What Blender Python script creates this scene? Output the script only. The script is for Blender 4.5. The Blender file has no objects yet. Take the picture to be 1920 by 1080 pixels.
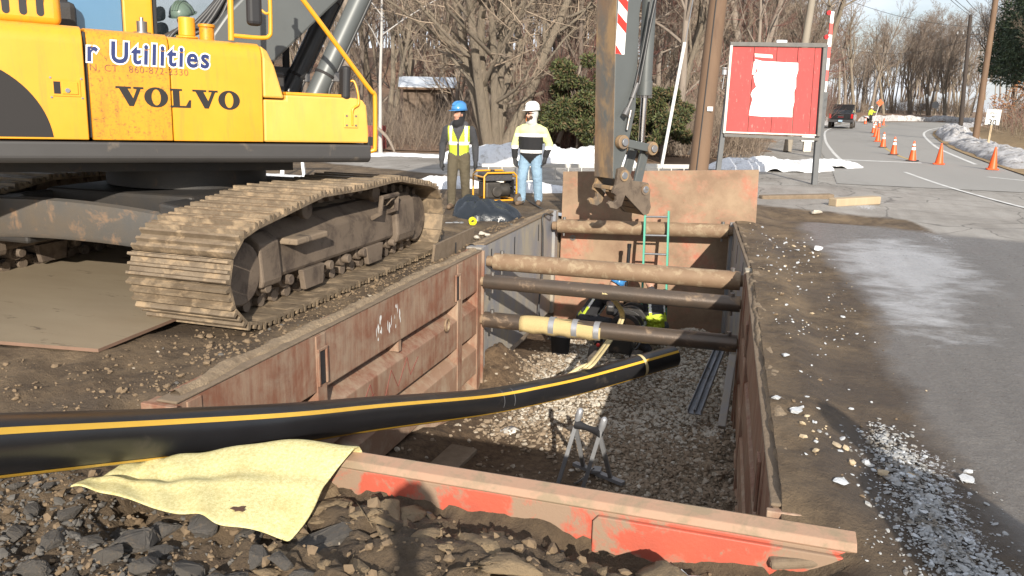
import bpy, bmesh, math, random
import numpy as np
from mathutils import Vector, Matrix
random.seed(7)
rng = np.random.default_rng(7)
RAD = math.radians
scene = bpy.context.scene
COL = scene.collection

# ---------------------------------------------------------------- camera
# world frame: +y runs along the trench, +x across it to the right, z up, camera foot at the origin
FPX, CAMH, PITCH, ROLL, YAW = 1495.0, 1.95, RAD(13.36), RAD(1.2), RAD(17.5)
HD = np.array([-math.sin(YAW), math.cos(YAW), 0.0]); RT0 = np.array([math.cos(YAW), math.sin(YAW), 0.0]); UZ = np.array([0, 0, 1.0])
FW = HD*math.cos(PITCH) - UZ*math.sin(PITCH); UP0 = HD*math.sin(PITCH) + UZ*math.cos(PITCH)
RT = RT0*math.cos(ROLL) + UP0*math.sin(ROLL); UP = UP0*math.cos(ROLL) - RT0*math.sin(ROLL)
CAM = np.array([0, 0, CAMH])
cam = bpy.data.cameras.new('camera'); cam_o = bpy.data.objects.new('camera', cam); COL.objects.link(cam_o)
cam.sensor_width = 36; cam.lens = 36*FPX/1920; cam.clip_start = 0.05; cam.clip_end = 3000
mw = Matrix.Identity(4)
for i in range(3):
    mw[i][0] = RT[i]; mw[i][1] = UP[i]; mw[i][2] = -FW[i]; mw[i][3] = CAM[i]
cam_o.matrix_world = mw
scene.camera = cam_o

# ---------------------------------------------------------------- sky, sun, exposure
SUN_HEAD, SUN_EL = RAD(-22.5), RAD(22)
w = bpy.data.worlds.new('World'); scene.world = w; w.use_nodes = True
nt = w.node_tree; nt.nodes.clear()
out = nt.nodes.new('ShaderNodeOutputWorld'); bg = nt.nodes.new('ShaderNodeBackground')
sky = nt.nodes.new('ShaderNodeTexSky'); sky.sky_type = 'NISHITA'; sky.sun_disc = False
sky.sun_elevation = SUN_EL; sky.sun_rotation = SUN_HEAD + math.pi
sky.air_density = 1.0; sky.dust_density = 1.2; sky.ozone_density = 1.2
# thin high cloud over the blue
tc = nt.nodes.new('ShaderNodeTexCoord'); mp = nt.nodes.new('ShaderNodeMapping'); mp.inputs['Scale'].default_value = (1.2, 1.2, 4.5)
nz = nt.nodes.new('ShaderNodeTexNoise'); nz.inputs['Scale'].default_value = 2.2; nz.inputs['Detail'].default_value = 7; nz.inputs['Roughness'].default_value = 0.55
cr = nt.nodes.new('ShaderNodeValToRGB'); cr.color_ramp.elements[0].position = 0.28; cr.color_ramp.elements[1].position = 0.60
mxs = nt.nodes.new('ShaderNodeMixRGB'); mxs.inputs['Color2'].default_value = (10.5, 11.0, 12.0, 1)
mth = nt.nodes.new('ShaderNodeMath'); mth.operation = 'MULTIPLY'; mth.inputs[1].default_value = 0.92
nt.links.new(tc.outputs['Generated'], mp.inputs['Vector']); nt.links.new(mp.outputs['Vector'], nz.inputs['Vector'])
nt.links.new(nz.outputs['Fac'], cr.inputs['Fac']); nt.links.new(cr.outputs['Color'], mth.inputs[0])
nt.links.new(mth.outputs[0], mxs.inputs['Fac']); nt.links.new(sky.outputs['Color'], mxs.inputs['Color1'])
nt.links.new(mxs.outputs['Color'], bg.inputs['Color']); bg.inputs['Strength'].default_value = 0.072
nt.links.new(bg.outputs['Background'], out.inputs['Surface'])
sun = bpy.data.lights.new('sun', 'SUN'); sun.energy = 5.0; sun.angle = RAD(0.55); sun.color = (1.0, 0.92, 0.80)
sun_o = bpy.data.objects.new('sun', sun); COL.objects.link(sun_o)
SUN_DIR = Vector((math.sin(SUN_HEAD)*math.cos(SUN_EL), math.cos(SUN_HEAD)*math.cos(SUN_EL), -math.sin(SUN_EL)))
sun_o.rotation_euler = SUN_DIR.to_track_quat('-Z', 'Y').to_euler(); sun_o.location = (0, 0, 30)
vs = scene.view_settings; vs.view_transform = 'Standard'; vs.look = 'None'; vs.exposure = 0.62; vs.gamma = 1.0
scene.render.engine = 'CYCLES'
scene.cycles.max_bounces = 6; scene.cycles.diffuse_bounces = 3; scene.cycles.glossy_bounces = 3
scene.cycles.use_denoising = True

# ---------------------------------------------------------------- where things stand: site survey helpers
def ray(u, v): return FW + (u-960)/FPX*RT + (540-v)/FPX*UP
def G(u, v, z=0.0):                                   # point on the level z
    d = ray(u, v); return CAM + d*((z-CAMH)/d[2])
def PD(u, v, dep): return CAM + ray(u, v)*dep         # point at a given range
def camxy(cx, cy, z=0.0):                             # metres right of / ahead of the standpoint
    p = RT0*cx + HD*cy; return np.array([p[0], p[1], z])
HEADROT = YAW                                         # rotation of a thing that faces along the view

# ---------------------------------------------------------------- noise
def _hash(ix, iy, seed):
    n = (ix*374761393 + iy*668265263 + seed*1442695041) & 0x7fffffff
    n = ((n ^ (n >> 13))*1274126177) & 0x7fffffff
    n = n ^ (n >> 16)
    return (n & 0xffff)/65535.0
def vnoise(x, y, seed=0):
    x = np.asarray(x, float); y = np.asarray(y, float)
    ix = np.floor(x).astype(np.int64); iy = np.floor(y).astype(np.int64)
    fx = x-ix; fy = y-iy; fx = fx*fx*(3-2*fx); fy = fy*fy*(3-2*fy)
    a = _hash(ix, iy, seed); b = _hash(ix+1, iy, seed); c = _hash(ix, iy+1, seed); d = _hash(ix+1, iy+1, seed)
    return (a*(1-fx)+b*fx)*(1-fy) + (c*(1-fx)+d*fx)*fy
def fbm(x, y, oct=4, seed=0, gain=0.5):
    s = 0; a = 1.0; t = 0
    for o in range(oct):
        s = s + a*vnoise(np.asarray(x)*2**o + 17.3*o, np.asarray(y)*2**o + 9.1*o, seed+o); t += a; a *= gain
    return s/t
def sstep(a, b, x): 
    t = np.clip((np.asarray(x, float)-a)/(b-a), 0, 1); return t*t*(3-2*t)

# ---------------------------------------------------------------- materials
MATS = {}
def lin(c):
    return tuple(((x/255)/12.92 if x/255 <= 0.04045 else (((x/255)+0.055)/1.055)**2.4) for x in c)
def new_mat(name):
    m = bpy.data.materials.new(name); m.use_nodes = True; MATS[name] = m
    t = m.node_tree; b = t.nodes['Principled BSDF']; return m, t, b
def N(t, kind, **kw):
    n = t.nodes.new(kind)
    for k, v in kw.items():
        if k.startswith('i_'):
            key = k[2:].replace('_', ' '); n.inputs[key].default_value = v
        else: setattr(n, k, v)
    return n
def ramp(t, src, p0, p1, c0=(0, 0, 0, 1), c1=(1, 1, 1, 1)):
    r = t.nodes.new('ShaderNodeValToRGB'); e = r.color_ramp.elements
    e[0].position = p0; e[1].position = p1; e[0].color = c0; e[1].color = c1
    t.links.new(src, r.inputs['Fac']); return r.outputs['Color']
def mixc(t, fac, a, b, mode='MIX'):
    m = t.nodes.new('ShaderNodeMixRGB'); m.blend_type = mode
    for s, v in ((m.inputs['Fac'], fac), (m.inputs['Color1'], a), (m.inputs['Color2'], b)):
        if hasattr(v, 'links') or isinstance(v, bpy.types.NodeSocket): t.links.new(v, s)
        elif isinstance(v, (int, float)): s.default_value = v
        else: s.default_value = (*v[:3], 1)
    return m.outputs['Color']
def math_(t, op, a, b=None):
    m = t.nodes.new('ShaderNodeMath'); m.operation = op
    for s, v in ((m.inputs[0], a), (m.inputs[1], b)):
        if v is None: continue
        if isinstance(v, bpy.types.NodeSocket): t.links.new(v, s)
        else: s.default_value = v
    return m.outputs[0]
def coords(t, world=False, scale=(1, 1, 1), rnd=True):
    if world:
        g = t.nodes.new('ShaderNodeNewGeometry'); src = g.outputs['Position']
    else:
        c = t.nodes.new('ShaderNodeTexCoord'); src = c.outputs['Object']
        if rnd:
            oi = t.nodes.new('ShaderNodeObjectInfo'); ad = t.nodes.new('ShaderNodeVectorMath'); ad.operation = 'ADD'
            ml = t.nodes.new('ShaderNodeMath'); ml.operation = 'MULTIPLY'; ml.inputs[1].default_value = 37.0
            t.links.new(oi.outputs['Random'], ml.inputs[0]); t.links.new(src, ad.inputs[0]); t.links.new(ml.outputs[0], ad.inputs[1]); src = ad.outputs[0]
    if scale != (1, 1, 1):
        mpn = t.nodes.new('ShaderNodeMapping'); mpn.inputs['Scale'].default_value = scale
        t.links.new(src, mpn.inputs['Vector']); src = mpn.outputs['Vector']
    return src
def noise(t, vec, scale, detail=5, rough=0.55, dist=0.0):
    n = t.nodes.new('ShaderNodeTexNoise'); n.inputs['Scale'].default_value = scale; n.inputs['Detail'].default_value = detail
    n.inputs['Roughness'].default_value = rough; n.inputs['Distortion'].default_value = dist
    t.links.new(vec, n.inputs['Vector']); return n.outputs['Fac']
def bump(t, b, h, strength, dist=0.02):
    bp = t.nodes.new('ShaderNodeBump'); bp.inputs['Strength'].default_value = strength; bp.inputs['Distance'].default_value = dist
    t.links.new(h, bp.inputs['Height']); t.links.new(bp.outputs['Normal'], b.inputs['Normal'])
def pm(name, c, c2=None, amt=0.5, scale=4.0, rough=0.6, metal=0.0, dirt=None, dirt_at=(0.5, 0.7), dirt_scale=6.0, bmp=0.0, bscale=60.0,
       stretch=(1, 1, 1), world=False, spec=0.5, speck=None, coat=0.0, bdist=0.01):
    m, t, b = new_mat(name)
    vec = coords(t, world, stretch)
    col = c
    if c2 is not None:
        f = ramp(t, noise(t, vec, scale, 6, 0.6), 0.5-amt*0.5, 0.5+amt*0.5)
        col = mixc(t, f, c, c2)
    rsock = None
    if dirt is not None:
        f = ramp(t, noise(t, vec, dirt_scale, 8, 0.68, 0.4), dirt_at[0], dirt_at[1])
        col = mixc(t, f, col, dirt)
        rsock = mixc(t, f, (rough,)*3, (min(1, max(rough, 0.85)),)*3)
    if speck is not None:
        f = ramp(t, noise(t, vec, speck[1], 3, 0.8), speck[2], speck[2]+0.04)
        col = mixc(t, f, col, speck[0])
    if isinstance(col, bpy.types.NodeSocket): t.links.new(col, b.inputs['Base Color'])
    else: b.inputs['Base Color'].default_value = (*col[:3], 1)
    b.inputs['Roughness'].default_value = rough; b.inputs['Metallic'].default_value = metal
    b.inputs['Specular IOR Level'].default_value = spec; b.inputs['Coat Weight'].default_value = coat
    if rsock is not None: t.links.new(rsock, b.inputs['Roughness'])
    if bmp > 0: bump(t, b, noise(t, vec, bscale, 6, 0.7), bmp, bdist)
    return m

# ---------------------------------------------------------------- mesh building
class MB:
    def __init__(s): s.v = []; s.f = []; s.m = []; s.n = 0; s.cur = 0
    def add(s, vs, fs, mi=None):
        o = s.n; s.v.extend([tuple(map(float, p)) for p in vs]); s.n += len(vs); mi = s.cur if mi is None else mi
        for f in fs: s.f.append(tuple(i+o for i in f)); s.m.append(mi)
        return s
    def box(s, c, d, rot=None, mi=None):
        c = np.array(c, float); h = np.array(d, float)/2
        P = np.array([[x, y, z] for z in (-1, 1) for y in (-1, 1) for x in (-1, 1)])*h
        if rot is not None: P = P @ np.array(rot).T
        return s.add(P+c, [(0, 2, 3, 1), (4, 5, 7, 6), (0, 1, 5, 4), (2, 6, 7, 3), (0, 4, 6, 2), (1, 3, 7, 5)], mi)
    def bb(s, x0, x1, y0, y1, z0, z1, mi=None): return s.box(((x0+x1)/2, (y0+y1)/2, (z0+z1)/2), (x1-x0, y1-y0, z1-z0), None, mi)
    def bar(s, p, q, wx, wz, upv=(0, 0, 1), mi=None):           # box between two points
        p = np.array(p, float); q = np.array(q, float); d = q-p; L = np.linalg.norm(d); d /= L
        u = np.array(upv, float); r = np.cross(d, u)
        if np.linalg.norm(r) < 1e-4: r = np.cross(d, np.array([1., 0, 0]))
        r /= np.linalg.norm(r); u = np.cross(r, d)
        return s.box((p+q)/2, (wx, L, wz), np.stack([r, d, u], 1), mi)
    def prism(s, poly, a, b, axis='y', mi=None):                # polygon extruded along an axis
        n = len(poly); vs = []
        for t in (a, b):
            for (p, q) in poly:
                vs.append({'x': (t, p, q), 'y': (p, t, q), 'z': (p, q, t)}[axis])
        fs = [(i, (i+1) % n, n+(i+1) % n, n+i) for i in range(n)] + [tuple(range(n-1, -1, -1)), tuple(range(n, 2*n))]
        return s.add(vs, fs, mi)
    def tube(s, path, rad, n=8, cap=True, mi=None, flat=1.0):
        path = [np.array(p, float) for p in path]; k = len(path)
        if not hasattr(rad, '__len__'): rad = [rad]*k
        vs = []; fs = []; pr = None
        for i in range(k):
            d = path[min(i+1, k-1)] - path[max(i-1, 0)]; d = d/(np.linalg.norm(d)+1e-9)
            if pr is None:
                a = np.array([0, 0, 1.]) if abs(d[2]) < 0.9 else np.array([1., 0, 0])
                r = np.cross(d, a)
            else: r = pr - d*np.dot(pr, d)
            r = r/(np.linalg.norm(r)+1e-9); u = np.cross(r, d); pr = r
            for j in range(n):
                t = 2*math.pi*j/n; vs.append(path[i] + rad[i]*(math.cos(t)*r + flat*math.sin(t)*u))
        for i in range(k-1):
            for j in range(n):
                a = i*n+j; b = i*n+(j+1) % n; fs.append((a, b, b+n, a+n))
        if cap: fs.append(tuple(range(n-1, -1, -1))); fs.append(tuple(range((k-1)*n, k*n)))
        return s.add(vs, fs, mi)
    def cyl(s, p, q, r, r2=None, n=16, mi=None): return s.tube([p, q], [r, r if r2 is None else r2], n, True, mi)
    def ring(s, p, q, ro, ri, n=24, mi=None):                   # hollow cylinder
        p = np.array(p, float); q = np.array(q, float); d = (q-p)/np.linalg.norm(q-p)
        a = np.array([0, 0, 1.]) if abs(d[2]) < 0.9 else np.array([1., 0, 0])
        r = np.cross(d, a); r /= np.linalg.norm(r); u = np.cross(r, d); vs = []; fs = []
        for (c, R_) in ((p, ro), (q, ro), (q, ri), (p, ri)):
            for j in range(n): t = 2*math.pi*j/n; vs.append(c+R_*(math.cos(t)*r+math.sin(t)*u))
        for k in range(4):
            for j in range(n):
                a0 = k*n+j; b0 = k*n+(j+1) % n; k2 = ((k+1) % 4)*n
                fs.append((a0, b0, k2+(j+1) % n, k2+j))
        return s.add(vs, fs, mi)
    def ell(s, c, r, n=12, m=8, rot=None, mi=None, z0=-1.0, z1=1.0):
        vs = []; fs = []
        for i in range(m+1):
            a = math.asin(max(-1, min(1, z0))) + (math.asin(max(-1, min(1, z1)))-math.asin(max(-1, min(1, z0))))*i/m
            for j in range(n):
                t = 2*math.pi*j/n; vs.append((math.cos(a)*math.cos(t)*r[0], math.cos(a)*math.sin(t)*r[1], math.sin(a)*r[2]))
        for i in range(m):
            for j in range(n):
                a = i*n+j; b = i*n+(j+1) % n; fs.append((a, b, b+n, a+n))
        fs.append(tuple(range(n-1, -1, -1))); fs.append(tuple(range(m*n, m*n+n)))
        P = np.array(vs)
        if rot is not None: P = P @ np.array(rot).T
        return s.add(P+np.array(c), fs, mi)
    def grid(s, P, mi=None, closed=False):                      # P[i][j] points
        k, n = len(P), len(P[0]); vs = [p for row in P for p in row]
        fs = [(i*n+j, i*n+j+1, (i+1)*n+j+1, (i+1)*n+j) for i in range(k-1) for j in range(n-1)]
        return s.add(vs, fs, mi)
    def mesh(s, name, mats, smooth=None):
        me = bpy.data.meshes.new(name); me.from_pydata(s.v, [], s.f)
        if not isinstance(mats, (list, tuple)): mats = [mats]
        for m in mats: me.materials.append(MATS[m] if isinstance(m, str) else m)
        if len(mats) > 1: me.polygons.foreach_set('material_index', s.m)
        if smooth is not None:
            me.polygons.foreach_set('use_smooth', [True]*len(me.polygons)); me.set_sharp_from_angle(angle=RAD(smooth))
        me.validate(); me.update(); return me
    def build(s, name, mats, parent=None, smooth=None, bevel=0.0, seg=2, loc=None, kind=None, label=None, weld=False):
        me = s.mesh(name, mats, smooth)
        bm = bmesh.new(); bm.from_mesh(me)
        if weld: bmesh.ops.remove_doubles(bm, verts=bm.verts, dist=1e-4)
        bmesh.ops.recalc_face_normals(bm, faces=bm.faces); bm.to_mesh(me); bm.free()
        if smooth is not None: me.set_sharp_from_angle(angle=RAD(smooth))
        o = bpy.data.objects.new(name, me); COL.objects.link(o)
        if loc is not None: o.location = loc
        if parent is not None: o.parent = parent
        if bevel > 0:
            b = o.modifiers.new('bevel', 'BEVEL'); b.width = bevel; b.segments = seg; b.limit_method = 'ANGLE'; b.angle_limit = RAD(40)
        if kind: o['kind'] = kind
        if label: o['label'] = label
        return o
def tag(o, label, cat, group=None, kind=None):
    o['label'] = label; o['category'] = cat
    if group: o['group'] = group
    if kind: o['kind'] = kind
    return o
def thing(name, label, cat, loc=(0, 0, 0), rz=0.0, group=None):
    o = bpy.data.objects.new(name, None); COL.objects.link(o); o.location = tuple(map(float, loc)); o.rotation_euler = (0, 0, rz)
    o.empty_display_size = 0.2
    return tag(o, label, cat, group)
def dup(o, parent=None):
    c = o.copy(); COL.objects.link(c); c.parent = parent
    for ch in list(o.children): dup(ch, c)
    return c
def raw_mesh(name, V, Fq, mats, smooth=True, mi=None):           # numpy arrays straight to a mesh
    me = bpy.data.meshes.new(name); V = np.asarray(V, np.float32); Fq = np.asarray(Fq, np.int32)
    nf, k = Fq.shape
    me.vertices.add(len(V)); me.vertices.foreach_set('co', V.ravel())
    me.loops.add(nf*k); me.loops.foreach_set('vertex_index', Fq.ravel())
    me.polygons.add(nf); me.polygons.foreach_set('loop_start', np.arange(0, nf*k, k, dtype=np.int32)); me.polygons.foreach_set('loop_total', np.full(nf, k, np.int32))
    for m in (mats if isinstance(mats, (list, tuple)) else [mats]): me.materials.append(MATS[m])
    if mi is not None: me.polygons.foreach_set('material_index', np.asarray(mi, np.int32))
    me.polygons.foreach_set('use_smooth', np.full(nf, bool(smooth)))
    me.update(calc_edges=True); me.validate(); return me
def link(name, me, parent=None, loc=None):
    o = bpy.data.objects.new(name, me); COL.objects.link(o); o.parent = parent
    if loc is not None: o.location = tuple(map(float, loc))
    return o
def rotz(a): c, s_ = math.cos(a), math.sin(a); return np.array([[c, -s_, 0], [s_, c, 0], [0, 0, 1.]])
def rotx(a): c, s_ = math.cos(a), math.sin(a); return np.array([[1., 0, 0], [0, c, -s_], [0, s_, c]])
def roty(a): c, s_ = math.cos(a), math.sin(a); return np.array([[c, 0, s_], [0, 1., 0], [-s_, 0, c]])
def catmull(pts, n=8):
    pts = [np.array(p, float) for p in pts]; o = []
    for i in range(len(pts)-1):
        p0, p1, p2, p3 = pts[max(i-1, 0)], pts[i], pts[i+1], pts[min(i+2, len(pts)-1)]
        for k in range(n):
            t = k/n; o.append(0.5*((2*p1)+(-p0+p2)*t+(2*p0-5*p1+4*p2-p3)*t*t+(-p0+3*p1-3*p2+p3)*t**3))
    o.append(pts[-1]); return o
# stones: many small angular bodies in one mesh
_ph = (1+5**.5)/2
ICO = np.array([(-1, _ph, 0), (1, _ph, 0), (-1, -_ph, 0), (1, -_ph, 0), (0, -1, _ph), (0, 1, _ph), (0, -1, -_ph), (0, 1, -_ph), (_ph, 0, -1), (_ph, 0, 1), (-_ph, 0, -1), (-_ph, 0, 1)])/1.9
ICOF = np.array([(0, 11, 5), (0, 5, 1), (0, 1, 7), (0, 7, 10), (0, 10, 11), (1, 5, 9), (5, 11, 4), (11, 10, 2), (10, 7, 6), (7, 1, 8), (3, 9, 4), (3, 4, 2), (3, 2, 6), (3, 6, 8), (3, 8, 9), (4, 9, 5), (2, 4, 11), (6, 2, 10), (8, 6, 7), (9, 8, 1)])
def stones(name, pos, size, mats, flat=0.6, jit=0.45, mi=None, smooth=False):
    n = len(pos); pos = np.asarray(pos); size = np.asarray(size)
    V = ICO[None]*rng.uniform(1-jit, 1+jit*.6, (n, 12, 1))+rng.normal(0, jit*.16, (n, 12, 3))
    V = V*rng.uniform(0.6, 1.3, (n, 1, 3)); V[:, :, 2] *= flat
    a = rng.uniform(0, 2*math.pi, n); b = rng.normal(0, 0.35, n); c, s_ = np.cos(a), np.sin(a); cb, sb = np.cos(b), np.sin(b)
    x = V[:, :, 0].copy(); z = V[:, :, 2].copy()
    V[:, :, 0] = x*cb[:, None]+z*sb[:, None]; V[:, :, 2] = -x*sb[:, None]+z*cb[:, None]
    x = V[:, :, 0].copy(); y = V[:, :, 1].copy()
    V[:, :, 0] = x*c[:, None]-y*s_[:, None]; V[:, :, 1] = x*s_[:, None]+y*c[:, None]
    V = V*(size[:, None, None]*0.5) + pos[:, None, :]
    Fq = (ICOF[None] + (np.arange(n)*12)[:, None, None]).reshape(-1, 3)
    m2 = None if mi is None else np.repeat(mi, 20)
    return raw_mesh(name, V.reshape(-1, 3), Fq, mats, smooth, m2)
# ================================================================ materials used on the site
pm('red_steel', (.235, .100, .060), (.17, .078, .048), .8, 3.0, .62, 0.0, dirt=(.24, .165, .115), dirt_at=(.47, .66), dirt_scale=2.6, bmp=.25, bscale=30, world=True, speck=((.10, .045, .03), 14, .70))
def red_dust():
    m = MATS['red_steel']; t = m.node_tree; b = t.nodes['Principled BSDF']; src = b.inputs['Base Color'].links[0].from_socket
    vec = coords(t, True); n1 = noise(t, vec, 2.2, 8, .68, .5); n2 = noise(t, coords(t, True, (6, 6, .7)), 2.0, 7, .7)
    f = math_(t, 'ADD', math_(t, 'MULTIPLY', n1, .6), math_(t, 'MULTIPLY', n2, .55)); c = mixc(t, math_(t, 'MULTIPLY', ramp(t, f, .50, .74), .85), src, (.34, .255, .18)); t.links.new(c, b.inputs['Base Color'])
red_dust()
pm('red_dusty', (.31, .21, .138), (.245, .13, .085), .8, 2.4, .8, dirt=(.37, .285, .205), dirt_at=(.48, .64), dirt_scale=3, bmp=.25, bscale=30, world=True)
pm('blue_steel', (.25, .26, .285), (.18, .19, .225), .8, 2.5, .5, .1, dirt=(.34, .30, .235), dirt_at=(.40, .62), dirt_scale=2.2, bmp=.2, bscale=30, world=True, stretch=(1, 1, .5))
pm('mud_cake', (.22, .165, .115), (.13, .095, .06), .6, 9, .9, bmp=.8, bscale=50, world=True)
pm('pipe_rust', (.25, .175, .108), (.175, .105, .062), .7, 4, .7, .1, dirt=(.33, .255, .165), dirt_at=(.5, .66), dirt_scale=7, bmp=.3, bscale=50)
pm('pipe_dark', (.085, .070, .058), (.13, .095, .07), .5, 5, .34, .45, dirt=(.28, .20, .13), dirt_at=(.56, .66), dirt_scale=5, bmp=.25, bscale=70)
pm('orange_red', (.50, .095, .055), (.36, .08, .05), .6, 6, .55, 0, dirt=(.25, .17, .115), dirt_at=(.5, .58), dirt_scale=3.2, bmp=.25, bscale=45, world=True)
pm('orange_worn', (.36, .20, .13), (.31, .22, .15), .8, 6, .7, 0, dirt=(.25, .185, .12), dirt_at=(.48, .60), dirt_scale=5, bmp=.3, bscale=50, world=True)
pm('galv', (.42, .43, .44), (.30, .31, .33), .7, 6, .38, .85, bmp=.1, bscale=50)
pm('galv_dull', (.30, .31, .33), (.20, .21, .23), .7, 5, .5, .6, dirt=(.22, .17, .12), dirt_at=(.55, .7), dirt_scale=8)
pm('black_rubber', (.018, .018, .02), None, rough=.6)
pm('white_paint', (.75, .75, .73), (.6, .6, .58), .6, 6, .6)
pm('bolt_steel', (.25, .24, .23), None, rough=.4, metal=.8)
def back_plate_material():
    m, t, b = new_mat('back_plate'); vec = coords(t, True)
    tan = mixc(t, ramp(t, noise(t, vec, 2.0, 8, .65), .35, .65), (.305, .215, .138), (.205, .13, .082))
    red = mixc(t, ramp(t, noise(t, vec, 9, 7, .7), .4, .6), (.38, .14, .09), (.36, .215, .145))
    c = mixc(t, ramp(t, noise(t, vec, 1.1, 6, .7, .6), .47, .64), tan, red)
    c = mixc(t, ramp(t, noise(t, vec, 14, 5, .8), .66, .72), c, (.12, .07, .05))
    t.links.new(c, b.inputs['Base Color']); b.inputs['Roughness'].default_value = .75
    bump(t, b, noise(t, vec, 40, 6, .7), .25, .01)
back_plate_material()

def ground_material():
    m, t, b = new_mat('ground'); vec = coords(t, True)
    A = t.nodes.new('ShaderNodeVertexColor'); A.layer_name = 'ma'; B_ = t.nodes.new('ShaderNodeVertexColor'); B_.layer_name = 'mb'
    sa = t.nodes.new('ShaderNodeSeparateColor'); sb = t.nodes.new('ShaderNodeSeparateColor')
    t.links.new(A.outputs['Color'], sa.inputs[0]); t.links.new(B_.outputs['Color'], sb.inputs[0])
    n1 = noise(t, vec, 1.7, 9, .62, .3); n2 = noise(t, vec, 11, 8, .68); n3 = noise(t, vec, 70, 5, .75)
    def msk(s, w_=.45, lo=.42, hi=.58, nn=None):      # break a soft mask up with noise
        v = math_(t, 'ADD', s, math_(t, 'MULTIPLY', math_(t, 'SUBTRACT', n1 if nn is None else nn, .5), w_*2)); return ramp(t, v, lo, hi)
    mud = mixc(t, ramp(t, n2, .32, .66), (.052, .033, .018), (.128, .087, .048))
    mud = mixc(t, ramp(t, n1, .44, .70), mud, (.205, .144, .082))
    mud = mixc(t, math_(t, 'MULTIPLY', sb.outputs[1], .8), mud, mixc(t, n2, (.036, .025, .017), (.080, .056, .036)))
    st = mixc(t, ramp(t, n3, .66, .72), mud, (.40, .36, .30))
    mud = mixc(t, math_(t, 'MULTIPLY', sb.outputs[2], 1.0), mud, st)
    asp = mixc(t, ramp(t, n3, .35, .7), (.265, .25, .228), (.33, .312, .285))
    asp = mixc(t, ramp(t, noise(t, vec, .55, 8, .65, .4), .42, .66), asp, (.20, .185, .165))
    vo = t.nodes.new('ShaderNodeTexVoronoi'); vo.feature = 'DISTANCE_TO_EDGE'; vo.inputs['Scale'].default_value = .55
    wv = t.nodes.new('ShaderNodeVectorMath'); wv.operation = 'ADD'
    nv = t.nodes.new('ShaderNodeTexNoise'); nv.inputs['Scale'].default_value = .9; t.links.new(vec, nv.inputs['Vector'])
    t.links.new(vec, wv.inputs[0]); t.links.new(nv.outputs['Color'], wv.inputs[1]); t.links.new(wv.outputs[0], vo.inputs['Vector'])
    crk = ramp(t, vo.outputs['Distance'], .004, .014, (1, 1, 1, 1), (0, 0, 0, 1))
    asp = mixc(t, math_(t, 'MULTIPLY', crk, .6), asp, (.05, .045, .04))
    ka = msk(sa.outputs[0], .22)
    col = mixc(t, ka, mud, asp)
    pl_ = t.nodes.new('ShaderNodeVertexColor'); pl_.layer_name = 'mc'; sp_ = t.nodes.new('ShaderNodeSeparateColor'); t.links.new(pl_.outputs['Color'], sp_.inputs[0])
    ivec = coords(t, True, (.8, 1.25, 1)); ni = noise(t, ivec, 2.2, 12, .70, .25)
    kp = ramp(t, math_(t, 'ADD', sp_.outputs[0], math_(t, 'MULTIPLY', math_(t, 'SUBTRACT', ni, .5), 1.7)), .45, .85)
    wetg = mixc(t, ramp(t, n3, .45, .75), mixc(t, ramp(t, n2, .3, .7), (.092, .079, .066), (.132, .119, .105)), (.172, .160, .146))
    ice = mixc(t, math_(t, 'MULTIPLY', kp, .85), wetg, (.35, .352, .36))
    ki = msk(sa.outputs[1], .30, .34, .68, noise(t, vec, 2.2, 11, .72, .2))
    col = mixc(t, ki, col, ice)
    gr_ = noise(t, vec, 150, 3, .85); trk_ = noise(t, coords(t, True, (2.4, .22, 1)), 1.3, 7, .65, .3)
    kg = mixc(t, ki, ka, (1, 1, 1))
    grain = mixc(t, ramp(t, gr_, .30, .70), (.80, .79, .78), (1.38, 1.37, 1.36))
    grain = mixc(t, ramp(t, trk_, .42, .66), grain, mixc(t, 1.0, grain, (.84, .83, .82), 'MULTIPLY'))
    col = mixc(t, kg, col, mixc(t, 1.0, col, grain, 'MULTIPLY'))
    leaf = mixc(t, ramp(t, n3, .35, .65), (.10, .058, .032), (.24, .15, .085))
    col = mixc(t, msk(sb.outputs[0], .2), col, leaf)
    nsn = noise(t, vec, 26, 7, .75)
    v = math_(t, 'ADD', sa.outputs[2], math_(t, 'MULTIPLY', math_(t, 'SUBTRACT', nsn, .5), 1.5))
    ks = ramp(t, v, .60, .68)
    col = mixc(t, ks, col, (.62, .63, .66))
    t.links.new(col, b.inputs['Base Color'])
    r = mixc(t, ki, (.82,)*3, mixc(t, ramp(t, n2, .35, .65), (.24,)*3, (.52,)*3))
    r = mixc(t, math_(t, 'MULTIPLY', sb.outputs[1], .5), r, (.45,)*3)
    t.links.new(r, b.inputs['Roughness'])
    h = math_(t, 'ADD', math_(t, 'MULTIPLY', n2, 1.0), math_(t, 'ADD', math_(t, 'MULTIPLY', n3, .35), math_(t, 'MULTIPLY', noise(t, vec, 30, 6, .75), .8)))
    h = math_(t, 'MULTIPLY', h, math_(t, 'SUBTRACT', 1.0, math_(t, 'MULTIPLY', mixc(t, ki, ka, (1, 1, 1)), .62)))
    bump(t, b, h, .9, .035)
ground_material()

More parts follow.
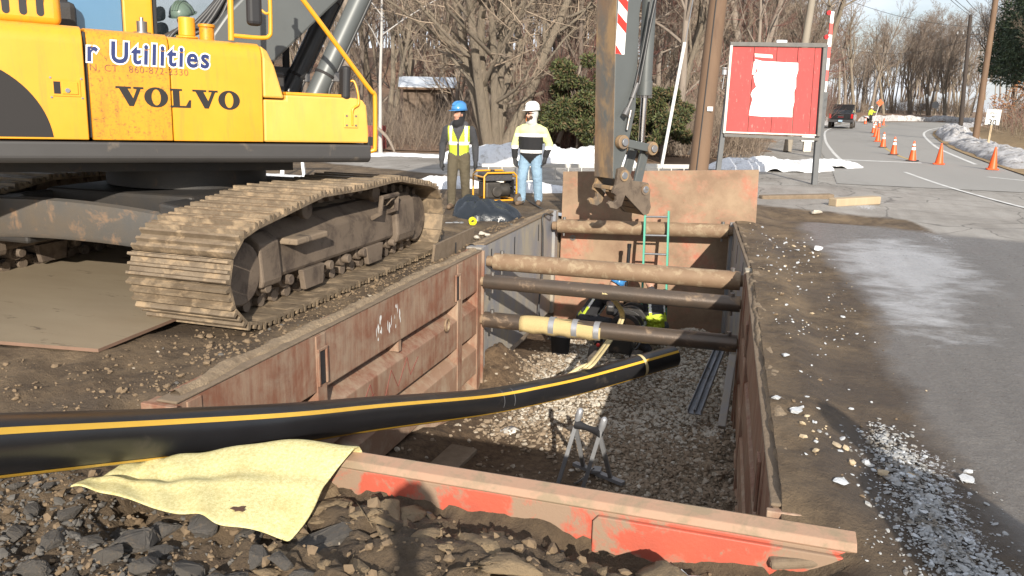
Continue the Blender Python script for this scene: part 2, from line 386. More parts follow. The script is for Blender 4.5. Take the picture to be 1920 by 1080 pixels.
# ================================================================ ground: one sheet with the trench cut out
TX0, TY0, TY1 = -3.52, 3.70, 13.60
def right_edge(y): return np.interp(y, [0, 3.78, 9.45, 13.6, 20], [.21, .21, -.07, -.44, -.44])
def axis(segs):
    o = []
    for a, b, s_ in segs: o.extend(np.arange(a, b-1e-6, s_).tolist())
    return np.array(o + [segs[-1][1]])
gx = axis([(-400, -120, 40), (-120, -40, 8), (-40, -16, 2), (-16, -9, .35), (-9, -4.2, .09), (-4.2, TX0, .034), (TX0, 0.0, .032), (0.0, 2.6, .03), (2.6, 6.2, .07), (6.2, 16, .5), (16, 60, 4), (60, 400, 34)])
gy = axis([(-60, -10, 10), (-10, .6, 1.06), (.6, 1.6, .10), (1.6, TY0, .025), (TY0, 6.0, .042), (6.0, TY1, .06), (TY1, 20, .10), (20, 40, .8), (40, 120, 5), (120, 500, 38)])
X, Y = np.meshgrid(gx, gy)
off = right_edge(Y)*np.clip(1-np.abs(X)/2.6, 0, 1)*(Y > -2)*(Y < 30)
X = X + off
def ground_parts(x, y):
    edge = right_edge(y)
    inlen = sstep(3.3, 3.8, y)*sstep(14.2, 13.6, y)
    dl = np.abs(x-TX0); dr = np.abs(x-edge)
    near = np.minimum(np.where(inlen > 0, np.minimum(dl, dr), 9), np.hypot(np.maximum(np.maximum(TX0-x, x-edge), 0), np.maximum(TY0-y, 0)))
    fore = sstep(3.70, 3.50, y)*sstep(.60, .28, x)*sstep(-3.6, -3.0, x)          # the dug-out strip before the end plate
    left = sstep(-3.4, -3.6, x)*sstep(16, 12, y)*sstep(-10, -8.5, x)
    return edge, near, fore, left
def inl(y): return sstep(3.6, 3.9, y)*sstep(13.8, 13.4, y)
def ground_z(x, y):
    x = np.asarray(x, float); y = np.asarray(y, float)
    edge, near, fore, left = ground_parts(x, y)
    far = sstep(30, 16, np.hypot(x, y))
    z = .05*(fbm(x*.45, y*.45, 3, 3)-.5)*far*sstep(18, 14.5, y)
    cl = fbm(x*2.6+3*fbm(x*1.3, y*1.3, 2, 50), y*3.0, 5, 11, .58); rd = 1-np.abs(2*fbm(x*4.2, y*5.5, 4, 21, .6)-1)
    z = z + fore*(-.13 - .10*np.exp(-((x+.45)/.55)**2 - ((y-3.45)/.22)**2) + (.30*(cl-.5) + .11*(rd-.75))*(1-.6*sstep(3.2, 3.45, y)) - .06*sstep(.13, .0, np.abs(2*fbm(x*3.1+9, y*3.6, 3, 23, .6)-1)) + .045*(fbm(x*18, y*18, 4, 77, .6)-.5))
    z = z + (1-fore)*sstep(3.8, 3.4, y)*(-.03 + .05*(cl-.5))*far
    mudn = fbm(x*3.5, y*3.5, 5, 31, .6)
    z = z + left*(.10*(mudn-.5) + .03*(fbm(x*14, y*14, 3, 33)-.5))*sstep(.02, .5, near)
    z = z + left*.13*sstep(.55, .10, near)*(fbm(x*3, y*3, 4, 35)-.22)
    rgt = sstep(0, .3, x-edge)*far
    z = z + rgt*(.022*(fbm(x*2.2, y*2.2, 4, 41)-.5) + .012*(fbm(x*12, y*12, 3, 43)-.5)*sstep(2.2, .8, x-edge))
    z = z - .06*fore*sstep(3.25, 3.45, y)
    trk = sstep(-5.15, -4.95, x)*sstep(-3.86, -3.98, x)*sstep(5.0, 5.4, y)*sstep(10.0, 9.6, y); z = z*(1-trk) - .035*trk
    z = z - .42*sstep(3.32, 3.50, y)*sstep(3.95, 3.80, y)*sstep(-2.20, -2.42, x)*sstep(-3.9, -3.6, x)
    lip = sstep(.55, .22, np.abs(x-edge))*inl(y); z = z*(1-lip*(x > -2)) + lip*(.062+.05*fbm(x*7, y*7, 3, 47))*(x > -2)
    # shoulder ditch where the old kerb timber lies
    z = z - .10*np.exp(-((y-15.2)/.5)**2)*sstep(-.1, .2, x)*sstep(2.4, 1.6, x)
    rise = np.maximum(0, -(x*RT0[0]+y*RT0[1]) + 3)*0
    return z + rise
Z = ground_z(X, Y)
ny, nx = X.shape
xc = gx; inx = (gx[:-1] >= TX0-1e-6) & (gx[1:] <= 0.0+1e-6); iny = (gy[:-1] >= TY0-1e-6) & (gy[1:] <= TY1+1e-6)
hole = iny[:, None] & inx[None, :]
idx = np.arange(ny*nx).reshape(ny, nx)
quads = np.stack([idx[:-1, :-1], idx[:-1, 1:], idx[1:, 1:], idx[1:, :-1]], -1)[~hole]
me = raw_mesh('ground', np.stack([X, Y, Z], -1).reshape(-1, 3), quads, 'ground')
edge, near, fore, left = ground_parts(X, Y)
camx = X*RT0[0]+Y*RT0[1]; camy = X*HD[0]+Y*HD[1]
asph = np.maximum(sstep(14.6, 17.0, Y + .35*(X-2)), sstep(3.6, 5.5, X)*sstep(2, 9, Y))
asph = np.maximum(asph, sstep(2.0, 3.4, X-(13.6-Y)*.12))
asph = asph*sstep(-30, -22, X) * (1-fore)
wood = sstep(26.5, 29, camy + .30*np.abs(camx+1) - 2.2*sstep(2, -6, camx))*sstep(8.5, 6.5, camx)
wood = np.maximum(wood, sstep(9.6, 11, X)*sstep(18, 40, Y+X))
asph = asph*(1-wood)
icep = np.clip(1.0*sstep(.55, 1.5, X-edge+.5*(fbm(X*.9, Y*.9, 4, 81)-.5))*sstep(16.2, 14.2, Y+.4*X)*sstep(5.2, 3.6, X-(13.6-Y)*.10), 0, 1)
icep = np.maximum(icep, .5*np.exp(-((X-1.2)/.8)**2-((Y-14.6)/.5)**2))
pale = np.clip(1.1*np.exp(-((X-1.75)/.95)**2-((Y-11.2)/2.2)**2) + .6*np.exp(-((X-1.45)/.5)**2-((Y-8.3)/1.1)**2) + .35*np.exp(-((X-2.2)/.7)**2-((Y-6.4)/1.6)**2), 0, 1)
frost = .55*np.exp(-((X-2.55-(Y-14)*-.10)/.34)**2-((Y-13.6)/1.9)**2) + .62*np.exp(-((X-1.9)/.5)**2-((Y-17.3)/1.1)**2)
frost = frost + .34*np.exp(-((X-edge-.55)/.35)**2)*sstep(5, 6.5, Y)*sstep(12.5, 11, Y)*vnoise(X*3, Y*3, 5)
frost = frost + .40*np.exp(-((X-edge-.12)/.10)**2)*sstep(4, 5, Y)*sstep(13.5, 12, Y)*vnoise(X*4, Y*2.5, 8)
frost = frost + .58*np.exp(-((X-1.03+(Y-4.9)*.02)/.20)**2)*sstep(5.6, 4.6, Y)*sstep(2.6, 3.2, Y)
frost = frost + .36*np.exp(-((X+3.75)/.16)**2)*sstep(4, 4.6, Y)*sstep(9.5, 8, Y)*vnoise(X*5, Y*3, 9)*1.3
wet = np.clip(fore*.9*fbm(X*1.5, Y*1.5, 3, 61) + .8*np.exp(-((X-1.0)/.7)**2-((Y-4.7)/1.0)**2) + .75*left*sstep(.40, .65, fbm(X*1.1, Y*1.1, 4, 66)) + .7*sstep(.0, .4, X-edge)*sstep(2.4, 1.2, X-edge)*sstep(3.0, 4.0, Y)*sstep(15, 13.5, Y)*sstep(.38, .6, fbm(X*1.4, Y*1.0, 4, 67)), 0, 1)
stony = np.clip(.55*left*vnoise(X*1.3, Y*1.3, 71) + .9*sstep(.5, .05, near)*(X > -1)*sstep(4, 6, Y) + .5*fore*sstep(-1.2, -2.2, X), 0, 1)
def vcol(me, name, r, g, b_):
    a = me.color_attributes.new(name, 'FLOAT_COLOR', 'POINT')
    a.data.foreach_set('color', np.stack([r, g, b_, np.ones_like(r)], -1).astype(np.float32).ravel())
vcol(me, 'ma', asph, icep, frost); vcol(me, 'mb', wood, wet, stony); vcol(me, 'mc', pale, pale, pale)
go = link('ground', me); go['kind'] = 'structure'; go['label'] = 'muddy ground and old asphalt around the open trench'

# ================================================================ trench floor
FLZ = -1.92
fx = np.arange(-3.6, .45, .045); fy = np.arange(3.5, 13.75, .05)
FX, FY = np.meshgrid(fx, fy)
def floor_z(x, y):
    z = FLZ + .10*(fbm(x*1.4, y*1.4, 4, 91)-.5) + .03*(fbm(x*9, y*9, 3, 95)-.5)
    z = z + .45*np.exp(-((x+3.4)/.42)**2-((y-10.1)/.55)**2)*(0.75+.6*fbm(x*6, y*6, 3, 96))       # slumped soil
    z = z + .30*sstep(-2.6, -3.4, x)*sstep(9.0, 7.0, y) + .22*sstep(-.75, -.2, x)*sstep(6, 8, y)*fbm(x*3, y*3, 3, 98)
    z = z + .30*np.exp(-((x+.9)/.5)**2-((y-12.7)/.5)**2)
    return z
def gravel_mask(x, y):
    g = sstep(7.9, 9.2, y + .5*(fbm(x*2, y*2, 3, 101)-.5) + .9*sstep(-2.2, -1.0, x)*1.2)
    return np.clip(g*sstep(-3.25, -2.7, x + .25*(fbm(x*3, y*3, 2, 103)-.5)*2) + .30*sstep(-1.9, -1.2, x)*sstep(4, 5, y), 0, 1)
def floor_material():
    m, t, b = new_mat('trench_soil'); vec = coords(t, True)
    A = t.nodes.new('ShaderNodeVertexColor'); A.layer_name = 'ma'; sa = t.nodes.new('ShaderNodeSeparateColor'); t.links.new(A.outputs['Color'], sa.inputs[0])
    n2 = noise(t, vec, 12, 8, .7); n3 = noise(t, vec, 45, 5, .75)
    soil = mixc(t, ramp(t, n2, .35, .65), (.066, .040, .022), (.17, .112, .064))
    gr = mixc(t, ramp(t, n3, .35, .65), (.10, .072, .045), (.27, .215, .15))
    c = mixc(t, sa.outputs[0], soil, gr)
    t.links.new(c, b.inputs['Base Color']); b.inputs['Roughness'].default_value = .9
    bump(t, b, math_(t, 'ADD', n2, math_(t, 'MULTIPLY', n3, .5)), 1.0, .05)
floor_material()
FZ = floor_z(FX, FY); n1_, n2_ = FX.shape; idx = np.arange(n1_*n2_).reshape(n1_, n2_)
me = raw_mesh('trench_floor', np.stack([FX, FY, FZ], -1).reshape(-1, 3), np.stack([idx[:-1, :-1], idx[:-1, 1:], idx[1:, 1:], idx[1:, :-1]], -1).reshape(-1, 4), 'trench_soil')
gm = gravel_mask(FX, FY); vcol(me, 'ma', gm, gm, gm)
fo = link('trench_floor', me); fo['kind'] = 'structure'; fo['label'] = 'soil and crushed stone floor of the trench'
# crushed stone
pm('stone_pale', (.40, .35, .28), (.28, .235, .18), .8, 20, .85, world=True)
pm('stone_cream', (.52, .48, .41), (.40, .36, .30), .8, 20, .85, world=True)
pm('stone_brown', (.20, .15, .10), (.27, .21, .15), .8, 20, .9, world=True)
n = 33000
px_ = rng.uniform(-3.4, .15, n); py_ = rng.uniform(4.6, 13.4, n)
keep = rng.random(n) < gravel_mask(px_, py_)*.95 + .03
px_, py_ = px_[keep], py_[keep]; n = len(px_)
sz = np.clip(rng.lognormal(math.log(.042), .35, n), .02, .10)
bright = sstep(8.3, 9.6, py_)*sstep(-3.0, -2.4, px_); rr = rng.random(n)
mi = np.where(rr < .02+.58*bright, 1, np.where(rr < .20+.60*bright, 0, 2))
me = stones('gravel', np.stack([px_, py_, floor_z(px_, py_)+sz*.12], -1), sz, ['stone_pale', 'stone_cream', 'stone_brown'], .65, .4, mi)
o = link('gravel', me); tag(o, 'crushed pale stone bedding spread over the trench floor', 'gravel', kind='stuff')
# earth wall of the cut below the end plate and beside the shields
mb = MB()
mb.bb(-4.1, -3.72, 3.4, 13.9, -2.6, -.12); mb.bb(.55, 1.0, 3.4, 13.9, -2.6, -.12); mb.bb(-4.1, 1.0, 3.0, 3.48, -2.6, -.62)
mb.bb(-4.1, 1.0, 13.72, 14.1, -2.6, -.12); mb.build('earth_cut', 'mud_cake', kind='structure', label='cut earth sides of the trench behind the steel shields')

# ================================================================ trench shields
def shield_panel(L, top, bands, bottom, thick, ribs, slots, mats):
    """wall panel: inner face on x=0 looking to +x, running along +y from 0 to L"""
    rec = .10; prof = [(0, top-.02), (0, 0)]
    pts = [(-.0, top), (0, bands[0][1])]
    prof = [(-thick, bottom), (-thick, top), (0, top)]
    for (zt, zb, zn) in bands:                          # band bottom, end of the undercut, ledge foot
        prof += [(0, zt), (-rec, zt-.015), (-rec, zb), (0, zn)]
    prof += [(0, bottom)]
    cuts = [0.0] + sorted(ribs) + [L]
    return prof
def red_panel(parent, mats):
    L = RL; top = .03; bottom = -2.0; rec = .16; th = .22
    bands = [(.03, -.47), (-.68, -1.03), (-1.24, -1.58), (-1.80, -2.0)]
    for y in (3.3,):
        mb = MB(); mb.bb(-rec-.01, -.02, y-.03, y+.03, -.60, -.46); mb.build('gusset', mats, parent)
    for (zt, zb) in bands:                              # the four boxed courses, upper edge chamfered into a ledge
        mb = MB(); poly = [(-th, zb), (0, zb), (0, zt), (-rec+.01, zt+.09 if zt < 0 else zt), (-th, zt+.09 if zt < 0 else zt)]
        if zt > 0: poly = [(-th, zb), (0, zb), (0, zt), (-th, zt)]
        mb.prism(poly, .02, L-.02, 'y'); mb.build('course', mats if zt > -1 else 'red_dusty', parent, bevel=.008)
    mb = MB(); mb.bb(-th+.002, -rec, .02, L-.02, -1.99, .02); mb.build('skin', mats, parent)
    for y in (.20, 1.75, L-.80, L-.12):            # upright stiffeners
        mb = MB(); wd = .15 if y > .5 and y < L-.5 else .14
        mb.bb(-rec-.01, .010, y-wd/2, y+wd/2, -1.985, .015); mb.build('stiffener', mats, parent, bevel=.006)
    for y in (0.0, L):
        mb = MB(); mb.bb(-th-.004, .03, y-.02, y+.02, -2.0, .035); mb.build('end_flange', mats, parent, bevel=.006)
    mb = MB(); mb.bb(-.15, .012, .03, L-.03, .033, .052); mb.build('top_rim', 'mud_cake', parent, bevel=.01)
    for y in (1.75, L-.9):                              # pocket for a spreader pin
        mb = MB(); z0, z1 = -.42, -.12
        mb.bb(.012, .03, y-.075, y-.05, z0, z1); mb.bb(.012, .03, y+.05, y+.075, z0, z1); mb.bb(.012, .03, y-.075, y+.075, z1, z1+.025)
        mb.build('pin_pocket', mats, parent, bevel=.004)
        mb = MB(); mb.bb(.0125, .0145, y-.05, y+.05, z0, z1); mb.build('pocket_hole', 'black_rubber', parent)
RL = 5.72
sh = thing('trench_shield', 'rust red steel trench shield with boxed wall panels near the camera', 'trench shield', (0, 0, 0))
lp = bpy.data.objects.new('left_wall', None); COL.objects.link(lp); lp.parent = sh; lp.location = (-3.42, 3.82, 0)
red_panel(lp, 'red_steel')
rp = bpy.data.objects.new('right_wall', None); COL.objects.link(rp); rp.parent = sh; rp.location = (-.13, 9.46, 0); rp.rotation_euler = (0, 0, math.pi+.0525)
for ch in list(lp.children): dup(ch, rp)
for o in rp.children:
    pass
# shackle, wedged stones and chalk marks on the left wall
mb = MB(); c = np.array([-3.36, 8.2, -.60])
mb.tube([c+np.array([0, .06*math.cos(a), .07*math.sin(a)]) for a in np.linspace(0, 2*math.pi, 15)], .014, 8); mb.build('shackle', 'pipe_rust', lp).matrix_parent_inverse = Matrix.Translation((3.42, -3.82, 0))
def paint_smear(name, y0, y1, z0, z1, n, mat):
    mb = MB()
    for i in range(n):
        y = random.uniform(y0, y1); z = random.uniform(z0, z1); w_ = random.uniform(.006, .022); h = random.uniform(.02, .075)
        k = 7; ring_ = [(.0022+i*.00004, y+w_*math.cos(a)*random.uniform(.5, 1.1), z+h*math.sin(a)*random.uniform(.5, 1.1)) for a in np.linspace(0, 2*math.pi, k, endpoint=False)]
        mb.add(ring_, [tuple(range(k))])
    o = mb.build(name, mat, lp); o['kind'] = 'stuff'; return o
paint_smear('paint_mark', 2.72, 2.92, -.36, -.12, 7, 'white_paint'); paint_smear('paint_mark', 2.98, 3.34, -.30, -.08, 10, 'white_paint')
pm('red_chalk', (.17, .05, .038), None, rough=.8)
mb = MB()
for a, b_ in [((2.35, -.98), (2.6, -.72)), ((2.6, -.72), (2.72, -1.0)), ((2.48, -.88), (2.68, -.84)), ((2.9, -.98), (3.05, -.72)), ((3.05, -.72), (3.2, -.95)), ((3.2, -.95), (3.42, -.70)), ((3.42, -.70), (3.5, -.92)), ((3.5, -.92), (3.7, -.78))]:
    mb.bar((.0018, *a), (.0018, *b_), .002, .011, (1, 0, 0))
mb.build('scrawl', 'red_chalk', lp)['kind'] = 'stuff'

# spreader pipes between the walls
def spreader(parent, p, q, r, mat, label=None, name='spreader_pipe'):
    p = np.array(p, float); q = np.array(q, float); d = (q-p)/np.linalg.norm(q-p)
    e = bpy.data.objects.new(name, None); COL.objects.link(e); e.parent = parent; e['label'] = label
    mb = MB(); k = 14; path = [p+(q-p)*i/k for i in range(k+1)]; mb.tube(path, r, 20); mb.build('barrel', mat, e, smooth=40)
    for (c, s_) in ((p, 1), (q, -1)):
        mb = MB(); mb.cyl(c-d*s_*.10, c+d*s_*.06, r*.62, n=12); mb.build('stub', 'pipe_rust', e, smooth=40)
        c2 = c+d*s_*.10; mb = MB(); mb.cyl(c2+np.array([0, 0, r-.01]), c2+np.array([0, 0, r+.035]), .03, n=8); mb.build('pin', 'bolt_steel', e, smooth=40); mb = MB(); mb.cyl(c2-np.array([0, 0, r+.05]), c2-np.array([0, 0, r-.01]), .018, n=8); mb.build('pin', 'bolt_steel', e, smooth=40)
    return e
spreader(sh, (-3.36, 9.5, -.36), (-.17, 9.5, -.355), .095, 'pipe_dark', 'dark spreader pipe of the red shield, the upper of two')
s3 = spreader(sh, (-3.36, 9.5, -.87), (-.17, 9.5, -.84), .104, 'pipe_dark', 'dark lower spreader pipe with a taped pad round it')
pm('pad_yellow', (.50, .40, .20), (.40, .30, .14), .8, 60, .95, bmp=.6, bscale=160)
pm('duct_tape', (.42, .43, .45), (.3, .31, .33), .6, 20, .35, .5)
mb = MB(); rows = []
for i in range(17):
    x = -2.86+ i*.066
    span = 1.0 if i > 4 else .35+.13*i
    rows.append([(x, 9.5-.1065*math.sin(a)*(1.02 if k < 8 else 1.10), -.862+.1065*math.cos(a)-(.03 if k == 9 else 0)+.012*math.sin(i*1.7)*(k == 9)) for k, a in enumerate(np.linspace(-.9+ (1-span)*1.8, 2.3, 10))])
mb.grid(rows); o = mb.build('pad', 'pad_yellow', s3, smooth=60); sm = o.modifiers.new('solid', 'SOLIDIFY'); sm.thickness = .008
for x in (-2.44, -2.14, -1.86):
    mb = MB(); mb.ring((x-.035, 9.5, -.866), (x+.035, 9.5, -.866), .122, .10, 24); mb.build('tape_band', 'duct_tape', s3, smooth=40)

# blue shield at the far end
bs = thing('trench_shield', 'muddy blue steel trench shield at the far end of the trench', 'trench shield', (0, 0, 0))
def blue_panel(parent, L):
    mb = MB(); mb.bb(-.14, 0, 0, L, -1.75, .04); mb.build('sheet', 'blue_steel', parent, bevel=.01)
    for y in (.10, L-.10):
        mb = MB(); mb.bb(-.16, .05, y-.10, y+.10, -1.78, .06); mb.build('end_post', 'blue_steel', parent, bevel=.01)
    mb = MB(); mb.bb(-.15, .015, .2, L-.2, .042, .075); mb.build('top_rim', 'mud_cake', parent, bevel=.012)
    for y in (.55, 1.6, 2.9):
        mb = MB(); mb.bb(.001, .004, y-.018, y+.018, -.32, -.05); mb.build('slot', 'black_rubber', parent)
bl = bpy.data.objects.new('left_wall', None); COL.objects.link(bl); bl.parent = bs; bl.location = (-3.50, 9.58, 0)
blue_panel(bl, 4.0)
br = bpy.data.objects.new('right_wall', None); COL.objects.link(br); br.parent = bs; br.location = (-.47, 13.45, 0); br.rotation_euler = (0, 0, math.pi+.094)
for ch in list(bl.children): dup(ch, br)
spreader(bs, (-3.38, 9.93, -.18), (-.20, 9.93, -.165), .118, 'pipe_rust', 'thick mud-caked brown spreader pipe, topmost of the three')
spreader(bs, (-3.36, 13.25, -.17), (-.52, 13.25, -.07), .12, 'pipe_rust', 'brown spreader pipe against the rusty back plate')
# dangling leg of the blue shield, low on its near right corner
mb = MB(); mb.bar((-.20, 9.35, -.95), (-.24, 8.75, -1.62), .10, .09, (1, 0, 0)); mb.build('leg_post', 'blue_steel', bs, bevel=.01)

# rusty plate standing across the far end
bp_ = thing('steel_plate', 'tall rusty steel plate standing across the far end of the trench', 'steel plate', (0, 0, 0))
mb = MB(); P = [(-3.40, .73), (-.14, .91), (-.08, -1.0), (-3.40, -1.0)]
mb.add([(x, 13.60, z) for x, z in P]+[(x, 13.64, z) for x, z in P], [(0, 1, 2, 3), (7, 6, 5, 4), (0, 4, 5, 1), (1, 5, 6, 2), (2, 6, 7, 3), (3, 7, 4, 0)])
mb.build('plate', 'back_plate', bp_, bevel=.008)
mb = MB(); mb.bb(-3.46, -.42, 13.5, 13.58, -2.0, -.9); mb.build('lower_plate', 'back_plate', bp_, bevel=.008)
mb = MB(); mb.ring((-3.18, 13.585, -.42), (-3.18, 13.598, -.42), .05, .02, 12); mb.build('eye', 'bolt_steel', bp_)
# orange end plate at the near end
ep = thing('end_plate', 'orange red painted steel end plate lying along the near edge of the trench', 'steel plate', (0, 0, 0))
mb = MB()
mb.prism([(3.70, -.75), (3.70, -.02), (3.715, .02), (3.80, .035), (3.83, .02), (3.83, -.75)], -2.18, .58, 'x'); mb.build('beam', 'orange_red', ep, bevel=.008)
mb = MB(); mb.prism([(3.69, .0), (3.715, .03), (3.80, .045), (3.835, .03), (3.835, .012), (3.80, .022), (3.72, .012), (3.70, -.015)], -2.18, .585, 'x'); mb.build('top_flange', 'orange_worn', ep, bevel=.004)
mb = MB(); mb.prism([(-.63, -.55), (-.63, -.06), (-.605, -.03), (.57, -.03), (.57, -.55)], 3.672, 3.70, 'y'); mb.build('face_plate', 'orange_red', ep, bevel=.006)
ep.rotation_euler = (0, 0, .012); ep.location = (0, -.115, -.025)
# small plate leaning along the left edge beyond the red wall
mb = MB(); mb.box((-3.72, 9.3, .08), (.03, 1.45, .34), rotz(.03) @ roty(.12)); mb.bb(-3.695, -3.69, 9.28, 9.32, .0, .16, 1)
tag(mb.build('steel_plate', ['mud_cake', 'black_rubber'], bevel=.005), 'low mud-covered steel plate propped along the left edge of the trench', 'steel plate')
# road plate left of the near track
pm('road_plate', (.30, .245, .17), (.235, .185, .125), .8, 2.2, .55, .15, dirt=(.10, .075, .05), dirt_at=(.60, .68), dirt_scale=3.0, world=True, bmp=.12, bscale=12, stretch=(.6, 2.2, 1))
pm('plate_edge', (.22, .13, .09), (.14, .09, .06), .6, 5, .7)
rpz = thing('road_plate', 'large mud-smeared steel road plate lying left of the near track', 'steel plate', (0, 0, 0))
mb = MB(); P = [(-4.66, 4.50), (-8.4, 3.98), (-8.7, 8.3), (-4.95, 8.6)]
mb.add([(x, y, .035) for x, y in P]+[(x, y, .062) for x, y in P], [(3, 2, 1, 0), (4, 5, 6, 7)], 0)
mb.add([(x, y, .035) for x, y in P]+[(x, y, .062) for x, y in P], [(0, 1, 5, 4), (1, 2, 6, 5), (2, 3, 7, 6), (3, 0, 4, 7)], 1)
mb.build('plate', ['road_plate', 'plate_edge'], rpz)

# mud caked along the tops of the walls
pm('mud_pale', (.34, .255, .165), (.21, .155, .10), .7, 8, .95, dirt=(.17, .12, .075), dirt_at=(.52, .66), dirt_scale=5, bmp=1.0, bscale=30, bdist=.03, world=True)
def mud_crust(name, y0, y1, xf, side, seed, parent, lab=None):
    mb = MB(); rows = []; n_ = int((y1-y0)/.035)
    for i in range(n_+1):
        y = y0+(y1-y0)*i/n_; xin = xf(y)+side*(-.012+.11*float(fbm(y*2.6, seed, 4, seed, .65))**1.5); w_ = .05+.15*float(fbm(y*1.3+5, seed, 4, seed+1, .6)); row = []
        for k, t in enumerate(np.linspace(0, 1, 9)):
            x = xin+side*w_*t; z = .05+.05*math.sin(math.pi*t)**.8*float(fbm(y*4, t*2+seed, 4, seed+2, .65))+.012*float(vnoise(y*22, t*9, seed)); row.append((x, y, z-(.035 if t in (0, 1) else 0)))
        rows.append(row)
    mb.grid(rows); o = mb.build(name, 'mud_pale', parent, smooth=70); o['kind'] = 'stuff'; return o
mud_crust('mud_crust', 3.95, 9.45, lambda y: -3.43, -1, 611, sh); mud_crust('mud_crust', 9.7, 13.4, lambda y: -3.50, -1, 613, bs)
mud_crust('mud_crust', 4.0, 9.4, lambda y: .16-.0525*(y-3.9), 1, 617, sh); mud_crust('mud_crust', 9.55, 13.4, lambda y: -.11-.094*(y-9.55), 1, 619, bs)
# ================================================================ excavator
def dirty_yellow(name, c, c2, dirt, at, sc, extra=None, coat=.15):
    m, t, b = new_mat(name); vec = coords(t, False, rnd=False)
    col = mixc(t, ramp(t, noise(t, vec, 2.5, 5), .3, .7), c, c2)
    st = coords(t, False, (7, 7, .8), rnd=False)
    col = mixc(t, math_(t, 'MULTIPLY', ramp(t, noise(t, st, 2.0, 6, .7), .50, .74), .42), col, dirt)
    if extra:
        f = ramp(t, noise(t, vec, sc, 6, .8, .6), at[0], at[1]); col = mixc(t, math_(t, 'MULTIPLY', f, extra), col, dirt)
    t.links.new(col, b.inputs['Base Color']); b.inputs['Roughness'].default_value = .42; b.inputs['Coat Weight'].default_value = coat; b.inputs['Coat Roughness'].default_value = .25
    bump(t, b, noise(t, vec, 1.6, 3), .06, .05)
dirty_yellow('yellow_paint', (.68, .315, .018), (.63, .28, .014), (.28, .17, .05), (.6, .7), 20)
dirty_yellow('yellow_dirty', (.62, .275, .014), (.56, .235, .012), (.13, .085, .03), (.53, .64), 30, .85, .05)
dirty_yellow('yellow_pale', (.70, .40, .085), (.66, .36, .06), (.40, .27, .1), (.6, .7), 20, .2, .05)
pm('yellow_rail', (.68, .33, .02), (.62, .29, .015), .6, 6, .35, coat=.3)
pm('dark_grey_paint', (.052, .050, .050), (.040, .038, .037), .7, 3, .5, dirt=(.18, .14, .10), dirt_at=(.58, .75), dirt_scale=3)
pm('decal_grey', (.026, .024, .024), None, rough=.7, spec=.25)
pm('boom_grey', (.105, .115, .115), (.085, .092, .092), .7, 2, .42, .1, dirt=(.16, .13, .10), dirt_at=(.62, .8), dirt_scale=4)
pm('cyl_shaded', (.03, .032, .034), (.05, .05, .05), .6, 4, .38, .2)  # far boom cylinder: its shade is put into the colour
pm('hose', (.022, .022, .024), (.05, .05, .05), .5, 8, .45)
pm('chrome', (.55, .56, .58), None, rough=.12, metal=1.0)
pm('arm_worn', (.11, .115, .11), (.20, .12, .065), .35, 2.2, .62, .1, dirt=(.29, .19, .10), dirt_at=(.44, .60), dirt_scale=3.5, bmp=.4, bscale=45, stretch=(1, 1, .45))
pm('track_mud', (.26, .20, .14), (.17, .125, .085), .6, 5, .85, .0, dirt=(.075, .058, .045), dirt_at=(.52, .66), dirt_scale=6, bmp=.6, bscale=35)
pm('track_steel', (.25, .195, .135), (.135, .10, .067), .5, 7, .5, .3, dirt=(.35, .26, .165), dirt_at=(.50, .64), dirt_scale=4.5, bmp=.4, bscale=40)
pm('undercarriage', (.18, .137, .10), (.095, .072, .053), .7, 3.5, .75, .1, dirt=(.06, .043, .033), dirt_at=(.50, .66), dirt_scale=3.5, bmp=.5, bscale=28)
pm('dark_frame', (.020, .021, .023), (.040, .033, .026), .5, 3, .6, dirt=(.09, .06, .04), dirt_at=(.60, .76), dirt_scale=5, bmp=.3, bscale=25)
pm('beam_grey', (.075, .078, .080), (.12, .095, .07), .5, 2.5, .6, .1, dirt=(.24, .15, .09), dirt_at=(.54, .68), dirt_scale=3.5, bmp=.3, bscale=25)
pm('decal_blue', (.012, .022, .10), (.016, .03, .13), .6, 3, .5)
pm('decal_white', (.78, .76, .70), None, rough=.5, speck=((.45, .30, .06), 60, .66))
pm('decal_text', (.20, .08, .05), None, rough=.6)
pm('refl_red', (.62, .035, .025), None, rough=.4); pm('refl_white', (.82, .82, .80), None, rough=.4)
def glass_mat(name, tint, rough=.03, alpha=.35):
    m, t, b = new_mat(name)
    b.inputs['Base Color'].default_value = (*tint, 1); b.inputs['Roughness'].default_value = rough; b.inputs['Transmission Weight'].default_value = 0.0
    b.inputs['Alpha'].default_value = alpha; b.inputs['Specular IOR Level'].default_value = .9
    return m
glass_mat('cab_glass', (.03, .045, .055), .03, .16)
glass_mat('cab_glass_blue', (.10, .22, .36), .05, .85)

EXC = np.array([-6.12, 7.35, 0.0]); EPHI = RAD(38); EPITCH = RAD(-1.4)
ex = thing('excavator', 'yellow and grey crawler excavator parked along the left side of the trench', 'excavator', EXC)
MU = rotz(-EPHI) @ rotx(EPITCH)
def U(mb):                                              # upper structure: x right, y forward, slewed over the tracks
    mb.v = [tuple(MU @ np.array(p)) for p in mb.v]; return mb
def up(mb, name, mats, parent=ex, **kw): return U(mb).build(name, mats, parent, **kw)
# ---- deck
mb = MB(); mb.prism([(-1.5, 1.345), (-1.46, 1.305), (1.47, 1.30), (1.515, 1.345), (1.515, 1.485), (-1.5, 1.485)], -2.7, 1.50, 'y'); up(mb, 'deck_skirt', 'dark_grey_paint', bevel=.02)
mb = MB(); mb.bb(-1.1, .95, -2.3, .85, 1.18, 1.302); up(mb, 'deck_frame', 'dark_frame')
mb = MB(); mb.cyl((0, 0, .98), (0, 0, 1.18), .82, n=40); up(mb, 'slew_ring', 'dark_frame', smooth=40)
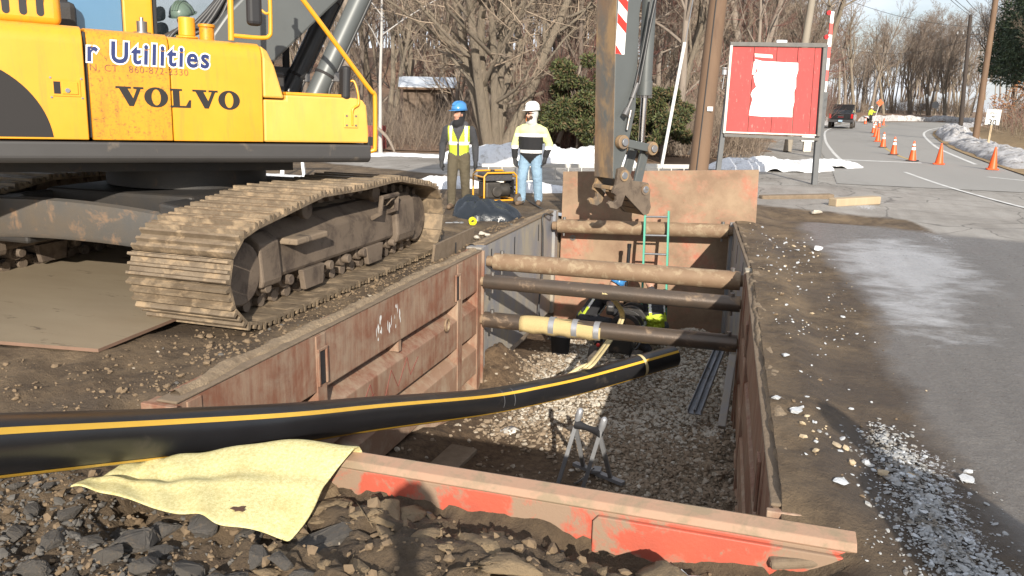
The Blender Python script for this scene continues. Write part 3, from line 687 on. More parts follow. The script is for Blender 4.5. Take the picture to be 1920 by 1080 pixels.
# ---- bodywork along the right side
def body(y0, y1, name, mat, top=2.43, x_in=.35, lab=None):
    mb = MB(); zt = top
    poly = [(x_in, 1.50), (1.5, 1.50), (1.5, zt-.16), (1.487, zt-.09), (1.45, zt-.035), (1.39, zt-.008), (1.30, zt), (x_in, zt+.02)]
    mb.prism(poly, y0, y1, 'y'); return up(mb, name, mat, smooth=35, bevel=.008, label=lab)
rear = body(-2.72, -1.135, 'rear_side_panel', 'yellow_paint', 2.45)
body(-1.105, -.452, 'side_door', 'yellow_dirty', 2.44, lab='oil-speckled yellow side door with lettering')
body(-.445, .375, 'front_side_panel', 'yellow_paint', 2.425)
mb = MB(); mb.bb(.4, 1.46, -1.13, -1.108, 1.52, 2.40); up(mb, 'door_gap', 'black_rubber')
mb = MB(); mb.add([(.7, .383, 1.92), (1.5, .383, 1.92), (1.5, .383, 2.30), (1.43, .383, 2.405), (.7, .383, 2.415), (.7, .60, 1.92), (1.5, .585, 1.92), (1.49, .50, 2.22), (1.42, .455, 2.36), (.7, .455, 2.375)],
       [(0, 1, 2, 3, 4), (9, 8, 7, 6, 5), (0, 5, 6, 1), (1, 6, 7, 2), (2, 7, 8, 3), (3, 8, 9, 4), (4, 9, 5, 0)]); up(mb, 'panel_end_cap', 'yellow_pale', bevel=.02)
mb = MB(); mb.prism([(.383, 1.50), (1.475, 1.50), (1.475, 1.60), (1.45, 1.88), (1.41, 1.935), (1.33, 1.955), (.60, 1.955), (.60, 1.905), (.383, 1.905)], .55, 1.5, 'x'); up(mb, 'tool_box', 'yellow_pale', bevel=.018)
mb = MB(); mb.bb(.62, 1.46, .62, 1.28, 1.957, 1.985); up(mb, 'tool_box_lid', 'yellow_paint', bevel=.006)
mb = MB(); mb.prism([(-1.45, 1.5), (1.45, 1.5), (1.45, 2.3), (1.3, 2.45), (-1.3, 2.45), (-1.45, 2.3)], -3.35, -2.74, 'y'); up(mb, 'counterweight', 'decal_grey', bevel=.08, seg=3)
mb = MB(); mb.bb(-1.45, .34, -2.72, -.5, 1.5, 2.44); up(mb, 'engine_cover', 'yellow_paint', bevel=.03)
# grey sweep on the rear panel
mb = MB(); arc = [(-2.1+.70*math.cos(a), 1.45+.70*math.sin(a)) for a in np.linspace(.10, math.pi-.10, 40)]
mb.add([(1.5035, y, z) for y, z in arc], [tuple(range(len(arc)))]); up(mb, 'grey_sweep', 'decal_grey', rear).matrix_parent_inverse.identity()
# latch
mb = MB(); mb.bb(1.5005, 1.507, -1.385, -1.175, 1.86, 2.0); up(mb, 'latch_frame', 'yellow_paint', rear, bevel=.004)
mb = MB(); mb.bb(1.5072, 1.509, -1.375, -1.325, 1.88, 1.98); up(mb, 'latch_recess', 'decal_grey', rear)
mb = MB(); mb.bb(1.5072, 1.515, -1.315, -1.195, 1.88, 1.98); up(mb, 'latch_plate', 'yellow_rail', rear, bevel=.003)
mb = MB(); mb.cyl((1.5145, -1.275, 1.91), (1.524, -1.275, 1.91), .019, n=12); up(mb, 'latch_key', 'chrome', rear)
for y in (-1.395, -1.165):
    for z in (1.85, 2.01):
        mb = MB(); mb.cyl((1.5, y, z), (1.506, y, z), .009, n=8); up(mb, 'rivet', 'chrome', rear)
# ---- vent hump on the engine cover
hump = None
mb = MB(); prof = [(.15, 2.45), (1.18, 2.45), (1.18, 2.62), (1.14, 2.74), (1.02, 2.82), (.15, 2.85)]
mb.prism(prof, -2.72, -1.24, 'y'); hump = up(mb, 'vent_hump', 'yellow_paint', bevel=.06, seg=4, smooth=40)
for k in range(6):
    y = -1.40-k*.125; mb = MB(); pts = []
    for a in np.linspace(math.pi, 2*math.pi, 8): pts.append((y+.028*math.cos(a), 2.545+.028*math.sin(a)))
    pts += [(y+.028, 2.70), (y-.028, 2.70)]
    mb.add([(1.1835, *p) for p in pts], [tuple(range(len(pts)))]); up(mb, 'vent_slot', 'black_rubber', hump)
# ---- cab on the left
cab = bpy.data.objects.new('cab', None); COL.objects.link(cab); cab.parent = ex
for (x, y, wx, wy) in ((-.52, -.34, .10, .30), (-1.48, -.34, .08, .30), (-.52, 1.30, .07, .08), (-1.48, 1.42, .07, .08), (-.52, -1.05, .07, .09)):
    mb = MB(); mb.bb(x-wx/2, x+wx/2, y-wy/2, y+wy/2, 1.5, 3.25); up(mb, 'pillar', 'yellow_rail' if y < .9 and y > -1 else 'decal_grey', cab, bevel=.02)
mb = MB(); mb.bb(-1.53, -.47, -1.1, 1.45, 3.25, 3.36); up(mb, 'cab_roof', 'yellow_rail', cab, bevel=.05, seg=3)
mb = MB(); mb.bb(-1.53, -.47, -.5, 1.45, 1.5, 2.30); up(mb, 'cab_base', 'dark_grey_paint', cab, bevel=.02)
for (a, b_, mt) in (((-.51, -.18), (-.51, 1.27), 'cab_glass'), ((-1.48, -.18), (-1.48, 1.40), 'cab_glass'), ((-1.44, 1.42), (-.55, 1.33), 'cab_glass'), ((-.51, -1.0), (-.51, -.5), 'cab_glass_blue'), ((-1.48, -1.0), (-1.48, -.5), 'cab_glass_blue')):
    mb = MB(); mb.bar((*a, 2.77), (*b_, 2.77), .008, .94); up(mb, 'window_pane', mt, cab)
for (y, z0, z1) in ((-.17, 2.28, 3.25),):
    mb = MB(); mb.bb(-.535, -.505, y-.03, y+.03, z0, z1); up(mb, 'window_seal', 'black_rubber', cab, bevel=.01)
mb = MB(); mb.bb(-1.22, -.78, -.10, .04, 2.2, 2.72); up(mb, 'seat_back', 'black_rubber', cab, bevel=.06, seg=3)
mb = MB(); mb.bb(-1.14, -.86, -.07, .03, 2.74, 2.90); up(mb, 'headrest', 'black_rubber', cab, bevel=.05, seg=3)
# dark machinery seen through behind the cab
mb = MB(); mb.bb(-1.3, -.3, -1.2, -.95, 2.44, 2.80); up(mb, 'filter_housing', 'dark_frame', bevel=.06)
# ---- canisters and caps on the hood
mb = MB(); mb.cyl((1.15, -.60, 2.43), (1.15, -.60, 2.455), .075, n=20); mb.cyl((1.15, -.60, 2.455), (1.15, -.60, 2.55), .045, n=16); mb.cyl((1.15, -.60, 2.55), (1.15, -.60, 2.585), .016, n=8); up(mb, 'filler_cap', ['bolt_steel'], smooth=40)
mb = MB(); mb.cyl((1.1, -.20, 2.455), (1.1, -.20, 2.625), .075, n=24); mb.cyl((1.1, -.20, 2.435), (1.1, -.20, 2.455), .10, n=20); up(mb, 'filter_canister', 'yellow_rail', smooth=40, bevel=.008)
mb = MB(); mb.cyl((1.1, -.02, 2.43), (1.1, -.02, 2.55), .068, n=24); mb.cyl((1.1, -.02, 2.55), (1.1, -.02, 2.58), .078, n=24); up(mb, 'filter_canister', 'yellow_dirty', smooth=40, bevel=.006)
# ---- handrails and mirrors
def rail(name, pts, r=.021, mat='yellow_rail', parent=ex):
    mb = MB(); mb.tube(catmull(pts, 6), r, 10); return up(mb, name, mat, parent, smooth=60)
rail('handrail', [(1.42, .12, 2.43), (1.42, .125, 2.80), (1.42, .13, 3.3)], .028)
rail('mirror_rail', [(1.42, .13, 2.475), (1.43, .40, 2.475), (1.43, .475, 2.50), (1.43, .49, 2.58), (1.43, .49, 3.0), (1.43, .49, 3.3)], .02)
mb = MB(); mb.box((1.40, .345, 2.78), (.10, .14, .40)); mir = up(mb, 'rear_view_mirror', 'black_rubber', bevel=.04, seg=3)
rail('mirror_arm', [(1.41, .40, 2.74), (1.43, .45, 2.70), (1.43, .49, 2.72)], .012)
rail('handrail', [(1.5, .42, 3.25), (1.5, .81, 2.83), (1.5, 1.46, 2.08), (1.5, 1.525, 2.02), (1.5, 1.545, 1.93), (1.5, 1.545, 1.48), (1.5, 1.53, 1.43), (1.47, 1.47, 1.41)], .024)
mb = MB(); mb.box((1.44, 1.50, 1.52), (.12, .07, .09)); up(mb, 'rail_bracket', 'black_rubber', bevel=.006)
mb = MB(); mb.box((1.44, 1.235, 2.10), (.14, .085, .34), rotx(-.03)); up(mb, 'rear_view_mirror', 'black_rubber', bevel=.035, seg=3)
rail('mirror_arm', [(1.45, 1.29, 2.12), (1.47, 1.325, 2.12), (1.5, 1.35, 2.02), (1.515, 1.355, 1.90), (1.515, 1.30, 1.855), (1.515, 1.285, 1.80), (1.515, 1.285, 1.68)], .011)
mb = MB(); mb.bb(1.501, 1.512, 1.20, 1.35, 1.655, 1.80); mp_ = up(mb, 'mirror_mount', 'yellow_pale', bevel=.004)
for y in (1.225, 1.325):
    for z in (1.68, 1.775):
        mb = MB(); mb.cyl((1.51, y, z), (1.519, y, z), .011, n=6); up(mb, 'bolt', 'bolt_steel', mp_)
# ---- boom, cylinders, arm
bx0, bx1 = -.30, .30
boomp = [(.80, 2.23), (1.57, 2.97), (3.35, 4.62), (4.6, 5.15), (6.15, 5.42), (6.45, 5.62), (6.40, 5.90), (6.1, 5.98), (4.2, 5.85), (2.9, 5.35), (1.0, 3.42), (.40, 2.78), (.24, 2.55), (.22, 2.33), (.34, 2.16), (.55, 2.10)]
mb = MB(); mb.prism(boomp, bx0, bx1, 'x'); boom = up(mb, 'boom', 'boom_grey', bevel=.025)
mb = MB(); mb.tube(catmull([(.315, .87, 2.32), (.315, .80, 2.29), (.315, .62, 2.18), (.315, .45, 2.22), (.315, .34, 2.40)], 4), .016, 8)
up(mb, 'weld_bead', 'decal_grey', boom, smooth=60)
mb = MB(); mb.bb(-.45, .45, .2, .95, 1.5, 2.2); up(mb, 'boom_mount', 'dark_frame', bevel=.02)
for s_, mt in ((1, 'boom_grey'), (-1, 'cyl_shaded')):  # near cylinder in sunlit grey, far one painted as shaded
    x = .46*s_; a = np.array([x, 1.18, 1.74]); d = np.array([0, .445, .895]); d /= np.linalg.norm(d)
    mb = MB(); mb.cyl(a-d*.05, a+d*2.05, .112, n=28); mb.cyl(a+d*1.52, a+d*2.08, .122, n=28); cy = up(mb, 'boom_cylinder', mt, smooth=40, bevel=.006)
    mb = MB(); mb.cyl(a+d*2.05, a+d*3.1, .06, n=20); up(mb, 'rod', 'chrome', cy, smooth=40)
    mb = MB(); mb.ring(a+d*.50, a+d*.53, .120, .108, 24); up(mb, 'clamp_ring', 'decal_grey', cy)
    pipe = [a+np.array([.06, .13, .05])+d*t for t in (.30, .5, 1.2, 1.9)]; pipe = [a+np.array([.06, .16, .02])+d*.2] + pipe + [a+np.array([.02, .09, .05])+d*2.0]
    mb = MB(); mb.tube(catmull(pipe, 4), .020, 8); up(mb, 'feed_pipe', 'hose', cy, smooth=60)
    mb = MB(); mb.box(a+np.array([.05, .12, .04])+d*.45, (.08, .09, .10)); up(mb, 'pipe_clamp', 'bolt_steel', cy, bevel=.006)
for k in range(8):                                      # hose bundle over the boom foot
    o_ = .06*(k % 4); o2 = .055*(k//4); mb = MB()
    mb.tube(catmull([(-.30+o_*1.7, -.35+o2, 2.35-.02*k), (-.28+o_*1.7, -.12+o_*.4, 2.45+.02*k), (-.24+o_*1.7, .12+.03*k, 2.62+o2), (-.22+o_*1.6, .45+.02*k, 2.98+.03*k), (-.2+o_*1.6, .85, 3.50+.03*k)], 6), .022, 8)
    up(mb, 'hydraulic_hose', 'hose', smooth=60)
# arm
armp = [(5.90, 3.3), (5.84, 5.2), (5.95, 5.75), (6.2, 6.3), (6.45, 6.3), (6.55, 5.6), (6.48, 4.6), (6.36, 3.35), (6.42, 2.0), (6.30, 1.35), (6.20, 1.10), (6.17, .98), (6.10, .935), (6.05, .96), (6.035, 1.1)]
mb = MB(); mb.prism(armp, -.20, .20, 'x'); arm = up(mb, 'arm', 'boom_grey', bevel=.018)
mb = MB(); mb.prism([(5.893, 3.3), (5.83, 5.2), (5.838, 5.2), (5.901, 3.3), (6.037, 1.1), (6.052, .955), (6.044, .95), (6.028, 1.1)], -.225, .205, 'x')
up(mb, 'wear_face', 'arm_worn', arm, bevel=.003)
# warning strip
mb = MB(); mb.bb(.2045, .2075, 5.925, 6.105, 2.76, 4.6); ws = up(mb, 'warning_strip', 'refl_white', arm)
for k in range(6):
    z = 2.76+k*.30; P = [(5.926, z+.13), (6.104, z), (6.104, z+.14), (5.926, z+.27)]
    if k == 0: P = [(5.926, z+.002), (6.104, z+.002), (6.104, z+.13), (5.926, z+.26)]; P = [(5.926, z+.13), (5.926, z+.002), (6.05, z+.002)]
    mb = MB(); mb.add([(.2095, *p) for p in P], [tuple(range(len(P)))]); up(mb, 'red_stripe', 'refl_red', arm)
mb = MB(); mb.cyl((.06, 6.70, 2.24), (.06, 6.62, 5.0), .105, n=28); mb.cyl((.06, 6.70, 2.20), (.06, 6.695, 2.42), .118, n=28); bc = up(mb, 'bucket_cylinder', 'boom_grey', smooth=40, bevel=.006)
mb = MB(); mb.cyl((.06, 6.71, 1.45), (.06, 6.70, 2.2), .052, n=20); up(mb, 'rod', 'chrome', bc, smooth=40)
mb = MB()
for k in range(14):
    a = k*2*math.pi/14; mb.cyl((.06+.105*math.cos(a), 6.70+.105*math.sin(a), 2.165), (.06+.105*math.cos(a), 6.70+.105*math.sin(a), 2.20), .012, n=6)
o = up(mb, 'gland_bolts', 'bolt_steel', bc); o['kind'] = 'stuff'
for (pts, r) in (([(.24, 6.62, 3.6), (.25, 6.52, 3.1), (.26, 6.45, 2.7), (.27, 6.38, 2.35)], .022), ([(.24, 6.52, 3.6), (.25, 6.47, 3.2), (.25, 6.41, 2.8), (.26, 6.30, 2.3)], .014)):
    mb = MB(); mb.tube(catmull(pts, 5), r, 8); up(mb, 'hydraulic_hose', 'hose', arm, smooth=60)
mb = MB(); mb.cyl((.25, 6.36, 2.36), (.29, 6.24, 2.14), .035, n=12); mb.cyl((.29, 6.24, 2.14), (.31, 6.14, 1.97), .025, n=12); mb.cyl((.31, 6.15, 1.99), (.325, 6.08, 1.89), .045, n=14); up(mb, 'coupling', 'bolt_steel', arm, smooth=40)
mb = MB(); mb.cyl((.25, 6.26, 1.93), (.25, 6.22, 1.68), .022, n=10); mb.cyl((.25, 6.25, 1.86), (.25, 6.27, 1.97), .032, n=10); up(mb, 'coupling', 'bolt_steel', arm, smooth=40)
# linkage
for s_ in (1, -1):
    x = .25*s_; a = np.array([x, 6.14, 1.50]); b_ = np.array([x, 6.75, 1.41])
    mb = MB(); mb.bar(a, b_, .06, .12); lk = up(mb, 'tipping_link', 'boom_grey', bevel=.01)
    for c in (a, b_):
        mb = MB(); mb.cyl(c-np.array([.05, 0, 0]), c+np.array([.05, 0, 0]), .105, n=20); up(mb, 'link_boss', 'arm_worn', lk, smooth=40, bevel=.01)
        mb = MB(); mb.cyl(c+np.array([.05*s_, 0, 0]), c+np.array([.085*s_, 0, 0]), .058, n=16); up(mb, 'pin_cap', 'galv_dull', lk, smooth=40, bevel=.006)
for s_ in (1, -1):
    mb = MB(); mb.bar((.13*s_, 6.74, 1.42), (.15*s_, 6.60, .86), .05, .16, (0, 1, 0)); up(mb, 'power_link', 'boom_grey', bevel=.01)
mb = MB(); mb.cyl((-.24, 6.75, 1.41), (.24, 6.75, 1.41), .05, n=14); up(mb, 'link_pin', 'bolt_steel', smooth=40)
# quick coupler
cpl = bpy.data.objects.new('quick_coupler', None); COL.objects.link(cpl); cpl.parent = ex
plate = [(6.10, 1.10), (6.22, 1.13), (6.33, 1.06), (6.42, .92), (6.62, .90), (6.74, .88), (6.80, .78), (6.80, .62), (6.84, .50), (6.80, .40), (6.71, .37), (6.28, .70), (6.22, .54), (6.12, .49), (5.99, .52), (5.94, .585), (5.99, .62), (6.06, .60), (6.11, .63), (6.10, .70), (6.03, .74), (6.04, .80), (6.08, .86)]
for x in (.20, -.26):
    mb = MB(); mb.prism(plate, x, x+.055, 'x'); up(mb, 'side_plate', 'arm_worn' if x < 0 else 'undercarriage', cpl, bevel=.006)
for (y, z) in ((6.22, 1.0), (6.68, .78)):
    mb = MB(); mb.cyl((-.29, y, z), (.285, y, z), .055, n=16); up(mb, 'pivot_pin', 'galv_dull', cpl, smooth=40, bevel=.006)
    mb = MB(); mb.cyl((.255, y, z), (.275, y, z), .085, n=20); up(mb, 'pin_boss', 'arm_worn', cpl, smooth=40)
for (t0, t1) in ((0, .30), (.36, .64), (.70, 1.0)):
    p = lambda t: np.array([6.26+.46*t, .715-.345*t])
    a, b_ = p(t0), p(t1); mb = MB(); mb.add([(x, q_[0]+dd*.6, q_[1]+dd*.8) for dd in (0, .03) for q_ in (a, b_) for x in (-.20, .195)], [(0, 1, 3, 2), (4, 6, 7, 5), (0, 4, 5, 1), (2, 3, 7, 6), (0, 2, 6, 4), (1, 5, 7, 3)])
    up(mb, 'base_plate', 'arm_worn', cpl, bevel=.004)
mb = MB(); mb.bar((0, 6.24, .80), (0, 6.70, .48), .40, .05, (0, .6, .8)); up(mb, 'inner_plate', 'dark_frame', cpl)
mb = MB(); mb.bb(-.2, .195, 6.02, 6.08, .78, .84); up(mb, 'cross_bar', 'arm_worn', cpl, bevel=.01)
# ---- lettering on the side
def text_mesh(body_, size, name, mat, origin, parent, xoff, shear=0.0, off_=0.0, extr=.0006, sx=1.0, spacing=1.0, word=None):
    cu = bpy.data.curves.new(name, 'FONT'); cu.body = body_; cu.size = size; cu.shear = shear; cu.offset = off_; cu.extrude = extr; cu.space_character = spacing; cu.resolution_u = 4
    to = bpy.data.objects.new(name, cu); COL.objects.link(to)
    dg = bpy.context.evaluated_depsgraph_get(); me = bpy.data.meshes.new_from_object(to.evaluated_get(dg)); bpy.data.objects.remove(to)
    if word is not None:                                # keep one word only, cut at the widest gap
        xs = np.sort(np.array([v.co[0] for v in me.vertices])); g = np.diff(xs).argmax(); cut = (xs[g]+xs[g+1])/2
        bm = bmesh.new(); bm.from_mesh(me); bmesh.ops.delete(bm, geom=[v for v in bm.verts if (v.co[0] > cut) == (word == 0)], context='VERTS'); bm.to_mesh(me); bm.free()
    vs = np.array([v.co[:] for v in me.vertices])
    L = np.stack([xoff+vs[:, 2], origin[0]+vs[:, 0]*sx, origin[1]+vs[:, 1]], 1)
    me.vertices.foreach_set('co', (L @ MU.T).astype(np.float32).ravel()); me.materials.clear(); me.materials.append(MATS[mat]); me.update()
    o = bpy.data.objects.new(name, me); COL.objects.link(o); o.parent = parent; return o
def slope(y): return 0
for wd_ in (0, 1):
    text_mesh('r Utilities', .245, 'lettering_outline', 'decal_white', (-1.118, 2.165), ex, 1.5035, .08, .020, sx=.86, spacing=1.2, word=wd_)
    text_mesh('r Utilities', .245, 'lettering', 'decal_blue', (-1.118, 2.165), ex, 1.5055, .08, .0065, sx=.86, spacing=1.2, word=wd_)
text_mesh('N, CT   860-872-2330', .082, 'small_lettering', 'decal_text', (-1.10, 2.085), ex, 1.5035, 0, -.0012, sx=1.0, spacing=1.08)
def slab_letters():
    h = .165; y = -.905; z0 = 1.80; k = [0]
    def poly(P, w_):
        mb = MB(); k[0] += 1; x = 1.5035+.0003*(k[0] % 5)
        mb.add([(x, y+p[0]*h, z0+p[1]*h) for p in P], [tuple(range(len(P)))]); return mb
    parts = []
    def V():
        return [[(0, 1), (0, .90), (.16, .90), (.62, 0), (.84, 0), (1.22, .90), (1.36, .90), (1.36, 1), (.86, 1), (.86, .90), (1.03, .90), (.83, .40), (.58, .90), (.74, .90), (.74, 1)]]
    def L_():
        return [[(0, 1), (.62, 1), (.62, .90), (.48, .90), (.48, .10), (.80, .10), (.98, .42), (1.08, .42), (1.05, 0), (0, 0), (0, .10), (.14, .10), (.14, .90), (0, .90)]]
    def ringo():
        n_ = 28; o_ = [(.60+.60*math.cos(a), .5+.53*math.sin(a)) for a in np.linspace(0, 2*math.pi, n_, endpoint=False)]; i_ = [(.60+.235*math.cos(a), .5+.425*math.sin(a)) for a in np.linspace(0, 2*math.pi, n_, endpoint=False)]
        return o_, i_
    for ch, adv in (('V', 1.30), ('O', 1.24), ('L', 1.10), ('V', 1.30), ('O', 1.24)):
        if ch == 'O':
            o_, i_ = ringo(); n_ = len(o_); mb = MB(); mb.add([(1.5035, y+p[0]*h, z0+p[1]*h) for p in o_+i_], [(j, (j+1) % n_, n_+(j+1) % n_, n_+j) for j in range(n_)])
        else:
            mb = poly((V() if ch == 'V' else L_())[0], adv)
        up(mb, 'slab_letter', 'decal_grey', ex); y += adv*h*1.06
slab_letters()
# ---- undercarriage
def lower(mb): mb.v = [tuple(np.array(p)-EXC) for p in mb.v]; return mb
mb = MB()
mb.bb(-7.0, -5.2, 6.3, 8.4, .52, .98); lower(mb).build('centre_frame', 'dark_frame', ex, bevel=.04)
for (x0, x1) in ((-5.3, -4.5), (-7.75, -6.9)):
    for (y0, y1) in ((5.95, 6.55), (8.15, 8.75)):
        mb = MB(); mb.prism([(x0, .45), (x1, .45), (x1, .86 if x1 > -6 else .96), (x0, .96 if x0 > -6 else .86)], y0, y1, 'y'); lower(mb).build('cross_leg', 'dark_frame', ex, bevel=.03)
# long curved beam in front of the centre frame
mb = MB(); rows = []
for t in np.linspace(0, 1, 13):
    x = -7.9+t*3.25; y = 5.98-.05*math.sin(t*math.pi); zt = .86+.10*math.sin(t*math.pi)-.06*t; zb = .42+.12*math.sin(t*math.pi)**.7
    rows.append([(x, y, zb), (x, y-.04, zb+.05), (x, y-.03, zt-.02), (x, y+.02, zt)])
mb.grid(rows); lower(mb).build('front_beam', 'beam_grey', ex, smooth=50)
def track_path(y0, y1):
    r = .40; zc = .445; P = []
    for a in np.linspace(-math.pi/2, -3*math.pi/2+.25, 16): P.append((y0+r*math.cos(a), zc+r*math.sin(a)))
    P += [(y0+.55, .925), (y0+1.05, 1.0), (y0+1.9, .985), (y0+2.7, 1.005), (y1-.45, .93)]
    for a in np.linspace(math.pi/2-.18, -math.pi/2, 16): P.append((y1+r*math.cos(a), zc+.01+r*math.sin(a)))
    P.append((y0, .045)); return np.array(P)
def resample(P, n_):
    d = np.r_[0, np.cumsum(np.linalg.norm(np.diff(P, axis=0), axis=1))]; s_ = np.linspace(0, d[-1], n_, endpoint=False)
    return np.stack([np.interp(s_, d, P[:, 0]), np.interp(s_, d, P[:, 1])], 1), d[-1]
TW = .98; TY_0, TY_1 = 5.62, 9.22
PT, PL = resample(track_path(TY_0, TY_1), 368); NSH = 46; pitch = PL/NSH
def shoe_mesh():
    mb = MB(); p = pitch*.955; h = .024
    prof = [(-p/2, 0), (-p/2, h)]
    for c, g in ((-.38, .048), (.02, .034), (.40, .040)):
        c *= p; prof += [(c-.020, h), (c-.011, h+g), (c+.011, h+g), (c+.020, h)]
    prof += [(p/2, h), (p/2, 0)]
    mb.prism(prof, -TW/2, TW/2, 'x')
    return mb.mesh('shoe', ['track_steel'])
def link_mesh():
    mb = MB()
    for x in (-.10, .10):
        mb.prism([(-.11, -.02), (.11, -.02), (.10, -.10), (.05, -.125), (-.05, -.125), (-.10, -.10)], x-.025, x+.025, 'x')
    mb.cyl((-.16, .10, -.06), (.16, .10, -.06), .034, n=10); mb.cyl((.10, .10, -.06), (.185, .10, -.06), .055, n=10)
    return mb.mesh('link', ['undercarriage'])
SH, LK = shoe_mesh(), link_mesh()
bolt_m = MB()
for x in (-.17, -.10, .10, .17):
    for y in (-.05, .05): bolt_m.cyl((x, y, .02), (x, y, .036), .016, n=6)
hole_m = MB()
for x in (-.06, .06):
    hole_m.add([(x+.05*math.cos(a), .012+.018*math.sin(a), .0235) for a in np.linspace(0, 2*math.pi, 12, endpoint=False)], [tuple(range(12))])
HO = hole_m.mesh('shoe_hole', ['black_rubber'])
def make_track(xc, lab):
    tr = bpy.data.objects.new('track', None); COL.objects.link(tr); tr.parent = ex; tr['label'] = lab
    S_ = np.arange(NSH)*8
    for k in range(NSH):
        a = PT[(k*8) % 368]; b_ = PT[(k*8+8) % 368]; m_ = (a+b_)/2; d = (b_-a)/np.linalg.norm(b_-a)
        nrm = np.array([d[1], -d[0]])                   # path runs clockwise seen from +x: outside normal
        R_ = Matrix(((1, 0, 0, xc-EXC[0]), (0, -d[0], nrm[0], m_[0]-EXC[1]), (0, -d[1], nrm[1], m_[1]), (0, 0, 0, 1)))
        if nrm[0]*(m_[0]-7.4)+nrm[1]*(m_[1]-.5) < 0: nrm = -nrm; R_ = Matrix(((1, 0, 0, xc-EXC[0]), (0, -d[0], nrm[0], m_[0]-EXC[1]), (0, -d[1], nrm[1], m_[1]), (0, 0, 0, 1)))
        for nm, M_ in (('shoe', SH), ('link', LK)):
            o = bpy.data.objects.new(nm, M_); COL.objects.link(o); o.parent = tr; o.matrix_local = R_
        if m_[0] < 5.9 and k % 2 == 0 and xc > -6:
            o = bpy.data.objects.new('shoe_hole', HO); COL.objects.link(o); o.parent = tr; o.matrix_local = R_
    # side frame
    def part(mb, nm, mt='undercarriage', **kw): return lower(mb).build(nm, mt, tr, **kw)
    mb = MB(); mb.prism([(xc-.24, .30), (xc+.27, .30), (xc+.29, .34), (xc+.27, .64), (xc+.08, .78), (xc-.24, .78)], 6.02, 8.95, 'y'); part(mb, 'side_frame', bevel=.015)
    mb = MB(); mb.prism([(xc+.10, .26), (xc+.31, .26), (xc+.33, .32), (xc+.31, .66), (xc+.20, .74), (xc+.10, .74)], 5.88, 6.18, 'y'); part(mb, 'idler_guard', bevel=.02)
    mb = MB(); mb.prism([(xc+.10, .22), (xc+.33, .24), (xc+.36, .34), (xc+.34, .72), (xc+.24, .80), (xc+.10, .80)], 8.55, 9.05, 'y'); part(mb, 'drive_guard', bevel=.03)
    mb = MB(); mb.cyl((xc-.2, TY_0, .445), (xc+.30, TY_0, .445), .28, n=32); part(mb, 'idler', smooth=40, bevel=.02)
    mb = MB(); mb.cyl((xc-.24, TY_1, .455), (xc+.28, TY_1, .455), .29, n=32); part(mb, 'sprocket', smooth=40, bevel=.02)
    for y in np.linspace(6.0, 8.95, 9):
        mb = MB(); mb.cyl((xc-.22, y, .245), (xc+.22, y, .245), .085, n=16); mb.cyl((xc+.22, y, .245), (xc+.30, y, .245), .05, n=12); part(mb, 'bottom_roller', smooth=40, bevel=.008)
    for y in (6.75, 8.2):
        mb = MB(); mb.cyl((xc-.2, y, .86), (xc+.20, y, .86), .075, n=16); mb.cyl((xc+.2, y, .86), (xc+.26, y, .86), .095, n=16); mb.bb(xc-.08, xc+.0, y-.05, y+.05, .7, .85); part(mb, 'carrier_roller', smooth=40, bevel=.006)
    for y in (6.75, 8.05):
        mb = MB(); mb.prism([(y-.20, .30), (y+.20, .30), (y+.16, .10), (y-.16, .10)], xc+.25, xc+.31, 'x'); part(mb, 'roller_guard', bevel=.008)
    mb = MB(); mb.bb(xc+.20, xc+.45, 6.25, 6.80, .60, .66); part(mb, 'step', 'track_mud', bevel=.015)
    mb = MB()
    mb.tube([(xc+.27, 8.05, .60), (xc+.38, 8.05, .66), (xc+.40, 8.05, .84), (xc+.40, 8.45, .84), (xc+.38, 8.45, .66), (xc+.27, 8.45, .62)], .03, 6); part(mb, 'foot_step', bevel=0, smooth=50)
    mb = MB(); mb.add([(xc+.2745, 8.12+.045*math.cos(a), .50+.06*math.sin(a)) for a in np.linspace(0, 2*math.pi, 14, endpoint=False)], [tuple(range(14))]); part(mb, 'frame_hole', 'black_rubber')
    mb = MB(); rows = []
    for i, y in enumerate(np.linspace(6.05, 8.5, 40)):
        rows.append([(x, y, .665-(x-xc-.05)*.5+.045*vnoise(x*9, y*9, 5)+.05*vnoise(x*3, y*2, 6)*(1 if 0 < j < 8 else 0)) if True else 0 for j, x in enumerate(np.linspace(xc-.2, xc+.26, 9))])
    mb.grid([[(p[0], p[1], float(p[2])+.03) for p in r_] for r_ in rows]); part(mb, 'packed_mud', 'mud_cake', smooth=60)
    return tr
make_track(-4.49, 'muddy crawler track beside the trench')
make_track(-7.78, 'crawler track on the far side of the machine')
# ================================================================ people
pm('skin', (.42, .22, .15), (.36, .17, .11), .6, 12, .55)
pm('skin_light', (.50, .30, .22), (.44, .24, .17), .6, 12, .55)
pm('cloth_dark', (.035, .036, .042), (.055, .055, .06), .6, 8, .9, bmp=.8, bscale=14, bdist=.05)
pm('cloth_grey', (.075, .075, .082), (.05, .05, .055), .6, 8, .9, bmp=.8, bscale=14, bdist=.05)
pm('cloth_black', (.014, .014, .016), None, rough=.9, bmp=.3, bscale=25, bdist=.03)
pm('trousers_olive', (.12, .10, .065), (.085, .07, .045), .6, 7, .95, bmp=.8, bscale=11, bdist=.06)
pm('jeans', (.27, .40, .52), (.20, .31, .43), .6, 6, .95, bmp=.8, bscale=11, bdist=.06)
pm('hivis', (.48, .58, .045), (.38, .48, .03), .6, 6, .7, dirt=(.20, .20, .05), dirt_at=(.60, .75), dirt_scale=8, bmp=.4, bscale=20, bdist=.03)
pm('hivis_pale', (.74, .77, .36), (.68, .72, .28), .6, 6, .7, bmp=.4, bscale=20, bdist=.03)
pm('refl_band', (.80, .80, .78), None, rough=.45)
pm('glove', (.022, .022, .024), (.04, .04, .04), .6, 20, .8)
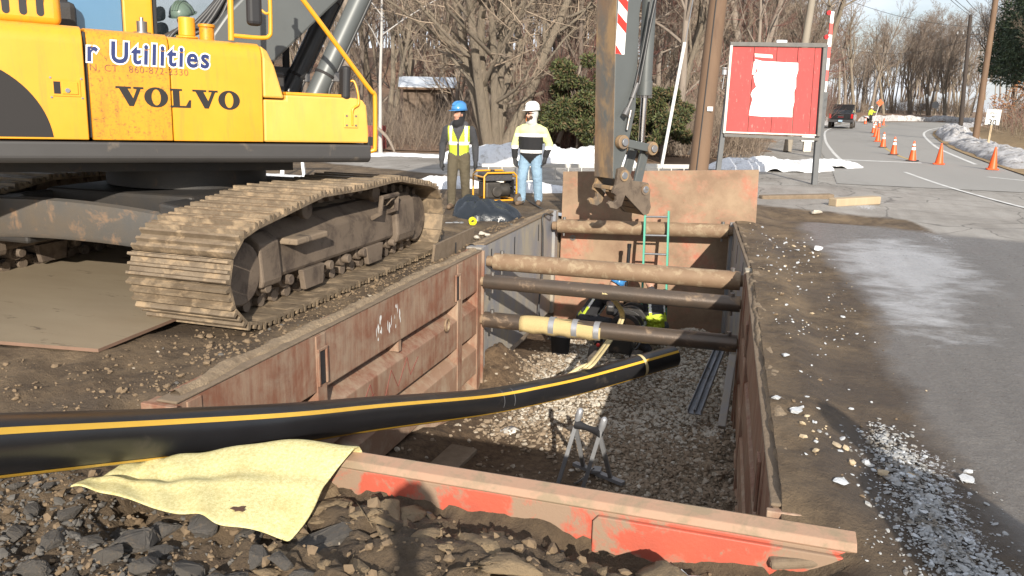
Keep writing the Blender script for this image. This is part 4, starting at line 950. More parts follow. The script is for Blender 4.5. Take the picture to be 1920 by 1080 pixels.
pm('boots', (.17, .11, .07), (.10, .07, .045), .6, 14, .8)
pm('beard', (.06, .035, .022), None, rough=.9)
pm('hat_blue', (.06, .24, .52), (.05, .2, .45), .6, 6, .3, coat=.3)
pm('hat_white', (.80, .80, .79), None, rough=.3, coat=.3)
pm('hat_green', (.24, .34, .27), (.2, .29, .23), .6, 6, .35, coat=.3)
pm('hood_grey', (.50, .50, .48), (.42, .42, .40), .6, 10, .95)
pm('orange_cloth', (.75, .20, .03), None, rough=.8)
pm('lens_black', (.01, .01, .012), None, rough=.1)

class Body:
    """a figure grown from overlapping rounded limbs, skinned into one continuous surface"""
    def __init__(s): s.p = []
    def limb(s, a, b, ra, rb, mat, flat=1.0, side=None): s.p.append(('l', np.array(a, float), np.array(b, float), ra, rb, mat, flat, side)); return s
    def ball(s, c, r, mat): s.p.append(('e', np.array(c, float), np.array(r, float), mat)); return s
    def build(s, name, parent, mats, voxel=.014, paint=None):
        mb = MB()
        for q in s.p:
            if q[0] == 'l':
                _, a, b, ra, rb, m, flat, side = q; d = b-a; L = np.linalg.norm(d); d = d/L; path = []; rad = []
                for t in np.linspace(-1, 0, 5)[:-1]: path.append(a+d*ra*math.sin(t*math.pi/2)); rad.append(max(.002, ra*math.cos(t*math.pi/2)))
                for t in np.linspace(0, 1, 5): path.append(a+d*L*t); rad.append(ra+(rb-ra)*t)
                for t in np.linspace(0, 1, 5)[1:]: path.append(b+d*rb*math.sin(t*math.pi/2)); rad.append(max(.002, rb*math.cos(t*math.pi/2)))
                n0 = len(mb.v); mb.tube(path, rad, 12)
                if flat != 1.0:
                    mid = (a+b)/2; sd = np.array(side, float); sd /= np.linalg.norm(sd)
                    for k in range(n0, len(mb.v)):
                        p = np.array(mb.v[k]); w_ = np.dot(p-mid, sd); mb.v[k] = tuple(p+sd*w_*(flat-1))
            else: mb.ell(q[1], q[2], 14, 10)
        me = mb.mesh(name, mats); o = bpy.data.objects.new(name, me); COL.objects.link(o)
        bm = bmesh.new(); bm.from_mesh(me); bmesh.ops.recalc_face_normals(bm, faces=bm.faces); bm.to_mesh(me); bm.free()
        r = o.modifiers.new('r', 'REMESH'); r.mode = 'VOXEL'; r.voxel_size = voxel
        sm = o.modifiers.new('s', 'SMOOTH'); sm.factor = .5; sm.iterations = 3
        dg = bpy.context.evaluated_depsgraph_get(); me2 = bpy.data.meshes.new_from_object(o.evaluated_get(dg)); o.modifiers.clear(); o.data = me2
        me2.name = name; me2.materials.clear()
        for m in mats: me2.materials.append(MATS[m])
        nf = len(me2.polygons); C_ = np.empty(nf*3, np.float32); me2.polygons.foreach_get('center', C_); C_ = C_.reshape(-1, 3).astype(float)
        best = np.full(nf, 1e9); bi = np.zeros(nf, int)
        for k, q in enumerate(s.p):
            if q[0] == 'l':
                _, a, b, ra, rb, m, flat, side = q; P = C_
                if flat != 1.0:
                    sd = np.array(side, float); sd /= np.linalg.norm(sd); mid = (a+b)/2; w_ = (C_-mid) @ sd; P = C_+np.outer(w_*(1/flat-1), sd)
                d = b-a; t = np.clip(((P-a) @ d)/np.dot(d, d), 0, 1); dist = np.linalg.norm(P-a-np.outer(t, d), axis=1)-(ra+(rb-ra)*t); mi = m
            else:
                k_ = np.linalg.norm((C_-q[1])/q[2], axis=1); dist = (k_-1)*q[2].min(); mi = q[3]
            u_ = dist < best; best[u_] = dist[u_]; bi[u_] = mats.index(mi)
        if paint is not None: bi = paint(C_, bi, mats)
        me2.polygons.foreach_set('material_index', bi.astype(np.int32)); me2.polygons.foreach_set('use_smooth', np.full(nf, True)); me2.update()
        o.parent = parent; return o
def hand(B, w_, dirv, palm, mat, size=1.0, curl=.5):
    """palm plus five bent fingers; dirv along the forearm, palm = direction the palm looks at"""
    d = np.array(dirv, float); d /= np.linalg.norm(d); n = np.array(palm, float); n -= d*np.dot(n, d); n /= np.linalg.norm(n); s_ = np.cross(d, n); w_ = np.array(w_, float)
    c = w_+d*.045*size; B.limb(w_, c+d*.03*size, .032*size, .036*size, mat)
    for k, (o_, L) in enumerate(((-.033, .065), (-.011, .078), (.011, .074), (.033, .058))):
        a = c+d*.045*size+s_*o_*size; b = a+(d*(1-.3*curl)+n*.5*curl)*L*.55*size; e = b+(d*(1-curl)+n*curl)*L*.55*size
        B.limb(a, b, .0125*size, .0115*size, mat); B.limb(b, e, .0115*size, .009*size, mat)
    a = w_+d*.03*size-s_*.03*size; b = a+(d*.7-s_*.6+n*.2)*.045*size; e = b+(d*.9-s_*.15+n*.4)*.035*size
    B.limb(a, b, .015*size, .0125*size, mat); B.limb(b, e, .0125*size, .010*size, mat)
def hard_hat(parent, c, yaw, mat, pitch=0.0, r=.128):
    mb = MB(); R_ = rotz(yaw) @ rotx(pitch); c = np.array(c, float)
    rows = []
    for i in range(9):
        a = i/8*math.pi/2; rows.append([(r*math.cos(a)*math.cos(t), r*1.16*math.cos(a)*math.sin(t), .145*math.sin(a)**.9) for t in np.linspace(0, 2*math.pi, 25)])
    mb.grid(rows)
    rim = []
    for f_ in (1.0, 1.0):
        rim.append([((r+(0 if len(rim) == 0 else .012+.045*max(0, math.sin(t))**3))*math.cos(t), (r*1.16+(0 if len(rim) == 0 else .012+.05*max(0, math.sin(t))**2))*math.sin(t), 0 if len(rim) == 0 else -.012*max(0, math.sin(t))) for t in np.linspace(0, 2*math.pi, 25)])
    mb.grid(rim)
    for x in (-.03, 0, .03): mb.tube([(x, r*1.16*math.cos(a)*1.01, .145*math.sin(a)**.9+.004) for a in np.linspace(.5, math.pi-.5, 9)], .010, 6)
    mb.v = [tuple(R_ @ np.array(p)+c) for p in mb.v]
    o = mb.build('hard_hat', mat, parent, smooth=50); so = o.modifiers.new('so', 'SOLIDIFY'); so.thickness = .004; return o
def head(B, c, yaw, skin, hood=None, hoodr=1.0, mats=None, pitch=0.0):
    R_ = rotz(yaw) @ rotx(pitch); c = np.array(c, float); q = lambda x, y, z: R_ @ np.array([x, y, z])+c
    B.ball(c+R_ @ np.array([0, .0, .02]), (.078, .078, .105), skin); B.limb(q(0, .035, -.02), q(0, .055, -.085), .062, .038, skin)
    B.limb(q(0, .085, .02), q(0, .108, -.018), .013, .018, skin)            # nose
    B.limb(q(-.035, .076, .04), q(.035, .076, .04), .014, .014, skin)        # brow
    B.limb(q(-.025, .082, -.05), q(.025, .082, -.05), .010, .010, skin)      # lips
    for s_ in (-1, 1): B.ball(q(.076*s_, -.005, .005), (.014, .02, .03), skin)
    if hood:
        B.ball(q(0, -.03, .02), (.098*hoodr, .092*hoodr, .125*hoodr), hood); B.limb(q(0, -.02, -.06), q(0, -.015, -.15), .085*hoodr, .088*hoodr, hood)
    return q
def standing(B, top, pants, shoes, sleeve, glovem, hands, stance=.12, bulk=1.0):
    for s_ in (-1, 1):
        fo_ = .055*s_; hip = (.095*s_, 0, .93); kn = (stance*s_, .045+fo_*.6, .50); an = (stance*1.08*s_, -.01+fo_, .11)
        B.limb(hip, kn, .108*bulk, .088*bulk, pants); B.limb(kn, an, .086*bulk, .074*bulk, pants)
        B.limb((stance*1.08*s_, -.03+fo_, .06), (stance*1.35*s_, .15+fo_, .045), .052, .046, shoes); B.limb((stance*1.08*s_, -.02+fo_, .14), (stance*1.08*s_, -.03+fo_, .06), .055, .056, shoes)
    B.limb((-.05, 0, .93), (.05, 0, .93), .135, .135, pants, .85, (0, 1, 0))
    B.limb((0, 0, 1.0), (0, .0, 1.30), .178*bulk, .195*bulk, top, .68, (0, 1, 0)); B.limb((-.10, -.01, 1.40), (.10, -.01, 1.40), .095*bulk, .095*bulk, top)
    B.limb((0, -.01, 1.43), (0, -.005, 1.52), .075, .065, top)
    for s_, (sh_, el, wr) in zip((-1, 1), hands):
        B.limb(sh_, el, .080*bulk, .066*bulk, sleeve); B.limb(el, wr, .066*bulk, .052*bulk, sleeve)
    return B

# -------- worker in a lime vest and blue hard hat
p = G(860, 392); w1 = thing('person', 'worker in blue hard hat and lime vest over dark coat, standing left of the generator', 'person', (p[0], p[1], float(ground_z(p[0], p[1]))), HEADROT+math.pi-.05, 'workers on the site')
B = Body()
arms = [((-.215, -.01, 1.38), (-.285, -.04, 1.12), (-.30, .04, .87)), ((.215, -.01, 1.38), (.29, -.04, 1.12), (.30, .04, .87))]
standing(B, 'cloth_grey', 'trousers_olive', 'boots', 'cloth_dark', 'glove', arms, .115, 1.0)
for s_, (a, b, c) in zip((-1, 1), arms): hand(B, np.array(c)+np.array([0, .005, -.03]), (0.0, .1, -1), (-s_, .3, 0), 'glove', 1.15, .45)
HY = -.75                                                  # head turned aside
q1 = head(B, (0, .02, 1.64), HY, 'skin', 'cloth_black', 1.0)
B.limb(q1(0, .02, -.12), q1(0, .05, -.15), .075, .08, 'cloth_black')
B.limb((-.09, -.02, 1.47), (.09, -.02, 1.47), .075, .075, 'cloth_grey')
def paint1(C_, bi, mats):
    g = mats.index('cloth_grey'); d = mats.index('cloth_dark'); x, y, z = C_.T; ax = np.abs(x)
    torso = ((bi == g) | ((bi == d) & (ax < .19) & (z > 1.15)))
    vest = torso & (z > .93) & (z < 1.455) & (ax > .016) & ~((y > 0) & (ax < .016+.09*np.clip((z-1.22)/.2, 0, 1)))
    bi = bi.copy(); bi[vest] = mats.index('hivis')
    band = vest & ((np.abs(z-1.155) < .028) | ((np.abs(ax-.135) < .024) & (z > 1.155))); bi[band] = mats.index('refl_band')
    return bi
B.build('body', w1, ['cloth_grey', 'cloth_dark', 'trousers_olive', 'boots', 'glove', 'skin', 'cloth_black', 'hivis', 'refl_band'], .014, paint1)
hard_hat(w1, q1(0, -.005, .085), HY, 'hat_blue')
# -------- worker in white hard hat and jeans
p = G(993, 385); w2 = thing('person', 'bearded worker in white hard hat, lime and black jacket and jeans, right of the generator', 'person', (p[0], p[1], float(ground_z(p[0], p[1]))), HEADROT+math.pi-.28, 'workers on the site')
B = Body()
arms = [((-.225, -.01, 1.37), (-.335, -.06, 1.13), (-.30, .07, .93)), ((.225, -.01, 1.37), (.315, .0, 1.11), (.28, .10, .90))]
standing(B, 'hivis_pale', 'jeans', 'boots', 'hivis_pale', 'glove', arms, .14, 1.08)
B.limb((0, 0, .98), (0, 0, 1.28), .215, .225, 'hivis_pale', .72, (0, 1, 0)); B.limb((-.13, 0, 1.38), (.13, 0, 1.38), .12, .12, 'hivis_pale')
for s_, (a, b, c) in zip((-1, 1), arms): hand(B, np.array(c)+np.array([0, .01, -.03]), (-.2*s_, .15, -1), (-s_, .4, 0), 'glove', 1.2, .5)
HY2 = -.62
q2 = head(B, (0, .02, 1.66), HY2, 'skin_light', 'hood_grey', 1.06)
B.limb(q2(0, .055, -.07), q2(0, .06, -.10), .045, .035, 'beard'); B.limb(q2(-.045, .05, -.05), q2(.045, .05, -.05), .035, .035, 'beard')
B.limb(q2(-.03, .03, -.14), q2(.03, .03, -.14), .06, .06, 'hood_grey'); B.limb(q2(.055, .045, .0), q2(.05, .055, -.11), .03, .035, 'orange_cloth')
def paint2(C_, bi, mats):
    hv = mats.index('hivis_pale'); x, y, z = C_.T; ax = np.abs(x); bi = bi.copy(); hvz = bi == hv
    tor = hvz & (ax < .235); slv = hvz & (ax >= .235)
    bi[tor & (z < 1.27)] = mats.index('cloth_black'); bi[slv & (z < 1.04)] = mats.index('cloth_black')
    bi[tor & (np.abs(z-1.0) < .026)] = mats.index('refl_band'); bi[hvz & (z > 1.27) & (z < 1.325) & (ax < .30)] = mats.index('refl_band')
    bi[slv & (z > 1.04) & (z < 1.10)] = mats.index('refl_band')
    return bi
B.build('body', w2, ['hivis_pale', 'jeans', 'boots', 'glove', 'skin_light', 'hood_grey', 'beard', 'orange_cloth', 'cloth_black', 'refl_band'], .014, paint2)
hard_hat(w2, q2(0, -.015, .09), HY2, 'hat_white')
mb = MB()
for s_ in (-1, 1): mb.ell(q2(.034*s_, .092, .022), (.03, .014, .02), 10, 6, rotz(HY2))
mb.tube([q2(-.085, .02, .03), q2(-.06, .085, .03), q2(.06, .085, .03), q2(.085, .02, .03)], .005, 6); mb.build('sunglasses', 'lens_black', w2, smooth=50)
# -------- two workers crouched in the trench
def croucher(loc, rz, lab, hat, lean, topm, armsf):
    t = thing('person', lab, 'person', loc, rz, 'workers in the trench'); B = Body(); hx = np.array([0, -.12, .42]); chest = hx+np.array([0, math.sin(lean)*.42, math.cos(lean)*.42]); nk = chest+np.array([0, math.sin(lean)*.16, math.cos(lean)*.16])
    for s_ in (-1, 1):
        kn = np.array([.20*s_, .28, .40 if s_ > 0 else .14]); an = np.array([.18*s_, .10 if s_ > 0 else -.22, .10])
        B.limb(hx+np.array([.09*s_, 0, 0]), kn, .11, .09, 'cloth_dark'); B.limb(kn, an, .085, .07, 'cloth_dark'); B.limb(an-np.array([0, .02, .04]), an+np.array([0, .16, -.05]), .05, .045, 'boots')
        sh_ = chest+np.array([.20*s_, .03, .10]); el = sh_+np.array([.07*s_, .16, -.24]); wr = el+np.array([-.10*s_, .22, -.03])
        B.limb(sh_, el, .078, .065, 'cloth_black'); B.limb(el, wr, .064, .05, 'cloth_black'); hand(B, wr, (-.2*s_, 1, -.15), (0, 0, -1), 'skin_light', 1.0, .6)
    B.limb(hx, chest, .175, .19, topm, .72, (0, 1, 0)); B.limb(chest+np.array([-.1, 0, .08]), chest+np.array([.1, 0, .08]), .10, .10, topm); B.limb(chest, nk, .1, .07, topm)
    hc = nk+np.array([0, .07, .12]); q = head(B, hc, 0, 'skin_light', None, 1, pitch=-.5)
    def pt(C_, bi, mats):
        bi = bi.copy(); x, y, z = C_.T; hv = bi == mats.index(topm); k = ((C_-hx) @ (chest-hx))/np.dot(chest-hx, chest-hx)
        bi[hv & (np.abs(np.abs(x)-.12) < .018) & (k > .5)] = mats.index('refl_band'); bi[hv & (np.abs(x) < .10) & (k > armsf)] = mats.index('cloth_dark'); bi[hv & (k > armsf) & (np.abs(x) > .14)] = mats.index('cloth_black'); return bi
    B.build('body', t, ['cloth_dark', 'boots', 'cloth_black', topm, 'skin_light', 'refl_band'], .016, pt)
    hard_hat(t, q(0, -.005, .08), 0, hat, -.5); return t
croucher((-2.52, 12.25, FLZ+.02), -1.25, 'crouching worker in hi-vis vest left of the fusion machine in the trench', 'hat_blue', .75, 'hivis', .15)
croucher((-1.50, 12.25, FLZ+.02), .55, 'crouching worker with blue hard hat before the green ladder in the trench', 'hat_blue', .50, 'hivis', .40)
# -------- operator in the cab
op = thing('person', 'excavator operator in a pale green hard hat seated in the cab', 'person', tuple(EXC+MU @ np.array([-1.0, .22, 2.02])), -EPHI+.0)
B = Body()
B.limb((0, 0, .12), (0, .03, .45), .16, .18, 'hivis', .7, (0, 1, 0)); B.limb((-.1, .02, .52), (.1, .02, .52), .09, .09, 'cloth_black')
for s_ in (-1, 1):
    B.limb((.2*s_, .02, .5), (.24*s_, .1, .24), .07, .06, 'cloth_black'); B.limb((.24*s_, .1, .24), (.22*s_, .38, .22), .06, .045, 'cloth_black'); hand(B, (.22*s_, .40, .22), (0, 1, 0), (0, 0, -1), 'skin', 1, .6)
    B.limb((.1*s_, .05, .05), (.12*s_, .45, .05), .09, .08, 'cloth_dark'); B.limb((.12*s_, .45, .05), (.12*s_, .5, -.35), .075, .06, 'cloth_dark')
q3 = head(B, (0, .05, .74), -2.3, 'skin', None, pitch=-.55); B.limb((0, .03, .55), (0, .05, .68), .06, .055, 'skin')
B.build('body', op, ['hivis', 'cloth_black', 'cloth_dark', 'skin'], .016)
hard_hat(op, q3(0, -.01, .085), -2.3+math.pi, 'hat_green', .35, .14)
# ================================================================ gas pipe
pm('pe_black', (.011, .011, .0125), (.018, .018, .02), .6, 3, .30, dirt=(.09, .075, .058), dirt_at=(.60, .82), dirt_scale=2.2, bmp=.05, bscale=30)
pm('pe_yellow', (.70, .42, .045), (.62, .36, .035), .6, 8, .4)
PR = .1425
pp = [PD(-150, 848, 3.10), PD(0, 836, 3.47), PD(300, 814, 4.44), PD(530, 796, 5.35), PD(700, 776, 6.55), PD(900, 755, 8.5), PD(1000, 737, 9.2), PD(1100, 714, 9.85), PD(1262, 668, 10.6)]
first = pp[0]+(pp[0]-pp[1])*1.5 + np.array([0, 0, .02]); PIPE = catmull([first]+pp, 9)
gp = thing('gas_pipe', 'long black plastic gas pipe with yellow stripes bending down into the trench', 'pipe', (0, 0, 0))
mb = MB(); mb.tube(PIPE, PR, 40); o = mb.build('pipe_wall', 'pe_black', gp, smooth=40)
mb = MB(); d = PIPE[-1]-PIPE[-2]; d /= np.linalg.norm(d); mb.cyl(PIPE[-1]+d*.001, PIPE[-1]+d*.003, PR*.84, n=32); mb.build('bore', 'cloth_black', gp)
def frames(path):
    out = []; pr = None
    for i in range(len(path)):
        d = path[min(i+1, len(path)-1)]-path[max(i-1, 0)]; d = d/np.linalg.norm(d)
        if pr is None: v_ = CAM-path[12]; pr = v_
        r = pr-d*np.dot(pr, d); r /= np.linalg.norm(r); pr = r; out.append((r, np.cross(d, r)))
    return out
FR = frames(PIPE)
upsgn = 1 if FR[20][1][2] > 0 else -1
for ang in (27, -64, 140, 220):
    mb = MB(); rows = []
    for (c, (r, u_)) in zip(PIPE, FR):
        rows.append([c+(PR+.0016)*(math.cos(a)*r+upsgn*math.sin(a)*u_) for a in [RAD(ang+k) for k in (-6.5, -3, 0, 3, 6.5)]])
    mb.grid(rows); mb.build('yellow_stripe', 'pe_yellow', gp, smooth=60)
# pale scuff bands
pm('scuff', (.10, .10, .105), None, rough=.6)
for k in (56, 58):
    mb = MB(); c, (r, u_) = PIPE[k], FR[k]; c2 = c+(PIPE[k+1]-c)*.10
    mb.grid([[q+(PR+.0012)*(math.cos(a)*r+upsgn*math.sin(a)*u_) for a in np.linspace(-.6, 1.0, 12)] for q in (c, c2)]); mb.build('scuff_mark', 'scuff', gp)
# sling holding the pipe end
pm('webbing', (.62, .52, .28), (.52, .42, .22), .6, 18, .9)
k = len(PIPE)-5; c, (r, u_) = PIPE[k], FR[k]; d = (PIPE[k+1]-PIPE[k]); d /= np.linalg.norm(d)
sl = thing('lifting_sling', 'cream webbing sling hanging from a spreader pipe down round the gas pipe', 'sling', (0, 0, 0))
mb = MB(); mb.grid([[c+d*o_+(PR+.006)*(math.cos(a)*r+math.sin(a)*u_) for a in np.linspace(0, 2*math.pi, 33)] for o_ in (-.022, .022)]); mb.build('loop', 'webbing', sl, smooth=60)
c0 = PIPE[k-6]
for off_, x2 in ((0, 0), (.05, .03)):
    P = catmull([c0+np.array([-.02+off_, .12, PR+.0]), c0+np.array([.10+off_, .22, .22]), np.array([-1.80+x2, 10.9, -1.05]), np.array([-1.78+x2, 9.66, -.42]), np.array([-1.78+x2, 9.5, -.272]), np.array([-1.78+x2, 9.40, -.36])], 6)
    mb = MB(); mb.grid([[p-RT0*.024, p+RT0*.024] for p in P]); o = mb.build('strap', 'webbing', sl, smooth=60); so = o.modifiers.new('s', 'SOLIDIFY'); so.thickness = .006
P = catmull([c0+np.array([-.05, .05, PR+.005]), c0+np.array([-.12, .0, .10]), c0+np.array([-.02, .12, PR+.02]), c0+np.array([.08, .2, .2])], 5)
mb = MB(); mb.grid([[p-RT0*.03, p+RT0*.03] for p in P]); o = mb.build('strap_tail', 'webbing', sl, smooth=60); so = o.modifiers.new('s', 'SOLIDIFY'); so.thickness = .006

# ================================================================ yellow felt mat under the pipe
def mat_material():
    m, t, b = new_mat('felt_mat'); vec = coords(t, True)
    n2 = noise(t, vec, 55, 6, .8); n1 = noise(t, vec, 5, 6, .6)
    c = mixc(t, ramp(t, n2, .35, .62), (.46, .40, .17), (.68, .62, .34))
    c = mixc(t, ramp(t, noise(t, vec, 120, 3, .8), .68, .72), c, (.12, .09, .04))
    c = mixc(t, math_(t, 'MULTIPLY', ramp(t, n1, .52, .72), .35), c, (.38, .28, .10))
    t.links.new(c, b.inputs['Base Color']); b.inputs['Roughness'].default_value = 1.0; b.inputs['Specular IOR Level'].default_value = .1
    bump(t, b, noise(t, vec, 130, 4, .8), .7, .006)
mat_material()
front = catmull([G(130, 916, .02), G(200, 928, .0), G(290, 953, -.03), G(360, 968, -.03), G(430, 990, -.06), G(545, 1012, -.12)], 7)
back = catmull([G(215, 884, .0), G(265, 876, .0), G(310, 868, .0), G(400, 856, .03), G(520, 838, .062), G(655, 850, .066)], 7)
rows = []
for i in range(15):
    t = i/14; row = []
    for j, (a, b_) in enumerate(zip(front, back)):
        s_ = j/(len(front)-1); p = a*(1-t)+b_*t
        p = p+np.array([0, 0, (.028*math.exp(-((t-.42-.15*s_)/.08)**2)*(1-.5*s_) - .03*math.exp(-((t-.65)/.18)**2)*(1-s_*.4))*math.sin(math.pi*min(1, s_*4+.15)*.5) + .010*math.sin(11*s_+2*t)*(1-t)+.006*math.sin(31*s_+7*t)])
        p = p+np.array([.02*math.sin(7*t)*(s_ > .9), .012*math.sin(23*s_)*(t < .1), 0]); row.append(p)
    rows.append(row)
fold = [p+np.array([0, .06, .012]) for p in rows[-1]]; fold2 = [p+np.array([0, .125, -.02]) for p in rows[-1]]; fold3 = [p+np.array([0, .135, -.16]) for p in rows[-1]]
MATROWS = rows
mb = MB(); mb.grid(rows+[fold, fold2, fold3]); o = mb.build('felt_mat', 'felt_mat', smooth=60)
so = o.modifiers.new('s', 'SOLIDIFY'); so.thickness = .012; so.offset = 1; sb_ = o.modifiers.new('ss', 'SUBSURF'); sb_.levels = 1; sb_.render_levels = 1
tag(o, 'speckled pale yellow felt mat draped over the plate edge under the black pipe', 'mat')
mb = MB(); mb.add([(-2.30+.035*math.cos(a)*f_, 2.96+.028*math.sin(a)*f_, .0) for a, f_ in zip(np.linspace(0, 2*math.pi, 11, endpoint=False), (1, .6, 1.2, .9, .5, 1.1, 1.3, .7, 1, .6, 1.1))], [tuple(range(11))])
zz = min(MATROWS, key=lambda r_: min(np.hypot(p[0]+2.30, p[1]-2.96) for p in r_)); pz = min(zz, key=lambda p: np.hypot(p[0]+2.30, p[1]-2.96))[2]
pm('leaf_brown', (.07, .035, .022), (.10, .05, .03), .6, 20, .8)
lf = mb.build('dead_leaf', 'leaf_brown', loc=(0, 0, pz+.022)); so = lf.modifiers.new('s', 'SOLIDIFY'); so.thickness = .004
tag(lf, 'dark wet dead leaf lying on the yellow mat', 'leaf')

# ================================================================ roller stand
pm('stand_steel', (.30, .305, .315), (.20, .205, .215), .6, 8, .45, .25)
rs = thing('roller_stand', 'galvanized steel roller stand with black roller on the trench floor', 'roller stand', (0, 0, 0))
fa, fb = G(1047, 905, -1.9), G(1093, 915, -1.9); ta, tb = G(1082, 790, -1.20), G(1127, 806, -1.20); ra_, rb_ = G(1094, 876, -1.88), G(1145, 897, -1.88)
for f_, t_, r_ in ((fa, ta, ra_), (fb, tb, rb_)):
    d = (t_-f_)/np.linalg.norm(t_-f_)
    mb = MB(); mb.bar(f_, t_+d*.02, .04, .04, (1, 0, 0)); mb.build('leg', 'stand_steel', rs, bevel=.003)
    mb = MB(); mb.bar(r_, t_-d*.06, .04, .04, (1, 0, 0)); mb.build('leg', 'stand_steel', rs, bevel=.003)
    mb = MB(); mb.tube([t_+d*.0, t_+d*.06, t_+d*.13, t_+d*.15], [.030, .036, .032, .014], 12); mb.build('taped_end', 'duct_tape', rs, smooth=60)
mb = MB(); n_ = 12; mb.tube([ta+(tb-ta)*i/n_+np.array([0, 0, -.03]) for i in range(n_+1)], [.052-.022*math.sin(math.pi*i/n_) for i in range(n_+1)], 16); mb.build('roller', 'black_rubber', rs, smooth=50)
b0, b1 = ra_+(ra_-rb_)*.35, rb_+(rb_-ra_)*.45
mb = MB(); mb.bar(b0, b1, .065, .04); mb.build('foot_bar', 'stand_steel', rs, bevel=.003)
mid = (ra_+rb_)/2; mb = MB(); mb.bar(mid+np.array([-.0, -.06, .035]), mid+np.array([.0, .06, .035]), .09, .03); mb.build('foot_plate', 'stand_steel', rs, bevel=.003)
mb = MB(); P = catmull([mid+np.array([-.03, -.02, .06]), mid+np.array([-.12, -.22, -.0]), fb+np.array([-.10, .02, .02])], 8)
for i in range(len(P)-1): mb.tube([P[i]*.85+P[i+1]*.15, P[i]*.15+P[i+1]*.85], .011, 6)
o = mb.build('chain', 'bolt_steel', rs); o['kind'] = 'stuff'
# ================================================================ ladders
pm('fibre_green', (.06, .30, .20), (.08, .36, .26), .6, 8, .5)
lg = thing('ladder', 'green fibreglass ladder standing up out of the trench against the back plate', 'ladder', (0, 0, 0))
for (t_, b_) in (((-1.86, 13.10, .20), (-1.76, 12.72, -1.90)), ((-1.48, 13.10, .22), (-1.36, 12.72, -1.90))):
    mb = MB(); mb.bar(b_, t_, .03, .075, (0, 1, 0)); mb.build('rail', 'fibre_green', lg, bevel=.004)
for k in range(7):
    t = .045+k*.142; l_ = np.array((-1.86, 13.10, .20))*(1-t)+np.array((-1.76, 12.72, -1.90))*t; r_ = np.array((-1.48, 13.10, .22))*(1-t)+np.array((-1.36, 12.72, -1.90))*t
    mb = MB(); mb.cyl(l_, r_, .017, n=10); mb.build('rung', 'galv', lg, smooth=40)
pm('aluminium', (.62, .60, .56), (.5, .49, .46), .6, 6, .42, .6)
al = thing('ladder', 'aluminium extension ladder lying on its edge behind the two standing workers', 'ladder', (0, 0, 0))
a, b_ = G(903, 345), G(1292, 347)
for dz, off_ in ((.03, 0), (.43, 0), (.05, .09), (.45, .09)):
    o_ = np.array([0, off_, dz]); mb = MB(); mb.bar(a+o_+(np.array([.5, .2, 0])*(off_ > 0)), b_+o_, .03, .075); mb.build('rail', 'aluminium', al, bevel=.004)
for k in range(16):
    p_ = a+(b_-a)*(k+.5)/16; mb = MB(); mb.cyl(p_+np.array([0, 0, .03]), p_+np.array([.0, 0, .43]), .018, n=8); mb.build('rung', 'aluminium', al, smooth=40)
# ================================================================ fusion machine in the trench
pm('machine_dark', (.03, .03, .032), (.06, .055, .05), .6, 6, .45, .3, dirt=(.18, .13, .09), dirt_at=(.58, .72), dirt_scale=6)
pm('tyre', (.025, .025, .027), (.10, .08, .06), .4, 10, .9, bmp=.5, bscale=60)
fm = thing('fusion_machine', 'dark wheeled pipe fusion machine between the workers in the trench', 'machine', (-1.92, 11.35, FLZ))
for x in (-.26, .36):
    e = bpy.data.objects.new('wheel', None); COL.objects.link(e); e.parent = fm; e.location = (x, -.35, .19)
    mb = MB(); mb.cyl((-.075, 0, 0), (.075, 0, 0), .19, n=28); mb.build('tyre', 'tyre', e, smooth=40, bevel=.025)
    mb = MB(); mb.cyl((-.082, 0, 0), (.082, 0, 0), .085, n=20); mb.build('rim', 'galv_dull', e, smooth=40, bevel=.01)
mb = MB(); mb.cyl((-.26, -.35, .19), (.36, -.35, .19), .035, n=12); mb.build('axle', 'machine_dark', fm, smooth=40)
for y in (-.1, .65):
    mb = MB(); mb.bar((-.05, -.4, .26), (-.02, .9, .30), .06, .06) if y < 0 else mb.bar((.22, -.4, .26), (.22, .9, .30), .06, .06); mb.build('chassis_rail', 'machine_dark', fm, bevel=.006)
for y in (.1, .35, .60, .85):
    mb = MB(); mb.ring((.10, y-.03, .55), (.10, y+.03, .55), .24, .175, 28); mb.build('clamp_jaw', 'machine_dark', fm, smooth=40, bevel=.006)
for x in (-.13, .33):
    mb = MB(); mb.cyl((x, -.05, .55), (x, 1.0, .55), .03, n=12); mb.build('guide_rod', 'galv_dull', fm, smooth=40)
mb = MB(); mb.box((.10, -.22, .42), (.34, .22, .26)); mb.build('power_unit', 'machine_dark', fm, bevel=.03)
mb = MB(); mb.box((-.18, .3, .80), (.12, .3, .16), rotz(.2)); mb.build('facer', 'machine_dark', fm, bevel=.03)
for (p_, q_) in (((-.05, -.3, .5), (-.22, .0, .62)), ((.2, -.32, .5), (.42, .1, .58))):
    mb = MB(); mb.tube(catmull([p_, ((p_[0]+q_[0])/2, (p_[1]+q_[1])/2-.1, .35), q_], 8), .014, 8); mb.build('hose', 'hose', fm, smooth=60)
mb = MB(); mb.tube([(.0, -.40, .24), (-.12, -.65, .12), (-.34, -1.05, .05)], .012, 8); mb.ring((-.40, -1.08, .035), (-.40, -1.08, .05), .05, .035, 14); mb.build('tow_bar', 'machine_dark', fm, smooth=50)
mb = MB(); mb.ell((-.20, -.42, .42), (.03, .03, .03), 10, 8); mb.build('red_knob', 'refl_red', fm, smooth=60)
# folded lime coat over the machine
mb = MB(); rows = []
for i in range(9):
    rows.append([(.34+.28*(j/10), .62+.03*math.sin(3*i+j)-.20*abs(i/8-.5), .66-.32*(i/8)+.015*math.sin(5*j+i)) for j in range(11)])
mb.grid(rows); o = mb.build('draped_cover', 'hivis', fm, smooth=60); so = o.modifiers.new('s', 'SOLIDIFY'); so.thickness = .012
